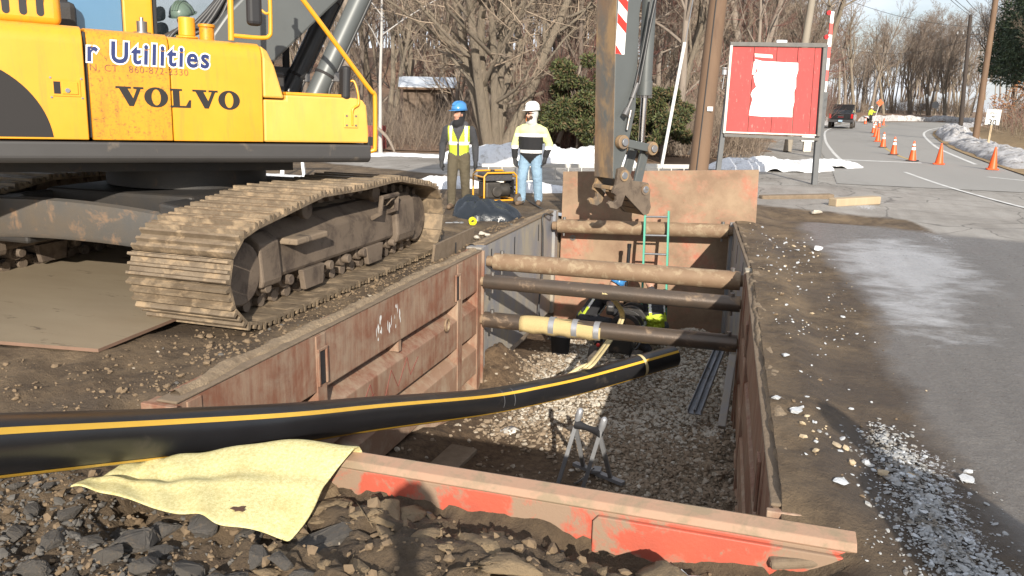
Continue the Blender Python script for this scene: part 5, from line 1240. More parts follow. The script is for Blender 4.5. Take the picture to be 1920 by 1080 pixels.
# ---- buckets
bk = thing('bucket', 'black plastic bucket by the blue wall of the trench', 'bucket', (-2.87, 11.7, float(floor_z(-2.87, 11.7))))
mb = MB(); rows = [[(r_*math.cos(t), r_*math.sin(t), z) for t in np.linspace(0, 2*math.pi, 29)] for r_, z in ((.0, .012), (.135, .012), (.175, .44), (.19, .44), (.19, .47), (.165, .47), (.13, .03), (0, .03))]
mb.grid(rows); mb.build('shell', 'black_rubber', bk, smooth=50)
mb = MB(); mb.tube([(.18*math.cos(a), .02-.19*math.sin(a)*.55, .44-.19*math.sin(a)*.75) for a in np.linspace(0, math.pi, 15)], .005, 6); mb.build('handle', 'bolt_steel', bk, smooth=60)
# ---- black stand pipe
mb = MB(); mb.cyl((-2.10, 12.95, -1.9), (-2.085, 13.05, -.38), .03, n=14); mb.ring((-2.0852, 13.049, -.42), (-2.085, 13.05, -.36), .036, .02, 14); tag(mb.build('stand_pipe', 'pe_black', smooth=40), 'thin black upright pipe beside the green ladder', 'pipe')
# ---- galvanized channels leaning by the right wall
cs = thing('steel_channels', 'pair of galvanized steel channels leaning against the right wall of the trench', 'steel channel', (0, 0, 0))
for o_ in (0, .085):
    a, b_ = np.array([-.62+o_, 9.15, -1.66]), np.array([-.40+o_*.6, 10.35, -1.15]); mb = MB()
    mb.bar(a, b_, .075, .012); mb.bar(a+np.array([-.035, 0, .03]), b_+np.array([-.035, 0, .03]), .008, .06); mb.bar(a+np.array([.035, 0, .03]), b_+np.array([.035, 0, .03]), .008, .06); mb.build('channel', 'galv_dull', cs)
# ---- planks of the lower left corner
mb = MB(); mb.bar((-3.05, 4.6, -1.72), (-2.75, 7.2, -1.60), .30, .05); tag(mb.build('plank', 'mud_cake', bevel=.01), 'muddy plank along the foot of the red wall', 'plank')
# ---- litter on the trench floor
pm('paper_litter', (.62, .60, .56), None, rough=.9)
for (u, v, lab) in ((942, 793, 'scrap of pale paper on dark soil in the trench, upper of two'), (958, 800, 'scrap of pale paper on dark soil in the trench, lower of two')):
    p = G(u, v, -1.80); mb = MB(); mb.grid([[(.055*i+.012*math.sin(j*2+i), .05*j, .02*math.sin(i*2.1+j*1.7)) for i in range(4)] for j in range(4)]); o = mb.build('paper_scrap', 'paper_litter', loc=(p[0], p[1], float(floor_z(p[0], p[1]))+.02), smooth=60); so = o.modifiers.new('s', 'SOLIDIFY'); so.thickness = .002; o.rotation_euler = (0, 0, u*.1); tag(o, lab, 'litter')
# ================================================================ generator, bag, small things on the left bank
def onground(x, y): return float(ground_z(x, y))
pm('engine_dark', (.035, .034, .033), (.09, .08, .07), .5, 8, .5, .4)
pg = (G(893, 380)+G(962, 386))/2
gn = thing('generator', 'yellow framed portable generator standing between the two workers', 'generator', (pg[0], pg[1], onground(pg[0], pg[1])), HEADROT+.45)
LX, LY, LZ = .33, .26, .60
for sy in (-1, 1):
    mb = MB(); y = LY*sy; P = [(-LX, y, .06), (-LX, y, LZ-.06), (-LX+.06, y, LZ), (LX-.06, y, LZ), (LX, y, LZ-.06), (LX, y, .06)]; mb.tube(P, .018, 8); mb.build('frame_hoop', 'yellow_rail', gn, smooth=50)
    mb = MB(); mb.tube([(-LX, y, .09), (LX, y, .09)], .018, 8); mb.build('frame_rail', 'yellow_rail', gn, smooth=50)
for (x, z) in ((-LX, .09), (LX, .09), (-LX, LZ-.08), (LX, LZ-.08)):
    mb = MB(); mb.tube([(x, -LY, z), (x, LY, z)], .018, 8); mb.build('frame_rail', 'yellow_rail', gn, smooth=50)
mb = MB(); mb.bb(-.28, .28, -.20, .20, .44, .59); mb.build('fuel_tank', 'cloth_grey', gn, bevel=.03, seg=3)
mb = MB(); mb.cyl((-.05, 0, .59), (-.05, 0, .635), .04, n=16); mb.build('tank_cap', 'black_rubber', gn, smooth=40)
mb = MB(); mb.bb(-.26, .05, -.19, .19, .12, .42); mb.build('engine', 'engine_dark', gn, bevel=.03)
mb = MB(); mb.cyl((-.05, -.24, .25), (-.05, -.19, .25), .10, n=24); mb.build('recoil_starter', 'engine_dark', gn, smooth=40, bevel=.012)
mb = MB(); mb.cyl((.05, 0, .26), (.28, 0, .26), .13, n=24); mb.build('alternator', 'engine_dark', gn, smooth=40, bevel=.02)
mb = MB(); mb.bb(.30, .325, -.18, .18, .18, .46); mb.build('control_panel', 'cloth_black', gn, bevel=.008)
for y in (-.31, .31):
    e = bpy.data.objects.new('wheel', None); COL.objects.link(e); e.parent = gn; e.location = (.36, y, .11)
    mb = MB(); mb.cyl((0, -.03, 0), (0, .03, 0), .11, n=24); mb.build('tyre', 'tyre', e, smooth=40, bevel=.015); mb = MB(); mb.cyl((0, -.034, 0), (0, .034, 0), .05, n=16); mb.build('rim', 'galv_dull', e, smooth=40)
# power cord into the trench
P = [G(958, 340, .35), G(985, 372, .06), G(1010, 388, .03), G(1036, 404, .04)]; P[0] = np.array([*(pg[:2]+np.array([.30, .05])), .35])
P += [np.array([-3.46, 12.6, .09]), np.array([-3.44, 12.55, -.3]), np.array([-3.42, 12.5, -.9]), np.array([-3.40, 12.3, -1.5]), np.array([-3.1, 12.0, -1.85])]
mb = MB(); mb.tube(catmull(P, 8), .014, 8); tag(mb.build('power_cord', 'hose', smooth=60), 'dark power cord running from the generator down the blue wall', 'cord')
# black bag
pb = G(912, 410); mb = MB(); rows = []
for i in range(49):
    row = []
    for j in range(65):
        s_ = i/48*2-1; t = j/64*2-1; r_ = math.hypot(s_, t); a = math.atan2(s_-.1, t+.25)
        env = max(0, 1-r_**2.6)**.5; x = t*.60; y = s_*.38
        pk = .40*env*(1-.45*(t-.05))*(.78+.22*math.cos(2*a+.6)*r_); q_ = math.hypot(s_-.1, t+.25)
        fold = .055*env*min(1, q_*2)*(abs(math.sin(4.5*a+2.5*float(fbm(2*t, 2*s_, 2, 201))))-.5) + .05*env*(float(fbm(2.3*t, 2.6*s_, 2, 205))-.5) + .03*env*(abs(math.sin(7*t+3*s_+4*float(fbm(2*t+5, 2*s_, 2, 207))))-.5)
        row.append((x+.04*math.sin(4*s_)*env, y+.03*math.sin(5*t)*env, max(0, pk*.95+fold)))
    rows.append(row)
pm('bag_plastic', (.014, .018, .024), (.02, .025, .032), .6, 6, .22, bmp=.25, bscale=9, bdist=.04)
mb.grid(rows); o = mb.build('rubbish_bag', 'bag_plastic', smooth=70, loc=(pb[0]-.02, pb[1]+.12, onground(pb[0], pb[1]+.12)-.02)); o.rotation_euler = (0, 0, HEADROT-.22); tag(o, 'slumped black plastic rubbish bag before the generator', 'bag')
pm('tape_yellow', (.72, .62, .02), None, rough=.4)
p = G(886, 424); mb = MB(); mb.ring((0, -.025, 0), (0, .025, 0), .062, .030, 24); o = mb.build('tape_roll', 'tape_yellow', smooth=40, loc=(p[0], p[1], onground(p[0], p[1])+.062)); o.rotation_euler = (.25, 0, HEADROT+.3); tag(o, 'roll of bright yellow tape on the mud before the black bag', 'tape')
p = G(895, 414); mb = MB(); mb.cyl((0, 0, 0), (0, 0, .09), .05, n=20); mb.ring((0, 0, .085), (0, 0, .095), .053, .045, 20); o = mb.build('tin_can', 'galv', smooth=40, loc=(p[0], p[1], onground(p[0], p[1]))); tag(o, 'small silver tin beside the yellow tape roll', 'can')
p = G(852, 424); mb = MB(); mb.bar((-.14, 0, .012), (.08, .02, .012), .028, .012); mb.ring((.11, .02, .004), (.11, .02, .02), .04, .02, 12); mb.bar((-.02, -.02, .02), (.05, .09, .02), .02, .01); o = mb.build('wrench', 'galv_dull', loc=(p[0], p[1], onground(p[0], p[1])+.01)); o.rotation_euler = (0, 0, .4); tag(o, 'steel wrench lying on the mud left of the tape roll', 'wrench')
# ================================================================ road and roadside
pm('road_asphalt', (.30, .287, .266), (.24, .23, .213), .7, .35, .85, dirt=(.205, .196, .18), dirt_at=(.52, .70), dirt_scale=.25, bmp=.25, bscale=30, world=True, stretch=(1, .18, 1))
pm('line_white', (.68, .68, .66), (.45, .44, .42), .4, 3, .8, world=True)
pm('line_yellow', (.55, .38, .10), (.35, .27, .13), .5, 3, .8, world=True)
LE = np.array([(2.2, 22), (2.4, 27), (2.5, 32), (2.6, 38.5), (3.0, 50.3), (4.1, 68.4), (6.3, 86), (8.6, 98), (11.8, 108), (18, 119), (30, 130), (60, 146), (110, 160)])
RE = np.array([(6.5, 22), (6.75, 27), (7.0, 32.2), (7.35, 37.8), (7.9, 44.7), (9.2, 55.5), (10.5, 65), (12.0, 73.6), (14.3, 84), (17.4, 94), (24, 106), (34, 116), (62, 132), (112, 146)])
def along(poly, n):
    d = np.r_[0, np.cumsum(np.linalg.norm(np.diff(poly, axis=0), axis=1))]; s_ = np.linspace(0, d[-1], n); return np.stack([np.interp(s_, d, poly[:, 0]), np.interp(s_, d, poly[:, 1])], 1)
LA, RA = along(LE, 60), along(RE, 60)
mb = MB(); mb.grid([[(l[0]-.5+(r[0]-l[0]+1.1)*t, l[1]+(r[1]-l[1])*t, .010) for t in np.linspace(0, 1, 9)] for l, r in zip(LA, RA)])
o = mb.build('road', 'road_asphalt', kind='structure', label='grey two lane road curving away to the right')
def stripe(name, pts, w_, mat, lab):
    pts = catmull([(x, y, .015) for x, y in pts], 6); L, R_ = [], []
    for i, p in enumerate(pts):
        d = pts[min(i+1, len(pts)-1)]-pts[max(i-1, 0)]; d /= np.linalg.norm(d); n_ = np.array([-d[1], d[0], 0])*w_/2; L.append(p-n_); R_.append(p+n_)
    mb = MB(); mb.grid([L, R_]); o = mb.build(name, mat, kind='structure', label=lab); return o
stripe('edge_line', LE[2:9], .13, 'line_white', 'white line along the far side of the road')
stripe('edge_line', RE[2:11], .15, 'line_white', 'white line along the near side of the curving road')
stripe('stop_line', [(2.5, 31.9), (5.2, 31.85)], .38, 'line_white', 'white stop line across the lane')
stripe('centre_line', [(5.15, 33), (5.0, 36), (5.3, 43), (6.2, 53), (7.3, 64), (9, 78), (11.5, 93)], .12, 'line_yellow', 'worn yellow centre line under the traffic cones')
stripe('lane_line', [(3.98, 27.0), (4.35, 22.5), (5.05, 18.3), (5.8, 15.2)], .11, 'line_white', 'thin white line on the near asphalt')
stripe('edge_line', [(6.1, 26.5), (6.9, 25.6)], .16, 'line_white', 'short white dash by the nearest cone')

# ---- embankment right of the road, hillside behind the lot
def cxy(x, y): return x*RT0[0]+y*RT0[1], x*HD[0]+y*HD[1]
def hill_z(x, y):
    cx, cy = cxy(np.asarray(x, float), np.asarray(y, float))
    rise = sstep(40, 140, cy)*(8.5*sstep(45, 5, cx)+1.0) + sstep(140, 260, cy)*6
    return rise + .35*(fbm(x*.15, y*.15, 3, 301)-.5)*sstep(32, 45, cy)
pm('leaf_litter', (.15, .085, .05), (.25, .16, .10), .7, 3, .95, dirt=(.09, .06, .04), dirt_at=(.5, .65), dirt_scale=1.2, bmp=.8, bscale=14, world=True, bdist=.05)
pm('dead_grass', (.32, .22, .11), (.22, .145, .075), .7, 2.2, .95, dirt=(.40, .30, .16), dirt_at=(.52, .68), dirt_scale=4, bmp=.8, bscale=18, world=True, bdist=.05)
cxs = np.linspace(-140, 60, 70); cys = np.concatenate([np.linspace(29.5, 60, 22), np.linspace(65, 320, 40)])
mb = MB(); rows = []
for cy in cys:
    row = []
    for cx in cxs:
        p = camxy(cx, cy); lim = np.interp(p[1], LE[:, 1], LE[:, 0])-(2.2 if p[1] < 60 else 6)
        z = float(hill_z(p[0], p[1])) + .03 - (1.6 if (p[0] > lim and p[1] < 165) else 0); row.append((p[0], p[1], z))
    rows.append(row)
mb.grid(rows); mb.build('hillside', 'leaf_litter', smooth=60, kind='structure', label='leaf covered wooded hillside behind the lot')
RB = along(RE, 90); mb = MB(); rows = []
for i, p in enumerate(RB):
    d = RB[min(i+1, 89)]-RB[max(i-1, 0)]; d = d/np.linalg.norm(d); n_ = np.array([d[1], -d[0]]); row = []
    for w_ in (.55, 1.2, 2.2, 3.4, 5, 7, 10, 15, 25, 50, 110):
        q = p+n_*w_; z = .02+4.6*float(sstep(2.0, 15, w_))*(.55+.45*float(sstep(36, 55, p[1])))+.18*float(fbm(q[0]*.5, q[1]*.5, 3, 311))*min(1, w_/3)
        row.append((q[0], q[1], z))
    rows.append(row)
mb.grid(rows); mb.build('embankment', 'dead_grass', smooth=60, kind='structure', label='bank of dead grass and leaves right of the road')
def bank_z(x, y):
    d2 = np.hypot(RB[:, 0]-x, RB[:, 1]-y); w_ = d2.min(); yy = RB[d2.argmin()][1]
    return .02+4.6*float(sstep(2.0, 15, w_))*(.55+.45*float(sstep(36, 55, yy)))+.09
# ---- snow
def snow_material():
    m, t, b = new_mat('snow'); vec = coords(t, True)
    c = mixc(t, ramp(t, noise(t, vec, 3.5, 8, .7), .50, .70), (.80, .81, .83), (.40, .375, .345))
    c = mixc(t, ramp(t, noise(t, vec, 14, 6, .8), .62, .70), c, (.20, .16, .12))
    t.links.new(c, b.inputs['Base Color']); b.inputs['Roughness'].default_value = .7; b.inputs['Subsurface Weight'].default_value = 0.0
    bump(t, b, noise(t, vec, 9, 6, .7), .8, .08)
snow_material()
pm('snow_dirty', (.60, .60, .62), (.32, .30, .28), .6, 1.6, .8, dirt=(.14, .115, .09), dirt_at=(.52, .66), dirt_scale=3, bmp=.9, bscale=6, world=True, bdist=.1)
def snow_pile(c, rx, ry, h, rz, lab, seed, flat=.6):
    mb = MB(); rows = []
    for i in range(41):
        row = []
        for j in range(71):
            s_ = i/40*2-1; t = j/70*2-1; r_ = math.hypot(s_, t)*(1+.22*(float(fbm(2.2*t+seed, 2.2*s_, 3, seed))-.5)*2)
            z = h*max(0, 1-r_**2)**flat*(.35+1.2*float(fbm(2.6*t+seed*3, 2.6*s_, 5, seed+9, .65))) - .12*max(0, r_-.97); row.append((t*rx, s_*ry, z-.01))
        rows.append(row)
    mb.grid(rows); o = mb.build('snow_pile', 'snow', smooth=60, loc=tuple(c)); o.rotation_euler = (0, 0, rz); return tag(o, lab, 'snow pile', 'snow heaps round the lot')
snow_pile(camxy(.2, 24.5), 2.4, 1.0, .62, HEADROT, 'white snow heap at the foot of the big tree', 3)
snow_pile(camxy(2.3, 25.2), 1.5, .9, .50, HEADROT, 'smaller snow heap behind the white-hatted worker', 5)
snow_pile(camxy(-1.5, 17.8), .95, .45, .24, HEADROT+.3, 'thin crust of dirty snow left of the blue-hatted worker', 8)
snow_pile(camxy(.5, 17.4), .7, .4, .18, HEADROT, 'small patch of snow between the two workers', 11)
snow_pile(camxy(7.8, 24.8), 2.0, 1.1, .36, HEADROT, 'white snow heap below the red sign', 13)
snow_pile(camxy(10.0, 26.2), 1.5, .8, .25, HEADROT+.2, 'low snow heap right of the red sign post', 15)
snow_pile(camxy(-4.0, 27.0), 3.2, .5, .10, HEADROT, 'thin white strip of snow along the wood edge', 17)
snow_pile(camxy(-6.5, 19.2), 1.6, .7, .08, HEADROT, 'thin snow crust beyond the excavator', 19)
for k, (y0, y1, w0, w1, h, lab) in enumerate(((30, 52, 1.0, 1.2, .34, 'long grey ploughed snow bank by the speed sign'), (52, 78, 1.0, 1.3, .62, 'tall grey ploughed snow bank on the inside of the bend'), (78, 100, 1.0, 1.2, .4, 'low ploughed snow bank far along the bend'))):
    mb = MB(); rows = []; ys = np.linspace(y0, y1, 110)
    for yy in ys:
        xx = np.interp(yy, RE[:, 1], RE[:, 0]); e = min(1, (yy-y0)/3, (y1-yy)/3); row = []
        for t in np.linspace(-1, 1, 23):
            row.append((xx+1.75+t*1.1+.25*float(fbm(yy*.6, 1, 2, 320+k)), yy, .03+e*h*max(0, 1-t*t)**.7*(.25+1.4*float(fbm(yy*.9, t*2.5, 5, 330+k, .68)))-.04*(abs(t) > .95)))
        rows.append(row)
    mb.grid(rows); tag(mb.build('snow_bank', 'snow_dirty', smooth=60), lab, 'snow bank', 'snow banks beside the road')
for k, (pts, lab) in enumerate((([(1.2, 62), (2.6, 75), (5, 90), (7.5, 101)], 'snow bank behind the black pickup'), ([(11, 112), (16, 122), (24, 129), (34, 137)], 'far snow bank behind the flagger'))):
    P = along(np.array(pts, float), 50); mb = MB(); rows = []
    for i, p in enumerate(P): rows.append([(p[0]+t*1.4*.6, p[1]+t*1.4*.8, .03+.75*max(0, 1-t*t)**.7*(.4+float(fbm(i*.3, t*2, 4, 350+k)))) for t in np.linspace(-1, 1, 11)])
    mb.grid(rows); tag(mb.build('snow_bank', 'snow_dirty', smooth=60), lab, 'snow bank', 'snow banks beside the road')

# ================================================================ traffic cones
pm('cone_orange', (.80, .11, .02), (.72, .10, .025), .6, 5, .45)
pm('cone_base', (.06, .05, .045), None, rough=.8)
def cone_parts(h, collars):
    r0, r1 = .135, .028; k = []
    mb = MB(); mb.tube([(0, 0, .03), (0, 0, h)], [r0, r1], 20); k.append((mb.mesh('cone_body', ['cone_orange'], 40), 'cone_body'))
    mb = MB(); mb.prism([(-.18, -.14), (-.14, -.18), (.14, -.18), (.18, -.14), (.18, .14), (.14, .18), (-.14, .18), (-.18, .14)], 0, .032, 'z'); k.append((mb.mesh('base', ['cone_orange' if not collars else 'cone_base']), 'base'))
    for (a, b_) in collars:
        rr = lambda z: r0+(r1-r0)*(z-.03)/(h-.03)
        mb = MB(); mb.tube([(0, 0, a), (0, 0, b_)], [rr(a)+.003, rr(b_)+.003], 20); k.append((mb.mesh('reflective_collar', ['refl_white'], 40), 'reflective_collar'))
    return k
plain, banded = cone_parts(.72, []), cone_parts(.72, [(.40, .50), (.56, .62)])
cones = [(1860, 320, plain, 'nearest of the plain orange cones, alone by the speed sign'), (1760, 310, plain, 'plain orange cone on the road, second from the speed sign'), (1710, 304, banded, 'banded orange cone at the end of the stop line'),
         (1675, 292, banded, 'banded orange cone just past the stop line'), (1655, 278, banded, 'banded orange cone in the row, second past the stop line'), (1645, 267, plain, 'orange cone in the row, third past the stop line'), (1641, 258, plain, 'orange cone in the row, fourth past the stop line'),
         (1637, 251, banded, 'orange cone in the row, fifth past the stop line'), (1640, 245, banded, 'orange cone in the row, sixth past the stop line'), (1648, 240, banded, 'orange cone just right of the flagger'), (1656, 236, plain, 'farthest orange cone, right of the flagger'), (1622, 234, banded, 'orange cone between the black pickup and the flagger')]
for (u, v, kit, lab) in cones:
    p = G(u, v-1); t = thing('traffic_cone', lab, 'traffic cone', (p[0], p[1], .024), random.uniform(0, 3), 'traffic cones along the road')
    t.rotation_euler = (random.uniform(-.02, .02), random.uniform(-.02, .02), random.uniform(0, 3))
    for me_, nm in kit: link(nm, me_, t)
# ================================================================ pickup truck
pm('truck_black', (.012, .012, .014), None, rough=.25, coat=.5)
pm('truck_trim', (.03, .03, .032), None, rough=.6)
pm('tail_red', (.45, .01, .012), None, rough=.2, coat=.5)
pm('plate_blue', (.35, .5, .65), None, rough=.4)
glass_mat('truck_glass', (.01, .012, .015), .03, .9)
pt = G(1578, 240)
def pickup(loc, rz, lab):
    t = thing('pickup_truck', lab, 'pickup truck', loc, rz)       # nose along +y
    W_ = 1.0
    def part(mb, nm, mt, **kw): return mb.build(nm, mt, t, **kw)
    mb = MB(); mb.prism([(-2.9, .55), (-2.9, 1.22), (-2.85, 1.30), (-.95, 1.32), (-.95, 1.28), (1.2, 1.28), (2.6, 1.20), (2.85, 1.05), (2.9, .55), (2.3, .50), (1.3, .50), (-1.2, .50), (-2.4, .50)], -W_, W_, 'x'); body_ = part(mb, 'body', 'truck_black', bevel=.05, seg=3)
    mb = MB(); mb.prism([(-.95, 1.29), (-.80, 1.93), (-.6, 1.98), (.55, 1.98), (1.25, 1.32), (1.25, 1.27), (-.95, 1.27)], -.86, .86, 'x'); cab_ = part(mb, 'cab', 'truck_black', bevel=.06, seg=3)
    mb = MB(); mb.add([(-.72, -.955, 1.38), (.72, -.955, 1.38), (.68, -.83, 1.90), (-.68, -.83, 1.90)], [(0, 1, 2, 3)]); part(mb, 'rear_window', 'truck_glass')
    mb = MB(); mb.bb(-.85, .85, -2.915, -2.895, .82, 1.24); tg = part(mb, 'tailgate', 'truck_black', bevel=.01)
    mb = MB(); mb.bb(-.22, .22, -2.93, -2.912, 1.03, 1.10); mb.build('handle', 'truck_trim', tg)
    for k in range(5):
        mb = MB(); mb.bb(-.22+k*.09, -.165+k*.09, -2.921, -2.914, .94, .975); mb.build('badge_letter', 'tail_red', tg)
    for s_ in (-1, 1):
        mb = MB(); mb.bb(.87*s_-.09, .87*s_+.09, -2.925, -2.75, .84, 1.22); part(mb, 'tail_lamp', 'tail_red', bevel=.02)
        mb = MB(); mb.bb(1.0*s_ if s_ > 0 else -1.3, 1.3 if s_ > 0 else -1.0, .75, .87, 1.35, 1.62); part(mb, 'door_mirror', 'truck_trim', bevel=.04)
        for y in (-1.78, 1.75):
            e = bpy.data.objects.new('wheel', None); COL.objects.link(e); e.parent = t; e.location = (.88*s_, y, .40)
            mb = MB(); mb.cyl((-.13, 0, 0), (.13, 0, 0), .40, n=28); mb.build('tyre', 'tyre', e, smooth=40, bevel=.03); mb = MB(); mb.cyl((-.137, 0, 0), (.137, 0, 0), .24, n=20); mb.build('rim', 'galv_dull', e, smooth=40, bevel=.02)
    mb = MB(); mb.bb(-1.0, 1.0, -3.08, -2.92, .52, .74); bp2 = part(mb, 'bumper', 'truck_trim', bevel=.03)
    mb = MB(); mb.bb(-.16, .16, -3.09, -3.081, .57, .72); mb.build('number_plate', 'plate_blue', bp2)
    mb = MB(); mb.bb(-.12, .12, -3.2, -3.0, .42, .50); mb.build('tow_hitch', 'truck_trim', bp2)
    for x in (-.9, .9):
        mb = MB(); mb.tube([(x, -2.85, 1.32), (x, -2.8, 1.95), (x, -1.0, 1.98)], .03, 8); part(mb, 'rack_post', 'truck_trim', smooth=50)
    mb = MB(); mb.bb(-1.0, 1.0, -2.83, -2.77, 1.56, 2.02); part(mb, 'rack_board', 'truck_black', bevel=.01)
    return t
road_head = math.atan2(-(7.4-4.1), 90-68.4)
pickup((pt[0], pt[1], .03), -.13, 'black pickup truck seen from behind, stopped on the far lane')
# ================================================================ flagger
pf = G(1631, 231); fl = thing('person', 'flagger in lime jacket holding an orange sign pole on the road', 'person', (pf[0], pf[1], .03), HEADROT+math.pi+.2)
B = Body(); arms = [((-.21, 0, 1.38), (-.34, .12, 1.22), (-.50, .22, 1.28)), ((.21, 0, 1.38), (.29, 0, 1.12), (.30, .05, .88))]
standing(B, 'hivis', 'cloth_black', 'cloth_black', 'hivis', 'glove', arms, .13, 1.08)
for a in arms: hand(B, a[2], np.array(a[2])-np.array(a[1]), (0, 1, 0), 'glove', 1.1, .8)
qf = head(B, (0, .02, 1.65), .3, 'skin', None); B.build('body', fl, ['hivis', 'cloth_black', 'glove', 'skin'], .03); hard_hat(fl, qf(0, -.005, .085), .3, 'hat_white', 0, .14)
px = PD(1640, 231, np.dot(pf-CAM, FW)); fr = RT0; pr_ = pf+RT0*.60-HD*.25
sg = thing('paddle_sign', 'orange diamond paddle sign on a white pole held by the flagger', 'sign', (pr_[0], pr_[1], .03), HEADROT)
mb = MB(); mb.cyl((-.32, 0, 0), (.12, 0, 2.0), .03, n=8); mb.build('pole', 'white_paint', sg, smooth=40)
mb = MB(); mb.add([(.18+.42*math.cos(a), y, 2.32+.42*math.sin(a)) for y in (-.012, .012) for a in np.linspace(0, 2*math.pi, 4, endpoint=False)], [(0, 1, 2, 3), (7, 6, 5, 4), (0, 4, 5, 1), (1, 5, 6, 2), (2, 6, 7, 3), (3, 7, 4, 0)]); mb.build('diamond_plate', 'cone_orange', sg)
# ================================================================ signs
pm('sign_white', (.76, .76, .74), (.66, .66, .63), .6, 5, .5)
pm('sign_black', (.02, .02, .02), None, rough=.6)
pm('sign_back', (.42, .43, .44), (.35, .36, .37), .6, 5, .45, .4)
pm('post_wood', (.42, .33, .22), (.32, .24, .15), .6, 6, .85, stretch=(1, 1, .15))
def flat_text(body_, size, mat, parent, x, y, z, off_=0.0, sx=1.0):
    cu = bpy.data.curves.new('lettering', 'FONT'); cu.body = body_; cu.size = size; cu.align_x = 'CENTER'; cu.offset = off_; cu.resolution_u = 3; cu.extrude = .0008
    to = bpy.data.objects.new('lettering', cu); COL.objects.link(to); dg = bpy.context.evaluated_depsgraph_get(); me_ = bpy.data.meshes.new_from_object(to.evaluated_get(dg)); bpy.data.objects.remove(to)
    vs_ = np.array([v.co[:] for v in me_.vertices]); me_.vertices.foreach_set('co', np.stack([x+vs_[:, 0]*sx, y-vs_[:, 2], z+vs_[:, 1]], 1).astype(np.float32).ravel()); me_.materials.clear(); me_.materials.append(MATS[mat]); me_.update()
    o = bpy.data.objects.new('lettering', me_); COL.objects.link(o); o.parent = parent; return o
ps = G(1851, 279); ss = thing('speed_sign', 'white speed limit sign reading 30 on a wooden post', 'sign', (ps[0], ps[1], 0), HEADROT-.30)
ss.rotation_euler = (0, .03, HEADROT-.12); k = np.dot(ps-CAM, FW)/FPX
H_ = 68*k*1.06; sw, shh = 25*k*1.02, 28*k
mb = MB(); mb.bar((0, .03, 0), (0, .03, H_), .10, .07, (0, 1, 0)); mb.build('post', 'post_wood', ss)
mb = MB(); mb.bb(-sw/2, sw/2, -.012, -.004, H_-shh, H_); pl_ = mb.build('plate', 'sign_white', ss, bevel=.004)
for a in (((-sw/2+.03, H_-.03), (sw/2-.03, H_-.03)), ((-sw/2+.03, H_-shh+.03), (sw/2-.03, H_-shh+.03)), ((-sw/2+.03, H_-shh+.03), (-sw/2+.03, H_-.03)), ((sw/2-.03, H_-shh+.03), (sw/2-.03, H_-.03))):
    mb = MB(); mb.bar((a[0][0], -.0135, a[0][1]), (a[1][0], -.0135, a[1][1]), .012 if a[0][0] == a[1][0] else .012, .002, (0, 1, 0)); mb.build('border', 'sign_black', ss)
flat_text('SPEED', .155, 'sign_black', ss, 0, -.0135, H_-.24, .003, 1.05); flat_text('LIMIT', .155, 'sign_black', ss, 0, -.0135, H_-.405, .003, 1.05); flat_text('30', .40, 'sign_black', ss, 0, -.0135, H_-.76, .010, 1.0)
def back_sign(u, vb, vt, vs, w_px, round_, lab):
    p = G(u, vb); k = np.dot(p-CAM, FW)/FPX; t = thing('road_sign', lab, 'sign', (p[0], p[1], 0), HEADROT); h = (vb-vt)*k; s_ = (vs-vt)*k; w_ = w_px*k
    for x in ((0,) if round_ else (-w_*.3, w_*.3)):
        mb = MB(); mb.bar((x-.03 if round_ else x, .04, 0), (x, .04, h-.05), .10, .05, (0, 1, 0)); mb.build('post', 'post_wood' if round_ else 'galv_dull', t)
    mb = MB()
    if round_: mb.cyl((0, -.01, h-w_/2), (0, .01, h-w_/2), w_/2, n=28)
    else: mb.bb(-w_/2, w_/2, -.01, .01, h-s_, h)
    mb.build('plate', 'sign_back', t, bevel=.003)
back_sign(1750, 226, 191, 203, 13, True, 'round road sign seen from behind at the bend')
back_sign(1730, 224, 195, 206, 18, False, 'wide rectangular road sign seen from behind at the bend')
back_sign(1568, 222, 185, 196, 11, False, 'small grey sign back just above the black pickup')
# ================================================================ utility poles and wires
pm('pole_brown', (.175, .108, .064), (.105, .064, .04), .6, 3, .8, dirt=(.09, .05, .03), dirt_at=(.58, .75), dirt_scale=3, bmp=.5, bscale=10, stretch=(1, 1, .08))
pm('pole_dark', (.05, .037, .03), (.035, .027, .022), .6, 3, .85, stretch=(1, 1, .1))
pm('pole_grey', (.26, .225, .18), (.19, .165, .13), .6, 3, .85, stretch=(1, 1, .1))
def pole(u0, v0, u1, v1, dep_pt, r, mat, lab, top=10.0, name='utility_pole'):
    k = np.dot(dep_pt-CAM, FW); a = dep_pt; b_ = PD(u1, v1, k); d = b_-PD(u0, v0, k); d = d/d[2]; t = thing(name, lab, 'utility pole', (a[0], a[1], 0))
    mb = MB(); n_ = 8; mb.tube([d*(top*i/n_) for i in range(n_+1)], [r*(1-.25*i/n_) for i in range(n_+1)], 16); mb.build('shaft', mat, t, smooth=50); return t, d, a
pb_ = PD(1303, 345, 14.9); pb_[2] = 0; q = PD(1303, 345, 14.9)
up1, d1, a1 = pole(1306, 318, 1343, 0, G(1301, 392), .185, 'pole_brown', 'split brown wooden utility pole standing behind the back plate', 10)
mb = MB(); mb.bb(-.05, .05, -.205, -.195, 0, .08); o = mb.build('pole_tag', 'sign_white', up1, loc=tuple(d1*1.8+np.array([.10, 0, 0])))
mb = MB(); mb.tube([d1*z+np.array([-.02, -.186+.004*z, 0]) for z in (.2, 2, 4, 7)], .012, 6); mb.build('split', 'sign_black', up1)
up2, d2, a2 = pole(1828, 265, 1866, 5, G(1828, 267), .19, 'pole_brown', 'brown utility pole beside the speed limit sign', 10.2)
up3, d3, a3 = pole(1804, 222, 1818, 68, PD(1803, 223, 62), .17, 'pole_dark', 'dark utility pole with a crossarm beyond the bend', 8.4)
up3.location = (a3[0], a3[1], float(a3[2])-.5)
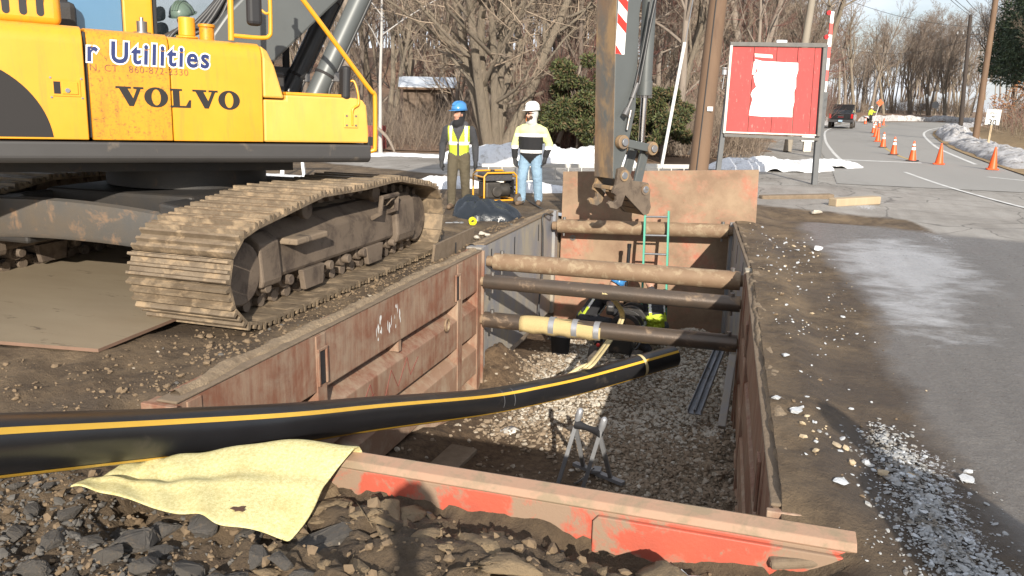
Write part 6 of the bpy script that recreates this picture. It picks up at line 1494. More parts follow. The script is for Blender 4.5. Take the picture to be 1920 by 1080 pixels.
ca = d3*6.85; mb = MB(); mb.bar(ca-RT0*1.0, ca+RT0*1.0+np.array([0, 0, .10]), .09, .12); mb.build('crossarm', 'pole_dark', up3)
for o_ in (-.9, -.45, .45, .9): mb = MB(); mb.cyl(ca+RT0*o_+np.array([0, 0, .06]), ca+RT0*o_+np.array([0, 0, .25]), .05, n=8); mb.build('insulator', 'sign_back', up3)
up4, d4, a4 = pole(1478, 275, 1523, 0, G(1476, 285), .17, 'pole_grey', 'grey wooden utility pole behind the red sign', 11)
up5, d5, a5 = pole(1575, 205, 1576, 115, PD(1575, 214, 85), .15, 'pole_grey', 'thin grey pole standing in the trees beyond the pickup', 6.5)
pm('wire', (.02, .02, .022), None, rough=.6)
def wire(p, q, sag, lab, r=.012):
    mb = MB(); mb.tube([p+(q-p)*t-np.array([0, 0, sag*4*t*(1-t)]) for t in np.linspace(0, 1, 15)], r, 5); tag(mb.build('overhead_wire', 'wire', smooth=60), lab, 'wire', 'overhead wires along the road')
for i, (u0, v0, u1, v1) in enumerate(((1860, 40, 1770, -20), (1858, 48, 1740, -40), (1858, 32, 1800, -15))):
    wire(PD(u0, v0, 52), PD(u1, v1, 20), .2, ('lowest', 'middle', 'topmost')[i]+' of the wires running from the brown pole overhead', .009)
for i, (u0, v0, u1, v1) in enumerate(((1862, 22, 1803, 70), (1860, 36, 1820, 68), (1855, 52, 1838, 66))):
    wire(PD(u0, v0, 52), PD(u1, v1, 62), .35, ('first', 'second', 'third')[i]+' wire slung between the brown pole and the dark pole', .014)
wire(PD(1856, 50, 52), PD(1560, -12, 46), .5, 'long wire crossing the sky from the brown pole to the left', .013)
wire(PD(1838, 66, 62), PD(1545, 78, 70), 1.2, 'low wire sagging before the trees from the dark pole', .013)
# ================================================================ red plank sign
pm('sign_red', (.40, .062, .058), (.33, .05, .046), .7, 2.5, .8, dirt=(.52, .26, .22), dirt_at=(.60, .74), dirt_scale=7, stretch=(3, 3, .6), bmp=.2, bscale=20)
pm('sign_frame', (.10, .10, .095), (.16, .15, .14), .6, 6, .8)
pm('sign_post', (.075, .08, .085), (.11, .11, .11), .6, 4, .7)
pm('peel_white', (.78, .75, .68), (.55, .45, .36), .5, 5, .8)
def paper_material():
    m, t, b = new_mat('sign_paper'); b.inputs['Base Color'].default_value = (.88, .87, .86, 1); b.inputs['Roughness'].default_value = .7
paper_material()
DS = 20.0; rs_ = thing('plank_sign', 'red plank signboard with torn white paper on two dark posts', 'sign', (0, 0, 0))
def SP(u, v, o_=0.0): return PD(u, v, DS-o_)
sx = RT0
base_r = G(1530, 354); base_l = SP(1346, 350)
for (pb0, tp, w_) in ((SP(1528, 356), SP(1549, 84), .13), (SP(1344, 352), SP(1377, 84), .12)):
    mb = MB(); mb.bar(pb0+HD*.08, tp+HD*.08, w_, .12, HD); mb.build('post', 'sign_post', rs_, bevel=.01)
TL, TR, BL, BR = SP(1374, 86), SP(1541, 90), SP(1360, 250), SP(1529, 256)
def bil(s_, t, o_=0.0): return TL*(1-s_)*(1-t)+TR*s_*(1-t)+BL*(1-s_)*t+BR*s_*t-HD*o_
edges = [0, .245, .50, .735, .925, 1.0]
for i in range(5):
    a, b_ = edges[i]+.003, edges[i+1]-.003; d0 = .004*(i % 2); mb = MB(); P = [bil(a, .0, d0), bil(b_, .0, d0), bil(b_, 1, d0), bil(a, 1, d0)]; Q = [p+HD*.03 for p in P]
    mb.add(P+Q, [(0, 1, 2, 3), (7, 6, 5, 4), (0, 4, 5, 1), (1, 5, 6, 2), (2, 6, 7, 3), (3, 7, 4, 0)]); mb.build('plank', 'sign_red', rs_, bevel=.004)
for (p0, p1, w_, mt) in ((bil(-.035, -.02, .03), bil(1.04, -.03, .03), .10, 'sign_frame'), (bil(-.02, 1.02, .03), bil(1.03, 1.03, .03), .07, 'sign_frame'), (bil(-.02, 0, .03), bil(-.02, 1, .03), .06, 'peel_white'), (bil(1.025, 0, .03), bil(1.025, 1, .03), .08, 'sign_frame')):
    mb = MB(); mb.bar(p0, p1, w_, .08, HD) ; mb.build('frame_strip', mt, rs_, bevel=.006)
mb = MB(); mb.bar(bil(0, .985, .035), bil(1, .985, .035), .035, .015, HD); mb.build('frame_strip', 'peel_white', rs_)
mb = MB(); mb.bar(bil(.48, -.055, .03), bil(.60, -.055, .03), .10, .07, HD); mb.build('snow_cap', 'snow', rs_, bevel=.02)
out = [(.26, .145), (.34, .165), (.52, .17), (.60, .175), (.745, .175), (.752, .26), (.735, .34), (.742, .45), (.725, .50), (.735, .62), (.72, .71), (.725, .79), (.60, .79), (.45, .795), (.30, .79), (.245, .785), (.25, .70), (.27, .60), (.245, .55), (.262, .50), (.30, .46), (.275, .40), (.26, .34), (.30, .28), (.285, .22)]
mb = MB(); P = [bil(s_, t, .0085) for s_, t in out]; Q = [bil(s_, t, .0065) for s_, t in out]; n_ = len(P)
mb.add(P+Q, [tuple(range(n_)), tuple(range(2*n_-1, n_-1, -1))]+[(i, (i+1) % n_, n_+(i+1) % n_, n_+i) for i in range(n_)]); mb.build('torn_paper', 'sign_paper', rs_)
mb = MB(); mb.add([bil(s_, t, .0098) for s_, t in ((.60, .32), (.70, .36), (.735, .46), (.70, .48), (.62, .43))], [(0, 1, 2, 3, 4)]); mb.add([bil(s_, t, .0063) for s_, t in ((.25, .17), (.30, .18), (.285, .26), (.27, .32), (.24, .32))], [(0, 1, 2, 3, 4)]); mb.add([bil(s_, t, .0063) for s_, t in ((.25, .08), (.45, .09), (.46, .13), (.26, .12))], [(0, 1, 2, 3)]); o = mb.build('peeled_patches', 'peel_white', rs_); o['kind'] = 'stuff'
lpz = SP(1358, 140, .2); mb = MB(); mb.cyl(lpz, lpz+np.array([0, 0, .12]), .06, n=12); mb.cyl(lpz+np.array([0, 0, .15]), lpz+np.array([0, 0, .17]), .07, n=12); mb.tube([lpz, lpz-np.array([.02, 0, .35])], .01, 6); mb.build('flood_lamp', 'sign_back', rs_, smooth=40)
# ================================================================ crossing gate arm
pg_ = PD(1549, 230, 30.0); ga = thing('barrier_arm', 'raised red and white striped barrier arm behind the red sign', 'barrier', (0, 0, 0))
A0, A1 = PD(1545, 175, 30), PD(1561, 22, 30)
for k in range(7):
    mb = MB(); mb.bar(A0+(A1-A0)*k/7, A0+(A1-A0)*(k+1)/7, .17-.008*k, .05, HD); mb.build('arm_section', 'refl_red' if k % 2 else 'refl_white', ga)
for t in (.69, .985): c_ = A0+(A1-A0)*t-RT0*.14; mb = MB(); mb.cyl(c_-HD*.06, c_+HD*.06, .085, n=14); mb.build('arm_lamp', 'tail_red', ga, smooth=40)
gb = np.array([*A0[:2], 0]); mb = MB(); mb.bar(gb, A0+np.array([0, 0, .05]), .22, .22, HD); mb.build('gate_post', 'sign_post', ga)
# ================================================================ small roadside things
p = G(1512, 284); t = thing('meter_box', 'small white utility box on a post beyond the red sign', 'utility box', (p[0], p[1], 0), HEADROT); k = np.dot(p-CAM, FW)/FPX
mb = MB(); mb.bb(-.30, .30, -.12, .12, .42, .72); mb.build('box', 'sign_white', t, bevel=.02); mb = MB(); mb.bb(-.16, .16, -.08, .08, 0, .42); mb.build('pedestal', 'peel_white', t, bevel=.01)
a, b_ = G(1560, 386), G(1643, 382); mb = MB(); mb.bar(a+np.array([0, 0, .07]), b_+np.array([0, 0, .08]), .22, .16); tag(mb.build('timber_baulk', 'post_wood', bevel=.02), 'weathered timber baulk lying at the edge of the asphalt', 'timber')
a, b_ = G(1425, 372), G(1560, 372); mb = MB(); mb.bar(a+np.array([0, 0, .0]), b_+np.array([0, 0, .03]), .2, .14); tag(mb.build('timber_baulk', 'mud_cake', bevel=.03), 'mud-covered timber half buried behind the trench corner', 'timber')
p = G(550, 331); t = thing('sawhorse', 'white folding barricade stand seen under the excavator deck', 'barricade', (p[0], p[1], 0), HEADROT+.2)
for x in (-.22, .22):
    for y in (-.25, .25): mb = MB(); mb.bar((x*1.2, y, 0), (x*.8, 0, .95), .06, .03, (0, 1, 0)); mb.build('leg', 'white_paint', t)
mb = MB(); mb.bb(-.6, .6, -.02, .02, .75, .95); mb.build('rail', 'white_paint', t)
# guy wire
g0, g1 = PD(1240, 318, 15.5), PD(1302, -20, 14.6); gw = thing('guy_wire', 'white plastic guarded guy wire slanting up left of the wooden pole', 'guy wire', (0, 0, 0))
gm_ = g0+(g1-g0)*(318-75)/338; mb = MB(); mb.cyl(g0+np.array([0, 0, .05]), gm_, .032, n=10); mb.build('guard', 'sign_white', gw, smooth=40)
gnd = np.array([*(g0-(g1-g0)*.15)[:2], 0]); mb = MB(); mb.cyl(gnd, g1+(g1-g0)*1.0, .009, n=6); mb.build('cable', 'galv_dull', gw)
# red picket fences behind the trees
pm('fence_red', (.28, .06, .05), (.2, .05, .045), .6, 5, .85)
def picket(u0, u1, vb, vt, n_, lab):
    a, b_ = G(u0, vb), G(u1, vb); k = np.dot(a-CAM, FW)/FPX; h = (vb-vt)*k; t = thing('picket_fence', lab, 'fence', (0, 0, 0))
    for i in range(n_):
        c_ = a+(b_-a)*i/(n_-1); mb = MB(); mb.bar(c_, c_+np.array([0, 0, h]), .09, .02, HD); mb.build('picket', 'fence_red', t)
    for z in (.3, .8): mb = MB(); mb.bar(a+np.array([0, .03, h*z]), b_+np.array([0, .03, h*z]), .03, .07); mb.build('rail', 'fence_red', t)
picket(934, 972, 276, 238, 10, 'red picket fence right of the big tree'); picket(692, 722, 280, 236, 8, 'red picket fence by the white birch'); picket(1318, 1346, 288, 255, 6, 'red picket fence behind the wooden pole')
# ================================================================ shed
pm('shed_wood', (.15, .108, .078), (.11, .08, .058), .6, 4, .9, stretch=(4, 4, .3), bmp=.3, bscale=12)
pm('shed_roof', (.62, .66, .72), (.45, .5, .56), .6, 2, .6)
psd = camxy(-4.3, 40, 0); sd = thing('shed', 'small brown wooden shed with snow-covered roof among the trees', 'shed', (psd[0], psd[1], .05), HEADROT+.12)
zs = float(hill_z(psd[0], psd[1])); sd.location[2] = zs; sd.scale = (1.12, 1.12, 1.25)
for k in range(9): mb = MB(); mb.bb(-1.05+k*.2335, -1.05+k*.2335+.228, -.9, -.86, 0, 1.9); mb.build('board', 'shed_wood', sd)
mb = MB(); mb.bb(-1.03, 1.03, -.85, .9, 0, 1.88); mb.build('wall', 'shed_wood', sd)
mb = MB(); mb.bb(.35, .85, -.93, -.90, 0, 1.7); mb.build('door', 'pole_dark', sd)
mb = MB(); mb.add([(-1.25, -1.15, 1.86), (1.25, -1.15, 1.86), (1.25, 1.1, 2.25), (-1.25, 1.1, 2.25), (-1.25, -1.15, 1.96), (1.25, -1.15, 1.96), (1.25, 1.1, 2.36), (-1.25, 1.1, 2.36)], [(3, 2, 1, 0), (4, 5, 6, 7), (0, 1, 5, 4), (1, 2, 6, 5), (2, 3, 7, 6), (3, 0, 4, 7)]); mb.build('roof', 'shed_roof', sd)
mb = MB(); mb.bb(-1.27, 1.27, -1.2, -1.155, 1.84, 1.92); mb.build('fascia', 'pole_brown', sd)
# ================================================================ woods
pm('bark_tan', (.32, .265, .20), (.19, .155, .115), .7, 2.5, .9, stretch=(4, 4, .5), bmp=1.0, bscale=9, bdist=.12, dirt=(.12, .10, .08), dirt_at=(.55, .7), dirt_scale=3)
pm('bark_grey', (.26, .215, .175), (.17, .14, .115), .7, 2.5, .9, stretch=(3, 3, .5), bmp=.6, bscale=12, bdist=.05)
pm('bark_dark', (.15, .12, .097), (.105, .083, .067), .7, 2.5, .9, stretch=(3, 3, .5))
pm('twig_brown', (.23, .178, .138), (.17, .128, .098), .7, 1, .9)
pm('twig_red', (.20, .085, .07), (.15, .08, .062), .7, 1, .9)
pm('twig_tan', (.33, .26, .195), (.24, .185, .135), .7, 1, .9)
pm('bark_birch', (.44, .425, .41), (.30, .29, .28), .6, 3, .85, dirt=(.12, .11, .10), dirt_at=(.62, .68), dirt_scale=5, stretch=(1, 1, .5))
def tubes(paths, rads, n_):
    """many tapered tubes at once: paths (m,k,3), rads (m,k)"""
    m, k, _ = paths.shape; d = paths[:, -1]-paths[:, 0]; d /= np.linalg.norm(d, axis=1, keepdims=True)+1e-9
    a = np.where(np.abs(d[:, 2:3]) < .9, np.array([[0, 0, 1.]]), np.array([[1., 0, 0]])); r = np.cross(d, a); r /= np.linalg.norm(r, axis=1, keepdims=True); u_ = np.cross(r, d)
    th = np.arange(n_)*2*math.pi/n_; off_ = np.cos(th)[None, :, None]*r[:, None, :]+np.sin(th)[None, :, None]*u_[:, None, :]
    V = paths[:, :, None, :]+rads[:, :, None, None]*off_[:, None, :, :]
    b = (np.arange(m)*k*n_)[:, None, None]; i = (np.arange(k-1)*n_)[None, :, None]; j = np.arange(n_)[None, None, :]; j2 = (j+1) % n_
    Fq = np.stack([b+i+j, b+i+j2, b+i+n_+j2, b+i+n_+j], -1).reshape(-1, 4); return V.reshape(-1, 3), Fq
def grow(rg, start, dirs, lens, r0, k, wob, upw, tip=.25):
    m = len(start); P = np.zeros((m, k, 3)); P[:, 0] = start; d = dirs.copy(); seg = lens/(k-1)
    for i in range(1, k):
        d = d+rg.normal(0, wob, (m, 3))+np.array([0, 0, upw]); d /= np.linalg.norm(d, axis=1, keepdims=True); P[:, i] = P[:, i-1]+d*seg[:, None]
    R_ = r0[:, None]*np.linspace(1, tip, k)[None]; return P, R_
def branch_off(rg, P, R_, lens, per, tmin, ang, ratio, rr):
    m, k, _ = P.shape; t = rg.uniform(tmin, .98, (m, per)); f_ = t*(k-1); i = np.minimum(f_.astype(int), k-2); fr_ = f_-i; I = np.arange(m)[:, None]
    st = P[I, i]*(1-fr_[..., None])+P[I, i+1]*fr_[..., None]; d = P[I, i+1]-P[I, i]; d /= np.linalg.norm(d, axis=-1, keepdims=True)+1e-9
    rp = R_[I, i]*(1-fr_)+R_[I, i+1]*fr_
    ax = rg.normal(0, 1, (m, per, 3)); ax -= d*np.sum(ax*d, -1, keepdims=True); ax /= np.linalg.norm(ax, axis=-1, keepdims=True)
    an = np.radians(rg.uniform(*ang, (m, per)))[..., None]; nd = d*np.cos(an)+ax*np.sin(an)
    L = lens[:, None]*ratio*(1.15-.75*t)*rg.uniform(.6, 1.2, (m, per))
    return st.reshape(-1, 3), nd.reshape(-1, 3), L.reshape(-1), np.minimum(rp*rr, rp*.9).reshape(-1)
def tree_meshes(seed, h, r, stems=1, spread=.25, per=(13, 7, 6, 4), tmin=.3, upw=.05, bark='bark_grey', twig='twig_brown', wob=.06, ang=(25, 55), minr=.006, rr=.55):
    rg = np.random.default_rng(seed); a = rg.uniform(0, 2*math.pi, stems); sp = rg.uniform(.4, 1, stems)*spread if stems > 1 else np.zeros(1)
    st = np.stack([np.cos(a)*r*.5*(stems > 1), np.sin(a)*r*.5*(stems > 1), np.full(stems, -.3)], 1)
    d = np.stack([np.cos(a)*sp, np.sin(a)*sp, np.ones(stems)], 1); d /= np.linalg.norm(d, axis=1, keepdims=True)
    L = h*rg.uniform(.85, 1.0, stems); P, R_ = grow(rg, st, d, L, np.full(stems, r)*rg.uniform(.8, 1.1, stems), 12, wob, upw*.6, .12); R_[:, 0] *= 1.35
    tv, tf = tubes(P, R_, 9); bv = []; bf = []; o_ = 0; mats = []
    lens = L
    for li, (n_, sides, k) in enumerate(zip(per, (6, 4, 3, 3), (7, 5, 4, 3))):
        s_, nd, lens2, r2 = branch_off(rg, P, R_, lens, n_, tmin if li == 0 else .15, ang, (.50, .5, .5, .55)[li], rr)
        r2 = np.maximum(r2, minr); P, R_ = grow(rg, s_, nd, lens2, r2, k, .10+.04*li, upw+.02*li, .3); R_ = np.maximum(R_, minr*.7); lens = lens2
        v, f_ = tubes(P, R_, sides); bv.append(v); bf.append(f_+o_); o_ += len(v); mats.append(np.full(len(f_), 0 if li == 0 else 1))
    return raw_mesh('trunk', tv, tf, bark), raw_mesh('branches', np.concatenate(bv), np.concatenate(bf), [bark, twig], True, np.concatenate(mats))
def put_tree(ms, p, rz, sc, lab, name='bare_tree', group=None, sz=None):
    t = thing(name, lab, 'tree', p, rz, group); t.scale = (sc, sc, sz or sc); link('trunk', ms[0], t); link('branches', ms[1], t); return t
kinds = [tree_meshes(1, 13, .20, per=(16, 7, 6, 4), tmin=.30), tree_meshes(2, 15, .22, per=(15, 7, 6, 4), tmin=.42, bark='bark_tan', twig='twig_tan'), tree_meshes(3, 12, .16, per=(15, 7, 6, 4), tmin=.25, bark='bark_dark'),
         tree_meshes(4, 16, .24, per=(16, 8, 6, 4), tmin=.35, ang=(20, 45)), tree_meshes(5, 9, .11, stems=3, spread=.3, per=(10, 6, 5, 4), tmin=.2, bark='bark_grey', twig='twig_tan'), tree_meshes(6, 14, .19, stems=2, spread=.18, per=(12, 7, 6, 4), tmin=.3, bark='bark_tan', ang=(20, 42), twig='twig_brown'),
         tree_meshes(7, 11, .14, per=(14, 7, 6, 4), tmin=.15, bark='bark_grey', twig='twig_red', ang=(30, 65)), tree_meshes(8, 13, .15, per=(12, 7, 6, 4), tmin=.5, bark='bark_tan', twig='twig_tan')]
# the big many-stemmed tree behind the workers
big = tree_meshes(21, 13, .215, stems=7, spread=.42, per=(12, 6, 5, 4), tmin=.16, upw=.035, bark='bark_tan', twig='twig_tan', ang=(30, 70), wob=.05, rr=.5)
p = camxy(-.75, 29.5); put_tree(big, (p[0], p[1], 0), .6, 1.0, 'big pale many-stemmed bare tree behind the blue-hatted worker', 'maple_tree')
birch = tree_meshes(22, 12, .085, per=(12, 5, 4, 3), tmin=.35, bark='bark_birch', twig='twig_brown', wob=.015, upw=.0)
p = camxy(-4.75, 28.5); put_tree(birch, (p[0], p[1], 0), 0, 1.0, 'straight white-barked birch between the excavator and the shed', 'birch_tree')
# feature trees, each placed by its trunk
feats = [(1000, 33, 1, 1.0, 'tall pale tree just right of the big many-stemmed tree'), (1085, 31, 2, .9, 'dark slim tree left of the excavator arm'), (640, 34, 3, .9, 'tall tree behind the excavator boom cylinders'), (780, 46, 5, 1.0, 'twin-stemmed tree behind the shed'), (850, 37, 4, 1.0, 'bushy small tree between the shed and the big tree'),
         (1265, 30, 0, 1.0, 'crooked grey tree between the arm and the wooden pole'), (1225, 36, 6, 1.0, 'reddish twiggy tree right behind the arm'), (1400, 44, 3, 1.0, 'tall tree behind the red sign'), (1495, 52, 1, 1.1, 'tall pale tree above the right half of the red sign'), (1585, 108, 1, 1.15, 'tall straight pale tree above the pickup'), (1612, 114, 3, 1.0, 'tall dark tree just right of the pickup'), (1640, 118, 1, 1.0, 'tall pale tree behind the flagger'),
         (1690, 128, 0, 1.0, 'broad tree behind the far bend'), (1720, 134, 3, .9, 'tall tree left of the round sign back'), (1775, 140, 5, .95, 'twin-stemmed pale tree behind the dark pole'), (1835, 150, 7, .95, 'slim tree behind the brown pole'), (1660, 136, 7, 1.05, 'slim pale tree at the bend')]
for (u, cy, k, sc, lab) in feats:
    cx = (u-960)/FPX*cy*math.cos(PITCH)*1.02; p = camxy(cx, cy); put_tree(kinds[k], (p[0], p[1], float(hill_z(p[0], p[1]))-.1 if u < 1560 else 0), random.uniform(0, 6), sc, lab)
KN = ['grey wide-branching bare tree', 'tall pale bare tree with high crown', 'slim dark bare tree', 'tall grey bare tree with upswept branches', 'small three-stemmed bare tree', 'pale twin-stemmed bare tree', 'bare tree with reddish twigs down low', 'slim pale bare tree with small top']
rg = np.random.default_rng(99); n_ = 0
for row_cy, cnt in ((34, 10), (41, 15), (49, 18), (58, 22), (70, 26), (84, 32), (100, 36), (116, 36)):
    for i in range(cnt):
        cy = row_cy+rg.uniform(-4, 4); u = rg.uniform(450, 1480) if row_cy < 60 else rg.uniform(440, 1505)
        if row_cy < 45 and 700 < u < 960 and rg.random() < .6: continue
        if row_cy < 39 and 1330 < u: continue
        cx = (u-960)/FPX*cy*.99; p = camxy(cx, cy); k = int(rg.choice([0, 2, 3, 4, 6, 7, 5, 1])); sc = rg.uniform(.75, 1.1)
        put_tree(kinds[k], (p[0], p[1], float(hill_z(p[0], p[1]))-.1), rg.uniform(0, 6), sc, ('near ' if row_cy < 60 else 'farther ')*0+KN[k]+(' at the front of the wood behind the lot' if row_cy < 56 else ' deep in the wood on the hillside'), group='bare trees of the wood behind the lot')
for i in range(52):
    u = rg.uniform(1545, 1930); cy = rg.uniform(118, 175) if u < 1800 else rg.uniform(70, 160); cx = (u-960)/FPX*cy*.99; p = camxy(cx, cy)
    x_r = np.interp(p[1], RE[:, 1], RE[:, 0])
    if p[1] < 112 and p[0] < x_r+6: continue
    z = 0 if u < 1800 else bank_z(p[0], p[1])*.8
    kk_ = int(rg.choice([0, 1, 3, 5, 6, 7])); put_tree(kinds[kk_], (p[0], p[1], z-.1), rg.uniform(0, 6), rg.uniform(.75, 1.05), KN[kk_]+' in the stand beyond the bend of the road', group='bare trees beyond the bend')
for i in range(16):
    u = rg.uniform(1400, 1500); cy = rg.uniform(55, 95); cx = (u-960)/FPX*cy*.99; p = camxy(cx, cy)
    if p[0] > np.interp(p[1], LE[:, 1], LE[:, 0])-3: continue
    kk_ = int(rg.choice([0, 2, 3, 6])); put_tree(kinds[kk_], (p[0], p[1], float(hill_z(p[0], p[1]))-.1), rg.uniform(0, 6), rg.uniform(.8, 1.1), KN[kk_]+' by the road behind the red sign', group='bare trees behind the red sign')
# distant wood as one mass
def wood_mass(name, pts, src_me, lab):
    """one object: every point carries a copy of a whole tree"""
    src = bpy.data.objects.new('tree_source', src_me); V = np.array([q[:3] for q in pts], np.float32)
    me_ = bpy.data.meshes.new(name); me_.vertices.add(len(V)); me_.vertices.foreach_set('co', V.ravel())
    a = me_.attributes.new('turn', 'FLOAT', 'POINT'); a.data.foreach_set('value', np.array([q[3] for q in pts], np.float32)); a = me_.attributes.new('size', 'FLOAT', 'POINT'); a.data.foreach_set('value', np.array([q[4] for q in pts], np.float32)); me_.update()
    o = link(name, me_); g = bpy.data.node_groups.new(name, 'GeometryNodeTree'); g.interface.new_socket('Geometry', in_out='INPUT', socket_type='NodeSocketGeometry'); g.interface.new_socket('Geometry', in_out='OUTPUT', socket_type='NodeSocketGeometry')
    gi, go_ = g.nodes.new('NodeGroupInput'), g.nodes.new('NodeGroupOutput'); ip = g.nodes.new('GeometryNodeInstanceOnPoints'); oi = g.nodes.new('GeometryNodeObjectInfo'); oi.inputs['Object'].default_value = src
    at, az = g.nodes.new('GeometryNodeInputNamedAttribute'), g.nodes.new('GeometryNodeInputNamedAttribute'); at.data_type = az.data_type = 'FLOAT'; at.inputs['Name'].default_value = 'turn'; az.inputs['Name'].default_value = 'size'; cx_ = g.nodes.new('ShaderNodeCombineXYZ')
    L_ = g.links.new; L_(gi.outputs[0], ip.inputs['Points']); L_(oi.outputs['Geometry'], ip.inputs['Instance']); L_(at.outputs[0], cx_.inputs['Z']); L_(cx_.outputs[0], ip.inputs['Rotation']); L_(az.outputs[0], ip.inputs['Scale']); L_(ip.outputs[0], go_.inputs[0])
    md = o.modifiers.new('trees', 'NODES'); md.node_group = g; return tag(o, lab, 'woodland', kind='stuff')
def whole(ms):
    V, Fq, M_, o_ = [], [], [], 0
    for k, me_ in enumerate(ms):
        v = np.empty(len(me_.vertices)*3, np.float32); me_.vertices.foreach_get('co', v); f_ = np.empty(len(me_.loops), np.int32); me_.loops.foreach_get('vertex_index', f_); V.append(v.reshape(-1, 3)); Fq.append(f_.reshape(-1, 4)+o_); o_ += len(V[-1]); M_.append(np.full(len(Fq[-1]), k))
    return raw_mesh('tree_source', np.concatenate(V), np.concatenate(Fq), ['bark_grey', 'twig_brown'], True, np.concatenate(M_))
for kk_, (ms, n_, lab) in enumerate(((kinds[0], 240, 'distant mass of bare brown woodland on the hillside'), (kinds[7], 200, 'distant mass of slim bare trees among the hillside woodland'))):
    pts = []
    for i in range(n_):
        u = rg.uniform(430, 1900); cy = rg.uniform(88, 185) if u < 1500 else rg.uniform(142, 215); cx = (u-960)/FPX*cy*.99; p = camxy(cx, cy)
        z = float(hill_z(p[0], p[1])) if u < 1560 else (1.5+.03*max(0, u-1600) if u > 1600 else .5); pts.append((p[0], p[1], z-.3, rg.uniform(0, 6), rg.uniform(.75, 1.1) if u < 1560 else rg.uniform(.8, 1.15)))
    wood_mass('woodland', pts, whole(ms), lab)
# brushwood: thin stems along the wood edge
def brush(name, n_, area, h, mats, lab, lean=.35, r=.007, zf=None):
    pos = area(n_); d = np.stack([rg.normal(0, lean, len(pos)), rg.normal(0, lean, len(pos)), np.ones(len(pos))], 1); d /= np.linalg.norm(d, axis=1, keepdims=True)
    P, R_ = grow(rg, pos, d, rg.uniform(.4, 1, len(pos))*h, np.full(len(pos), r), 4, .12, -.02, .5); V1, F1 = tubes(P, R_, 3)
    s_, nd, L2, r2 = branch_off(rg, P, R_, rg.uniform(.4, 1, len(pos))*h, 3, .2, (25, 70), .5, .7); P2, R2 = grow(rg, s_, nd, L2, r2, 3, .15, .0, .5); V2, F2 = tubes(P2, R2, 3)
    mi_ = np.concatenate([rg.integers(0, len(mats), len(pos)).repeat(9), rg.integers(0, len(mats), len(P2)).repeat(6)])
    o = link(name, raw_mesh(name, np.concatenate([V1, V2]), np.concatenate([F1, F2+len(V1)]), mats, True, mi_)); return tag(o, lab, 'brushwood', kind='stuff')
def band(u0, u1, c0, c1):
    def f_(n_):
        u = rg.uniform(u0, u1, n_); cy = rg.uniform(c0, c1, n_); cx = (u-960)/FPX*cy*.99; q = cx[:, None]*RT0[None]+cy[:, None]*HD[None]; q[:, 2] = hill_z(q[:, 0], q[:, 1])-.05; return q
    return f_
brush('brushwood', 4000, band(480, 1330, 29.5, 44), 2.3, ['twig_brown', 'twig_tan', 'bark_dark'], 'dense brown brushwood along the edge of the wood')
brush('brushwood', 1500, band(1020, 1130, 30, 34), 4.6, ['twig_red', 'twig_red', 'twig_brown'], 'reddish thicket of twigs left of the excavator arm', .3)
brush('brushwood', 1500, band(1180, 1420, 29, 36), 3.2, ['twig_brown', 'twig_tan'], 'tangled thicket between the arm and the red sign', .45)
brush('brushwood', 2600, band(1380, 1540, 62, 90), 3.2, ['twig_brown', 'twig_red', 'bark_dark'], 'brown thicket by the road left of the pickup', .3, .012)
brush('brushwood', 1300, band(1560, 1800, 124, 150), 3.0, ['twig_brown', 'twig_tan', 'twig_tan'], 'low brown thicket behind the far bend', .3, .018)
def bank_area(n_):
    y = rg.uniform(38, 95, n_); x = np.interp(y, RE[:, 1], RE[:, 0])+rg.uniform(4.0, 17, n_); q = np.stack([x, y, np.zeros(n_)], 1); q[:, 2] = [bank_z(a, b_)-.05 for a, b_ in q[:, :2]]; return q
brush('brushwood', 3000, bank_area, 2.2, ['twig_brown', 'twig_tan', 'twig_red'], 'brown brushwood on the right bank below the pine', .4, .011)
# leaning dead trunks
for (u0, v0, u1, v1, cy, r, mt, lab) in ((1046, 268, 1090, 118, 29, .09, 'bark_grey', 'grey dead trunk leaning before the evergreen bush'), (985, 225, 950, 262, 29, .10, 'bark_tan', 'pale broken limb sloping from the big tree to the ground'), (705, 238, 740, 285, 27.5, .07, 'bark_grey', 'fallen grey branch at the foot of the birch'), (1290, 290, 1322, 232, 26, .05, 'twig_tan', 'pale dead stick leaning left of the wooden pole')):
    a, b_ = PD(u0, v0, cy), PD(u1, v1, cy); mb = MB(); mb.tube(catmull([a, (a+b_)/2+np.array([.08, 0, .06]), b_], 6), list(np.linspace(r, r*.55, 13)), 8); tag(mb.build('fallen_tree', mt, smooth=60), lab, 'dead trunk')
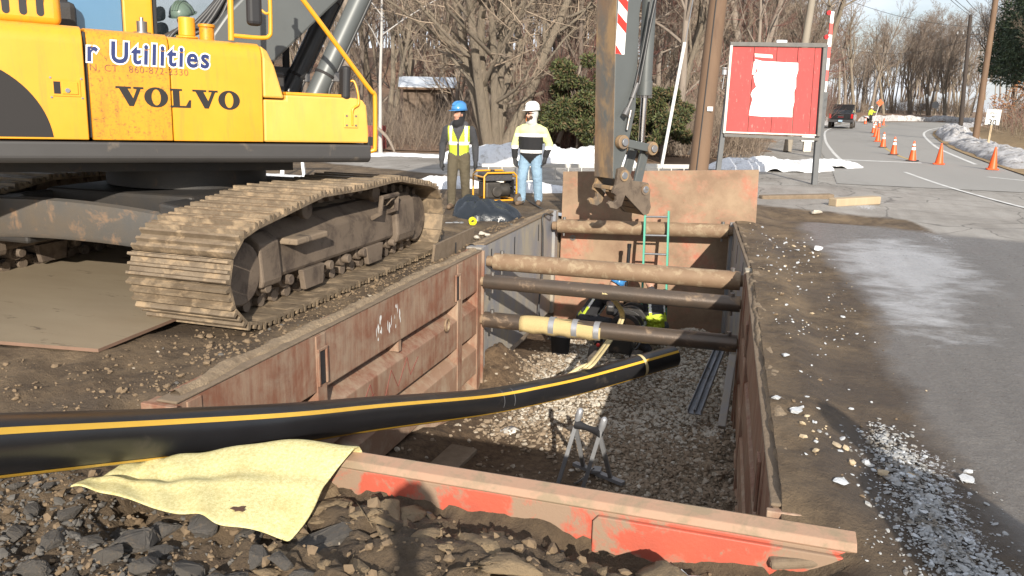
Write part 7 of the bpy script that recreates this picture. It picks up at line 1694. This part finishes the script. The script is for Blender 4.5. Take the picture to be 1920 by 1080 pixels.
# ================================================================ evergreens
pm('yew_green', (.062, .078, .022), (.095, .105, .032), .7, 3, .7, world=True)
pm('yew_dark', (.026, .038, .014), (.040, .052, .018), .7, 3, .7, world=True)
pm('yew_brown', (.13, .09, .04), (.09, .065, .03), .7, 3, .8, world=True)
pm('pine_dark', (.022, .040, .020), (.036, .056, .028), .7, 2, .7, world=True)
pm('pine_mid', (.05, .078, .034), (.065, .09, .04), .7, 2, .7, world=True)
pm('oak_leaf', (.30, .135, .055), (.22, .10, .04), .7, 3, .8, world=True)
def sprays(centers, radii, n_, size, mats, weights, droop=.3, seed=1, elong=6.5):
    """leafy sprays: small blades scattered through overlapping clumps, denser to the outside"""
    r2 = np.random.default_rng(seed); ci = r2.choice(len(centers), n_, p=np.array([q**2 for q in radii[:, 0]])/np.sum(radii[:, 0]**2)); d = r2.normal(0, 1, (n_, 3)); d /= np.linalg.norm(d, axis=1, keepdims=True)
    rad = r2.uniform(.35, 1.05, n_)**.6; pos = centers[ci]+d*radii[ci]*rad[:, None]
    ax = d*.8+r2.normal(0, .6, (n_, 3)); ax[:, 2] -= droop; ax /= np.linalg.norm(ax, axis=1, keepdims=True); sd = np.cross(ax, r2.normal(0, 1, (n_, 3))); sd /= np.linalg.norm(sd, axis=1, keepdims=True)
    L = size*r2.uniform(.5, 1.3, n_)[:, None]; W_ = L/elong
    V = np.stack([pos-sd*W_*.35, pos+ax*L*.5-sd*W_, pos+ax*L, pos+ax*L*.5+sd*W_], 1).reshape(-1, 3); Fq = np.arange(n_*4).reshape(-1, 4)
    return raw_mesh('foliage', V, Fq, mats, False, r2.choice(len(mats), n_, p=weights))
def evergreen(c, blobs, n_, size, lab, seed, mats=('yew_green', 'yew_dark', 'yew_brown'), wts=(.40, .38, .22), name='evergreen_bush', trunk=None, droop=.3):
    t = thing(name, lab, 'tree' if trunk else 'bush', c); B_ = np.array(blobs, float); link('foliage', sprays(B_[:, :3], B_[:, 3:6], n_, size, list(mats), wts, droop, seed), t)
    mb = MB(); h = B_[:, 2].max()
    mb.tube([(0, 0, -.3), (0, 0, h*.6), (.05, .05, h)], [trunk or .07, (trunk or .07)*.6, .02], 8)
    for b_ in B_: mb.tube([(0, 0, max(.1, b_[2]*.6)), (b_[0]*.6, b_[1]*.6, b_[2]*.85), tuple(b_[:3])], [.03 if not trunk else .08, .02 if not trunk else .05, .008], 5)
    mb.build('stems', 'bark_dark', t, smooth=60); return t
r3 = np.random.default_rng(5)
def clump(w_, h, n_, r):
    o_ = []
    for i in range(n_):
        a = r3.uniform(0, 6.28); q = r3.uniform(0, 1)**.5; z = r3.uniform(.2, 1)*h; k = (1-(z/h)**2*.6)*w_; s_ = r*r3.uniform(.6, 1.2); o_.append((q*k*math.cos(a), q*k*math.sin(a)*.8, z, s_, s_, s_*.7))
    return o_
p = camxy(2.2, 28.5); evergreen((p[0], p[1], 0), clump(1.6, 3.3, 30, .36), 30000, .15, 'shaggy dark green evergreen bush behind the white-hatted worker', 11)
p = camxy(3.7, 28.0); evergreen((p[0], p[1], 0), clump(1.3, 2.5, 24, .33), 22000, .14, 'dark evergreen bush just left of the excavator arm', 12, wts=(.34, .44, .22))
p = camxy(5.0, 27.6); evergreen((p[0], p[1], 0), clump(1.2, 2.3, 18, .32), 17000, .14, 'dark evergreen bush right of the excavator arm', 13, wts=(.30, .42, .28))
p = camxy(1.0, 30.5); evergreen((p[0], p[1], 0), clump(.7, 1.4, 9, .28), 7000, .14, 'low evergreen bush beside the red fence', 14)
# pines on the right bank
for (u, cy, h, w_, lab, sd_) in ((1922, 100, 25, 6.2, 'tall dark pine at the top of the right bank', 41), (1872, 112, 17, 4.6, 'smaller dark pine left of the tall pine on the bank', 42), (1990, 92, 22, 6.0, 'dark pine at the far right of the bank', 43)):
    cx = (u-960)/FPX*cy*.99; p = camxy(cx, cy); z = bank_z(p[0], p[1])
    bl_ = []
    for zz in np.linspace(h*.22, h, 17):
        k = w_*(1-(zz/h)**1.6)+.4
        for a in np.arange(0, 6.28, 6.28/max(3, int(k*2.2)))+r3.uniform(0, 3): bl_.append((k*.72*math.cos(a), k*.72*math.sin(a), zz+r3.uniform(-.3, .3), 1.5, 1.5, .55))
    bl_ = [(a, b_, c_, s1*min(1, .5+w_*.14), s2*min(1, .5+w_*.14), s3) for a, b_, c_, s1, s2, s3 in bl_]
    evergreen((p[0], p[1], z-.2), bl_, 17000, .50, lab, sd_, ('pine_dark', 'pine_mid'), (.72, .28), 'pine_tree', .22, .1)
p = camxy((1868-960)/FPX*56, 56); z = bank_z(p[0], p[1]); evergreen((p[0], p[1], z-.2), clump(1.3, 3.2, 12, .7), 900, .22, 'oak sapling still holding orange brown leaves on the bank', 51, ('oak_leaf',), (1.0,), 'oak_sapling', .05)
# ================================================================ rubble, ice and loose things on the near ground
pm('asphalt_chunk', (.098, .088, .077), (.055, .049, .043), .7, 9, .92, speck=((.24, .215, .18), 55, .68), bmp=.8, bscale=40, dirt=(.13, .10, .07), dirt_at=(.54, .70), dirt_scale=5)
def chunk_mesh(seed, detail=2):
    r2 = np.random.default_rng(seed); bm = bmesh.new(); pts = r2.normal(0, 1, (16, 3)); pts /= np.linalg.norm(pts, axis=1, keepdims=True); pts *= r2.uniform(.75, 1.05, (16, 1)); pts[:, 2] *= .55
    for p_ in pts: bm.verts.new(p_)
    bmesh.ops.convex_hull(bm, input=bm.verts); bmesh.ops.delete(bm, geom=[v for v in bm.verts if not v.link_faces], context='VERTS')
    bmesh.ops.bevel(bm, geom=bm.edges[:], offset=.05, segments=1, affect='EDGES'); bmesh.ops.triangulate(bm, faces=bm.faces[:]); bmesh.ops.subdivide_edges(bm, edges=bm.edges[:], cuts=1)
    for v in bm.verts: v.co += Vector(r2.normal(0, .022, 3))
    me_ = bpy.data.meshes.new('chunk'); bm.to_mesh(me_); bm.free(); me_.materials.append(MATS['asphalt_chunk']); return me_
CH = [chunk_mesh(400+i) for i in range(8)]
spots = [(250, 1005, .20), (385, 985, .15), (470, 985, .14), (350, 1040, .15), (200, 1050, .13), (440, 1055, .17), (140, 1060, .12), (310, 975, .12), (95, 1010, .12), (130, 965, .10), (215, 960, .11), (60, 960, .08), (20, 1000, .10), (270, 1065, .12), (530, 1060, .13), (60, 1060, .12), (480, 1030, .12), (300, 1020, .10), (170, 1005, .09), (30, 930, .07), (90, 925, .06), (150, 940, .06), (560, 1075, .11), (400, 1075, .12)]
for i, (u, v, s_) in enumerate(spots):
    p = G(u, v, -.08); o = link('asphalt_chunk', CH[i % 8]); o.location = (p[0], p[1], float(ground_z(p[0], p[1]))+s_*.20); o.scale = (s_*.80, s_*.62, s_*.62); o.rotation_euler = (random.uniform(-.35, .35), random.uniform(-.35, .35), random.uniform(0, 6))
    tag(o, 'jagged grey chunk of broken asphalt in the rubble below the yellow mat', 'asphalt chunk', 'broken asphalt chunks below the mat')
p = G(612, 985, -.1); o = link('asphalt_slab', chunk_mesh(431)); o.location = (p[0], p[1], float(ground_z(p[0], p[1]))+.05); o.scale = (.105, .26, .10); o.rotation_euler = (.0, .15, -.55); tag(o, 'long slab edge of broken asphalt beside the right edge of the mat', 'asphalt chunk')
p = G(1725, 1045, 0)
# fine rubble
pm('rubble_grey', (.125, .115, .102), (.075, .069, .062), .7, 12, .9, world=True); pm('rubble_brown', (.20, .142, .085), (.13, .09, .054), .7, 12, .9, world=True)
n = 5500; u = rng.uniform(-60, 640, n); v = rng.uniform(905, 1120, n); k = rng.random(n) < np.clip(1.05-(np.maximum(u, 0)/470)**1.5, 0, 1); P = np.array([G(a, b_, -.1) for a, b_ in zip(u[k], v[k])]); sz = np.clip(rng.lognormal(math.log(.016), .55, len(P)), .006, .06); P[:, 2] = ground_z(P[:, 0], P[:, 1])+sz*.15
# clods over the dug strip and the left bank
n2 = 900; x = rng.uniform(-2.6, .5, n2); y = rng.uniform(2.3, 3.52, n2); s2 = np.clip(rng.lognormal(math.log(.022), .6, n2), .006, .085); Q = np.stack([x, y, ground_z(x, y)+s2*.12], 1)
n3 = 2600; x = rng.uniform(-4.0, -3.55, n3); y = rng.uniform(3.2, 12.5, n3); k3 = rng.random(n3) < .75; x2 = rng.uniform(-7, -4.0, 2200); y2 = rng.uniform(2.4, 6.2, 2200); x = np.r_[x[k3], x2]; y = np.r_[y[k3], y2]
kk = ~((x < -4.55) & (y > 4.3)); x, y = x[kk], y[kk]; s3 = np.clip(rng.lognormal(math.log(.015), .6, len(x)), .005, .06); T = np.stack([x, y, ground_z(x, y)+s3*.15], 1)
ALL = np.concatenate([P, Q, T]); SZ = np.concatenate([sz, s2, s3]); rr = rng.random(len(ALL)); mi = np.where(np.arange(len(ALL)) < len(P), np.where(rr < .65, 0, 1), np.where(rr < .965, 1, np.where(rr < .985, 0, 2)))
o = link('rubble', stones('rubble', ALL, SZ, ['rubble_grey', 'rubble_brown', 'stone_pale'], .7, .4, mi)); tag(o, 'loose crumbs of soil and stone on the muddy near ground', 'rubble', kind='stuff')
# clay clods half sunk in the dug strip
pm('clay', (.215, .155, .088), (.14, .10, .058), .7, 6, .85, world=True, bmp=.7, bscale=22, bdist=.03)
VV, FF, o_ = [], [], 0; rq = np.random.default_rng(77)
CM = []
for i in range(6):
    me_ = chunk_mesh(460+i); bm = bmesh.new(); bm.from_mesh(me_); bmesh.ops.triangulate(bm, faces=bm.faces[:]); CM.append((np.array([v.co[:] for v in bm.verts]), np.array([[v.index for v in f_.verts] for f_ in bm.faces]))); bm.free()
for i in range(120):
    x, y = rq.uniform(-2.2, .55), rq.uniform(2.25, 3.50); s_ = float(np.clip(rq.lognormal(math.log(.10), .55), .04, .30))
    if abs(x+.45) < .4 and y > 3.3: s_ *= .5
    v, f_ = CM[i % 6]; v = (v*np.array([s_*.6, s_*.5, s_*.26])*rq.uniform(.8, 1.2, 3)) @ rotx(rq.normal(0, .3)).T @ rotz(rq.uniform(0, 6)).T
    VV.append(v+np.array([x, y, float(ground_z(x, y))-s_*.02])); FF.append(f_+o_); o_ += len(v)
o = link('clay_clods', raw_mesh('clay_clods', np.concatenate(VV), np.concatenate(FF), 'clay', True)); tag(o, 'brown clods of clay half sunk before the orange plate', 'clods', kind='stuff')
# pebbles and ice crumbs on the right bank
pm('ice_chip', (.50, .52, .54), (.36, .37, .38), .7, 15, .25, world=True, bmp=.4, bscale=40)
pm('pebble_tan', (.36, .27, .16), (.46, .38, .27), .7, 15, .7, world=True)
def right_pts(n_, fx_): y = rng.uniform(4.0, 13.2, n_); x = right_edge(y)+fx_(n_); return x, y
x, y = right_pts(650, lambda n_: .12+np.abs(rng.normal(.35, .32, n_))); s_ = np.clip(rng.lognormal(math.log(.017), .6, len(x)), .006, .06); keep = rng.random(len(x)) < .25+.75*(vnoise(x*2.2, y*2.2, 404) > .5); x, y, s_ = x[keep], y[keep], s_[keep]
A1_ = np.stack([x, y, ground_z(x, y)+s_*.15], 1); m1 = np.where(rng.random(len(x)) < .55, 0, np.where(rng.random(len(x)) < .5, 1, 2))
o = link('ice_crumbs', stones('ice_crumbs', A1_, s_, ['ice_chip', 'pebble_tan', 'rubble_brown'], .55, .35, m1)); tag(o, 'scattered ice crumbs and pebbles on the mud right of the trench', 'ice', kind='stuff')
# slush ridge in the lower right
t = rng.random(3600); cx_ = np.interp(t, [0, .3, .6, 1], [1640, 1700, 1745, 1850]); cv_ = np.interp(t, [0, .3, .6, 1], [815, 880, 980, 1110]); wd = np.interp(t, [0, .2, .6, 1], [26, 40, 62, 80]); u = cx_+rng.normal(0, 1, 3600)*np.where(rng.random(3600) < .35, 1.1, .5)*wd; v = cv_+rng.normal(0, 14, 3600)
P = np.array([G(a, b_, 0) for a, b_ in zip(u, v)]); s_ = np.clip(rng.lognormal(math.log(.0125), .6, len(P)), .004, .05); core = np.exp(-((u-cx_)/wd/.45)**2); P[:, 2] = ground_z(P[:, 0], P[:, 1])+s_*.10+core*rng.uniform(0, .03, len(P))
pm('slush', (.36, .37, .375), (.22, .215, .205), .7, 18, .35, world=True, dirt=(.17, .145, .115), dirt_at=(.48, .62), dirt_scale=8, bmp=.5, bscale=60)
o = link('slush', stones('slush', P, s_, ['slush', 'ice_chip'], .42, .3, (rng.random(len(P)) < .15).astype(int))); tag(o, 'ridge of broken grey slush and ice beside the trench corner', 'slush', kind='stuff')
# larger single pieces
def single(u, v, s_, mat, name, lab, cat, seed, fl=.6):
    p = G(u, v, 0); me_ = chunk_mesh(seed).copy(); me_.materials.clear(); me_.materials.append(MATS[mat]); o = link(name, me_); o.location = (p[0], p[1], float(ground_z(p[0], p[1]))+s_*.18); o.scale = (s_*.5, s_*.45, s_*fl*.6); o.rotation_euler = (0, 0, seed*1.3); tag(o, lab, cat)
single(1490, 796, .11, 'ice_chip', 'ice_lump', 'white lump of ice on the mud by the right wall', 'ice', 501)
single(1812, 900, .10, 'ice_chip', 'ice_lump', 'clear ice lump right of the slush ridge', 'ice', 502)
single(1657, 887, .09, 'pebble_tan', 'pebble', 'tan pebble above the slush ridge, the larger left one', 'stone', 503)
single(1708, 896, .09, 'pebble_tan', 'pebble', 'tan pebble lying in the slush ridge', 'stone', 504)
single(1529, 399, .26, 'stone_cream', 'stone', 'pale stone on the mud by the timber baulk', 'stone', 505)
single(1532, 473, .20, 'snow', 'snow_lump', 'white snow lump on the wet ground beyond the trench corner', 'snow', 506)
single(1452, 775, .07, 'ice_chip', 'ice_lump', 'small ice lump at the edge of the right wall', 'ice', 507)
single(1470, 690, .08, 'ice_chip', 'ice_lump', 'ice lump halfway along the right bank', 'ice', 508)
single(1572, 930, .10, 'ice_chip', 'ice_lump', 'flat ice lump left of the slush ridge', 'ice', 509, .3)
# paper in the foreground mud
p = G(1272, 1070, -.1); mb = MB(); mb.grid([[(.035*i-.10, .03*j, .018*math.sin(i*2.3+j*1.9)+.02*math.cos(j*2.2+i)) for i in range(7)] for j in range(5)]); o = mb.build('crumpled_paper', 'sign_white', smooth=60, loc=(p[0], p[1], float(ground_z(p[0], p[1]))+.03)); so = o.modifiers.new('s', 'SOLIDIFY'); so.thickness = .003; tag(o, 'crumpled white paper in the foreground mud', 'litter')
# clay slab against the end plate
a, b_ = G(1440, 1052, -.13), G(1565, 1046, -.10); mb = MB(); mb.bar(a, b_, .10, .05); tag(mb.build('clay_slab', 'mud_cake', bevel=.02), 'dried slab of clay against the right end of the orange plate', 'clay')
# stones edging the left bank near the small plate
for i, (u, v) in enumerate(((868, 446), (880, 441), (893, 444), (905, 438), (916, 441), (858, 452))):
    p = G(u, v, .05); o = link('stone', chunk_mesh(520+i).copy()); o.data.materials.clear(); o.data.materials.append(MATS['stone_cream']); o.location = (p[0], p[1], float(ground_z(p[0], p[1]))+.04); o.scale = (.07, .06, .06); o.rotation_euler = (0, 0, i); tag(o, 'pale fist-sized stone in the row above the small leaning plate', 'stone', 'pale stones above the small plate')

# slush bed under the broken pieces
mb = MB(); rows = []
for t in np.linspace(0, 1, 90):
    c_ = (np.interp(t, [0, .3, .6, 1], [1640, 1700, 1745, 1850]), np.interp(t, [0, .3, .6, 1], [815, 880, 980, 1110])); w_ = np.interp(t, [0, .2, .6, 1], [30, 46, 66, 84])*(.5+1.0*float(vnoise(t*11, 1, 7))); row = []
    for s_ in np.linspace(-1, 1, 31):
        p = G(c_[0]+s_*w_, c_[1]+8*float(vnoise(t*7, s_*2, 8)), 0); e = max(0, 1-s_*s_)*min(1, t*6); row.append((p[0], p[1], float(ground_z(p[0], p[1]))-.012+-.02+.085*e*float(fbm(t*26, s_*5, 4, 9, .65))))
    rows.append(row)
mb.grid(rows); tag(mb.build('slush_bed', 'slush', smooth=70), 'soft grey bed of slush under the broken ice', 'slush', kind='stuff')
# ================================================================ two people beside the camera whose shadows reach the plate and the right bank
def onlooker(x, y, rz, lab):
    t = thing('person', lab, 'person', (x, y, float(ground_z(x, y))-.02), rz, 'onlookers at the near end of the trench'); B = Body()
    arms = [((-.22, -.01, 1.38), (-.31, .02, 1.12), (-.20, .22, 1.15)), ((.22, -.01, 1.38), (.31, .02, 1.12), (.20, .22, 1.15))]
    standing(B, 'hivis', 'cloth_dark', 'boots', 'hivis', 'glove', arms, .085, 1.25)
    for s_, a in zip((-1, 1), arms): hand(B, a[2], np.array(a[2])-np.array(a[1]), (-s_, 0, 0), 'skin', 1.0, .5)
    q = head(B, (0, .02, 1.65), 0, 'skin', None); B.build('body', t, ['hivis', 'cloth_dark', 'boots', 'glove', 'skin'], .03); hard_hat(t, q(0, -.005, .085), 0, 'hat_white')
onlooker(.02, -.50, .2, 'onlooker standing just behind the camera, seen only by the shadow on the orange plate')
onlooker(2.15, 1.25, .3, 'onlooker standing right of the camera, seen only by the shadow on the right bank')
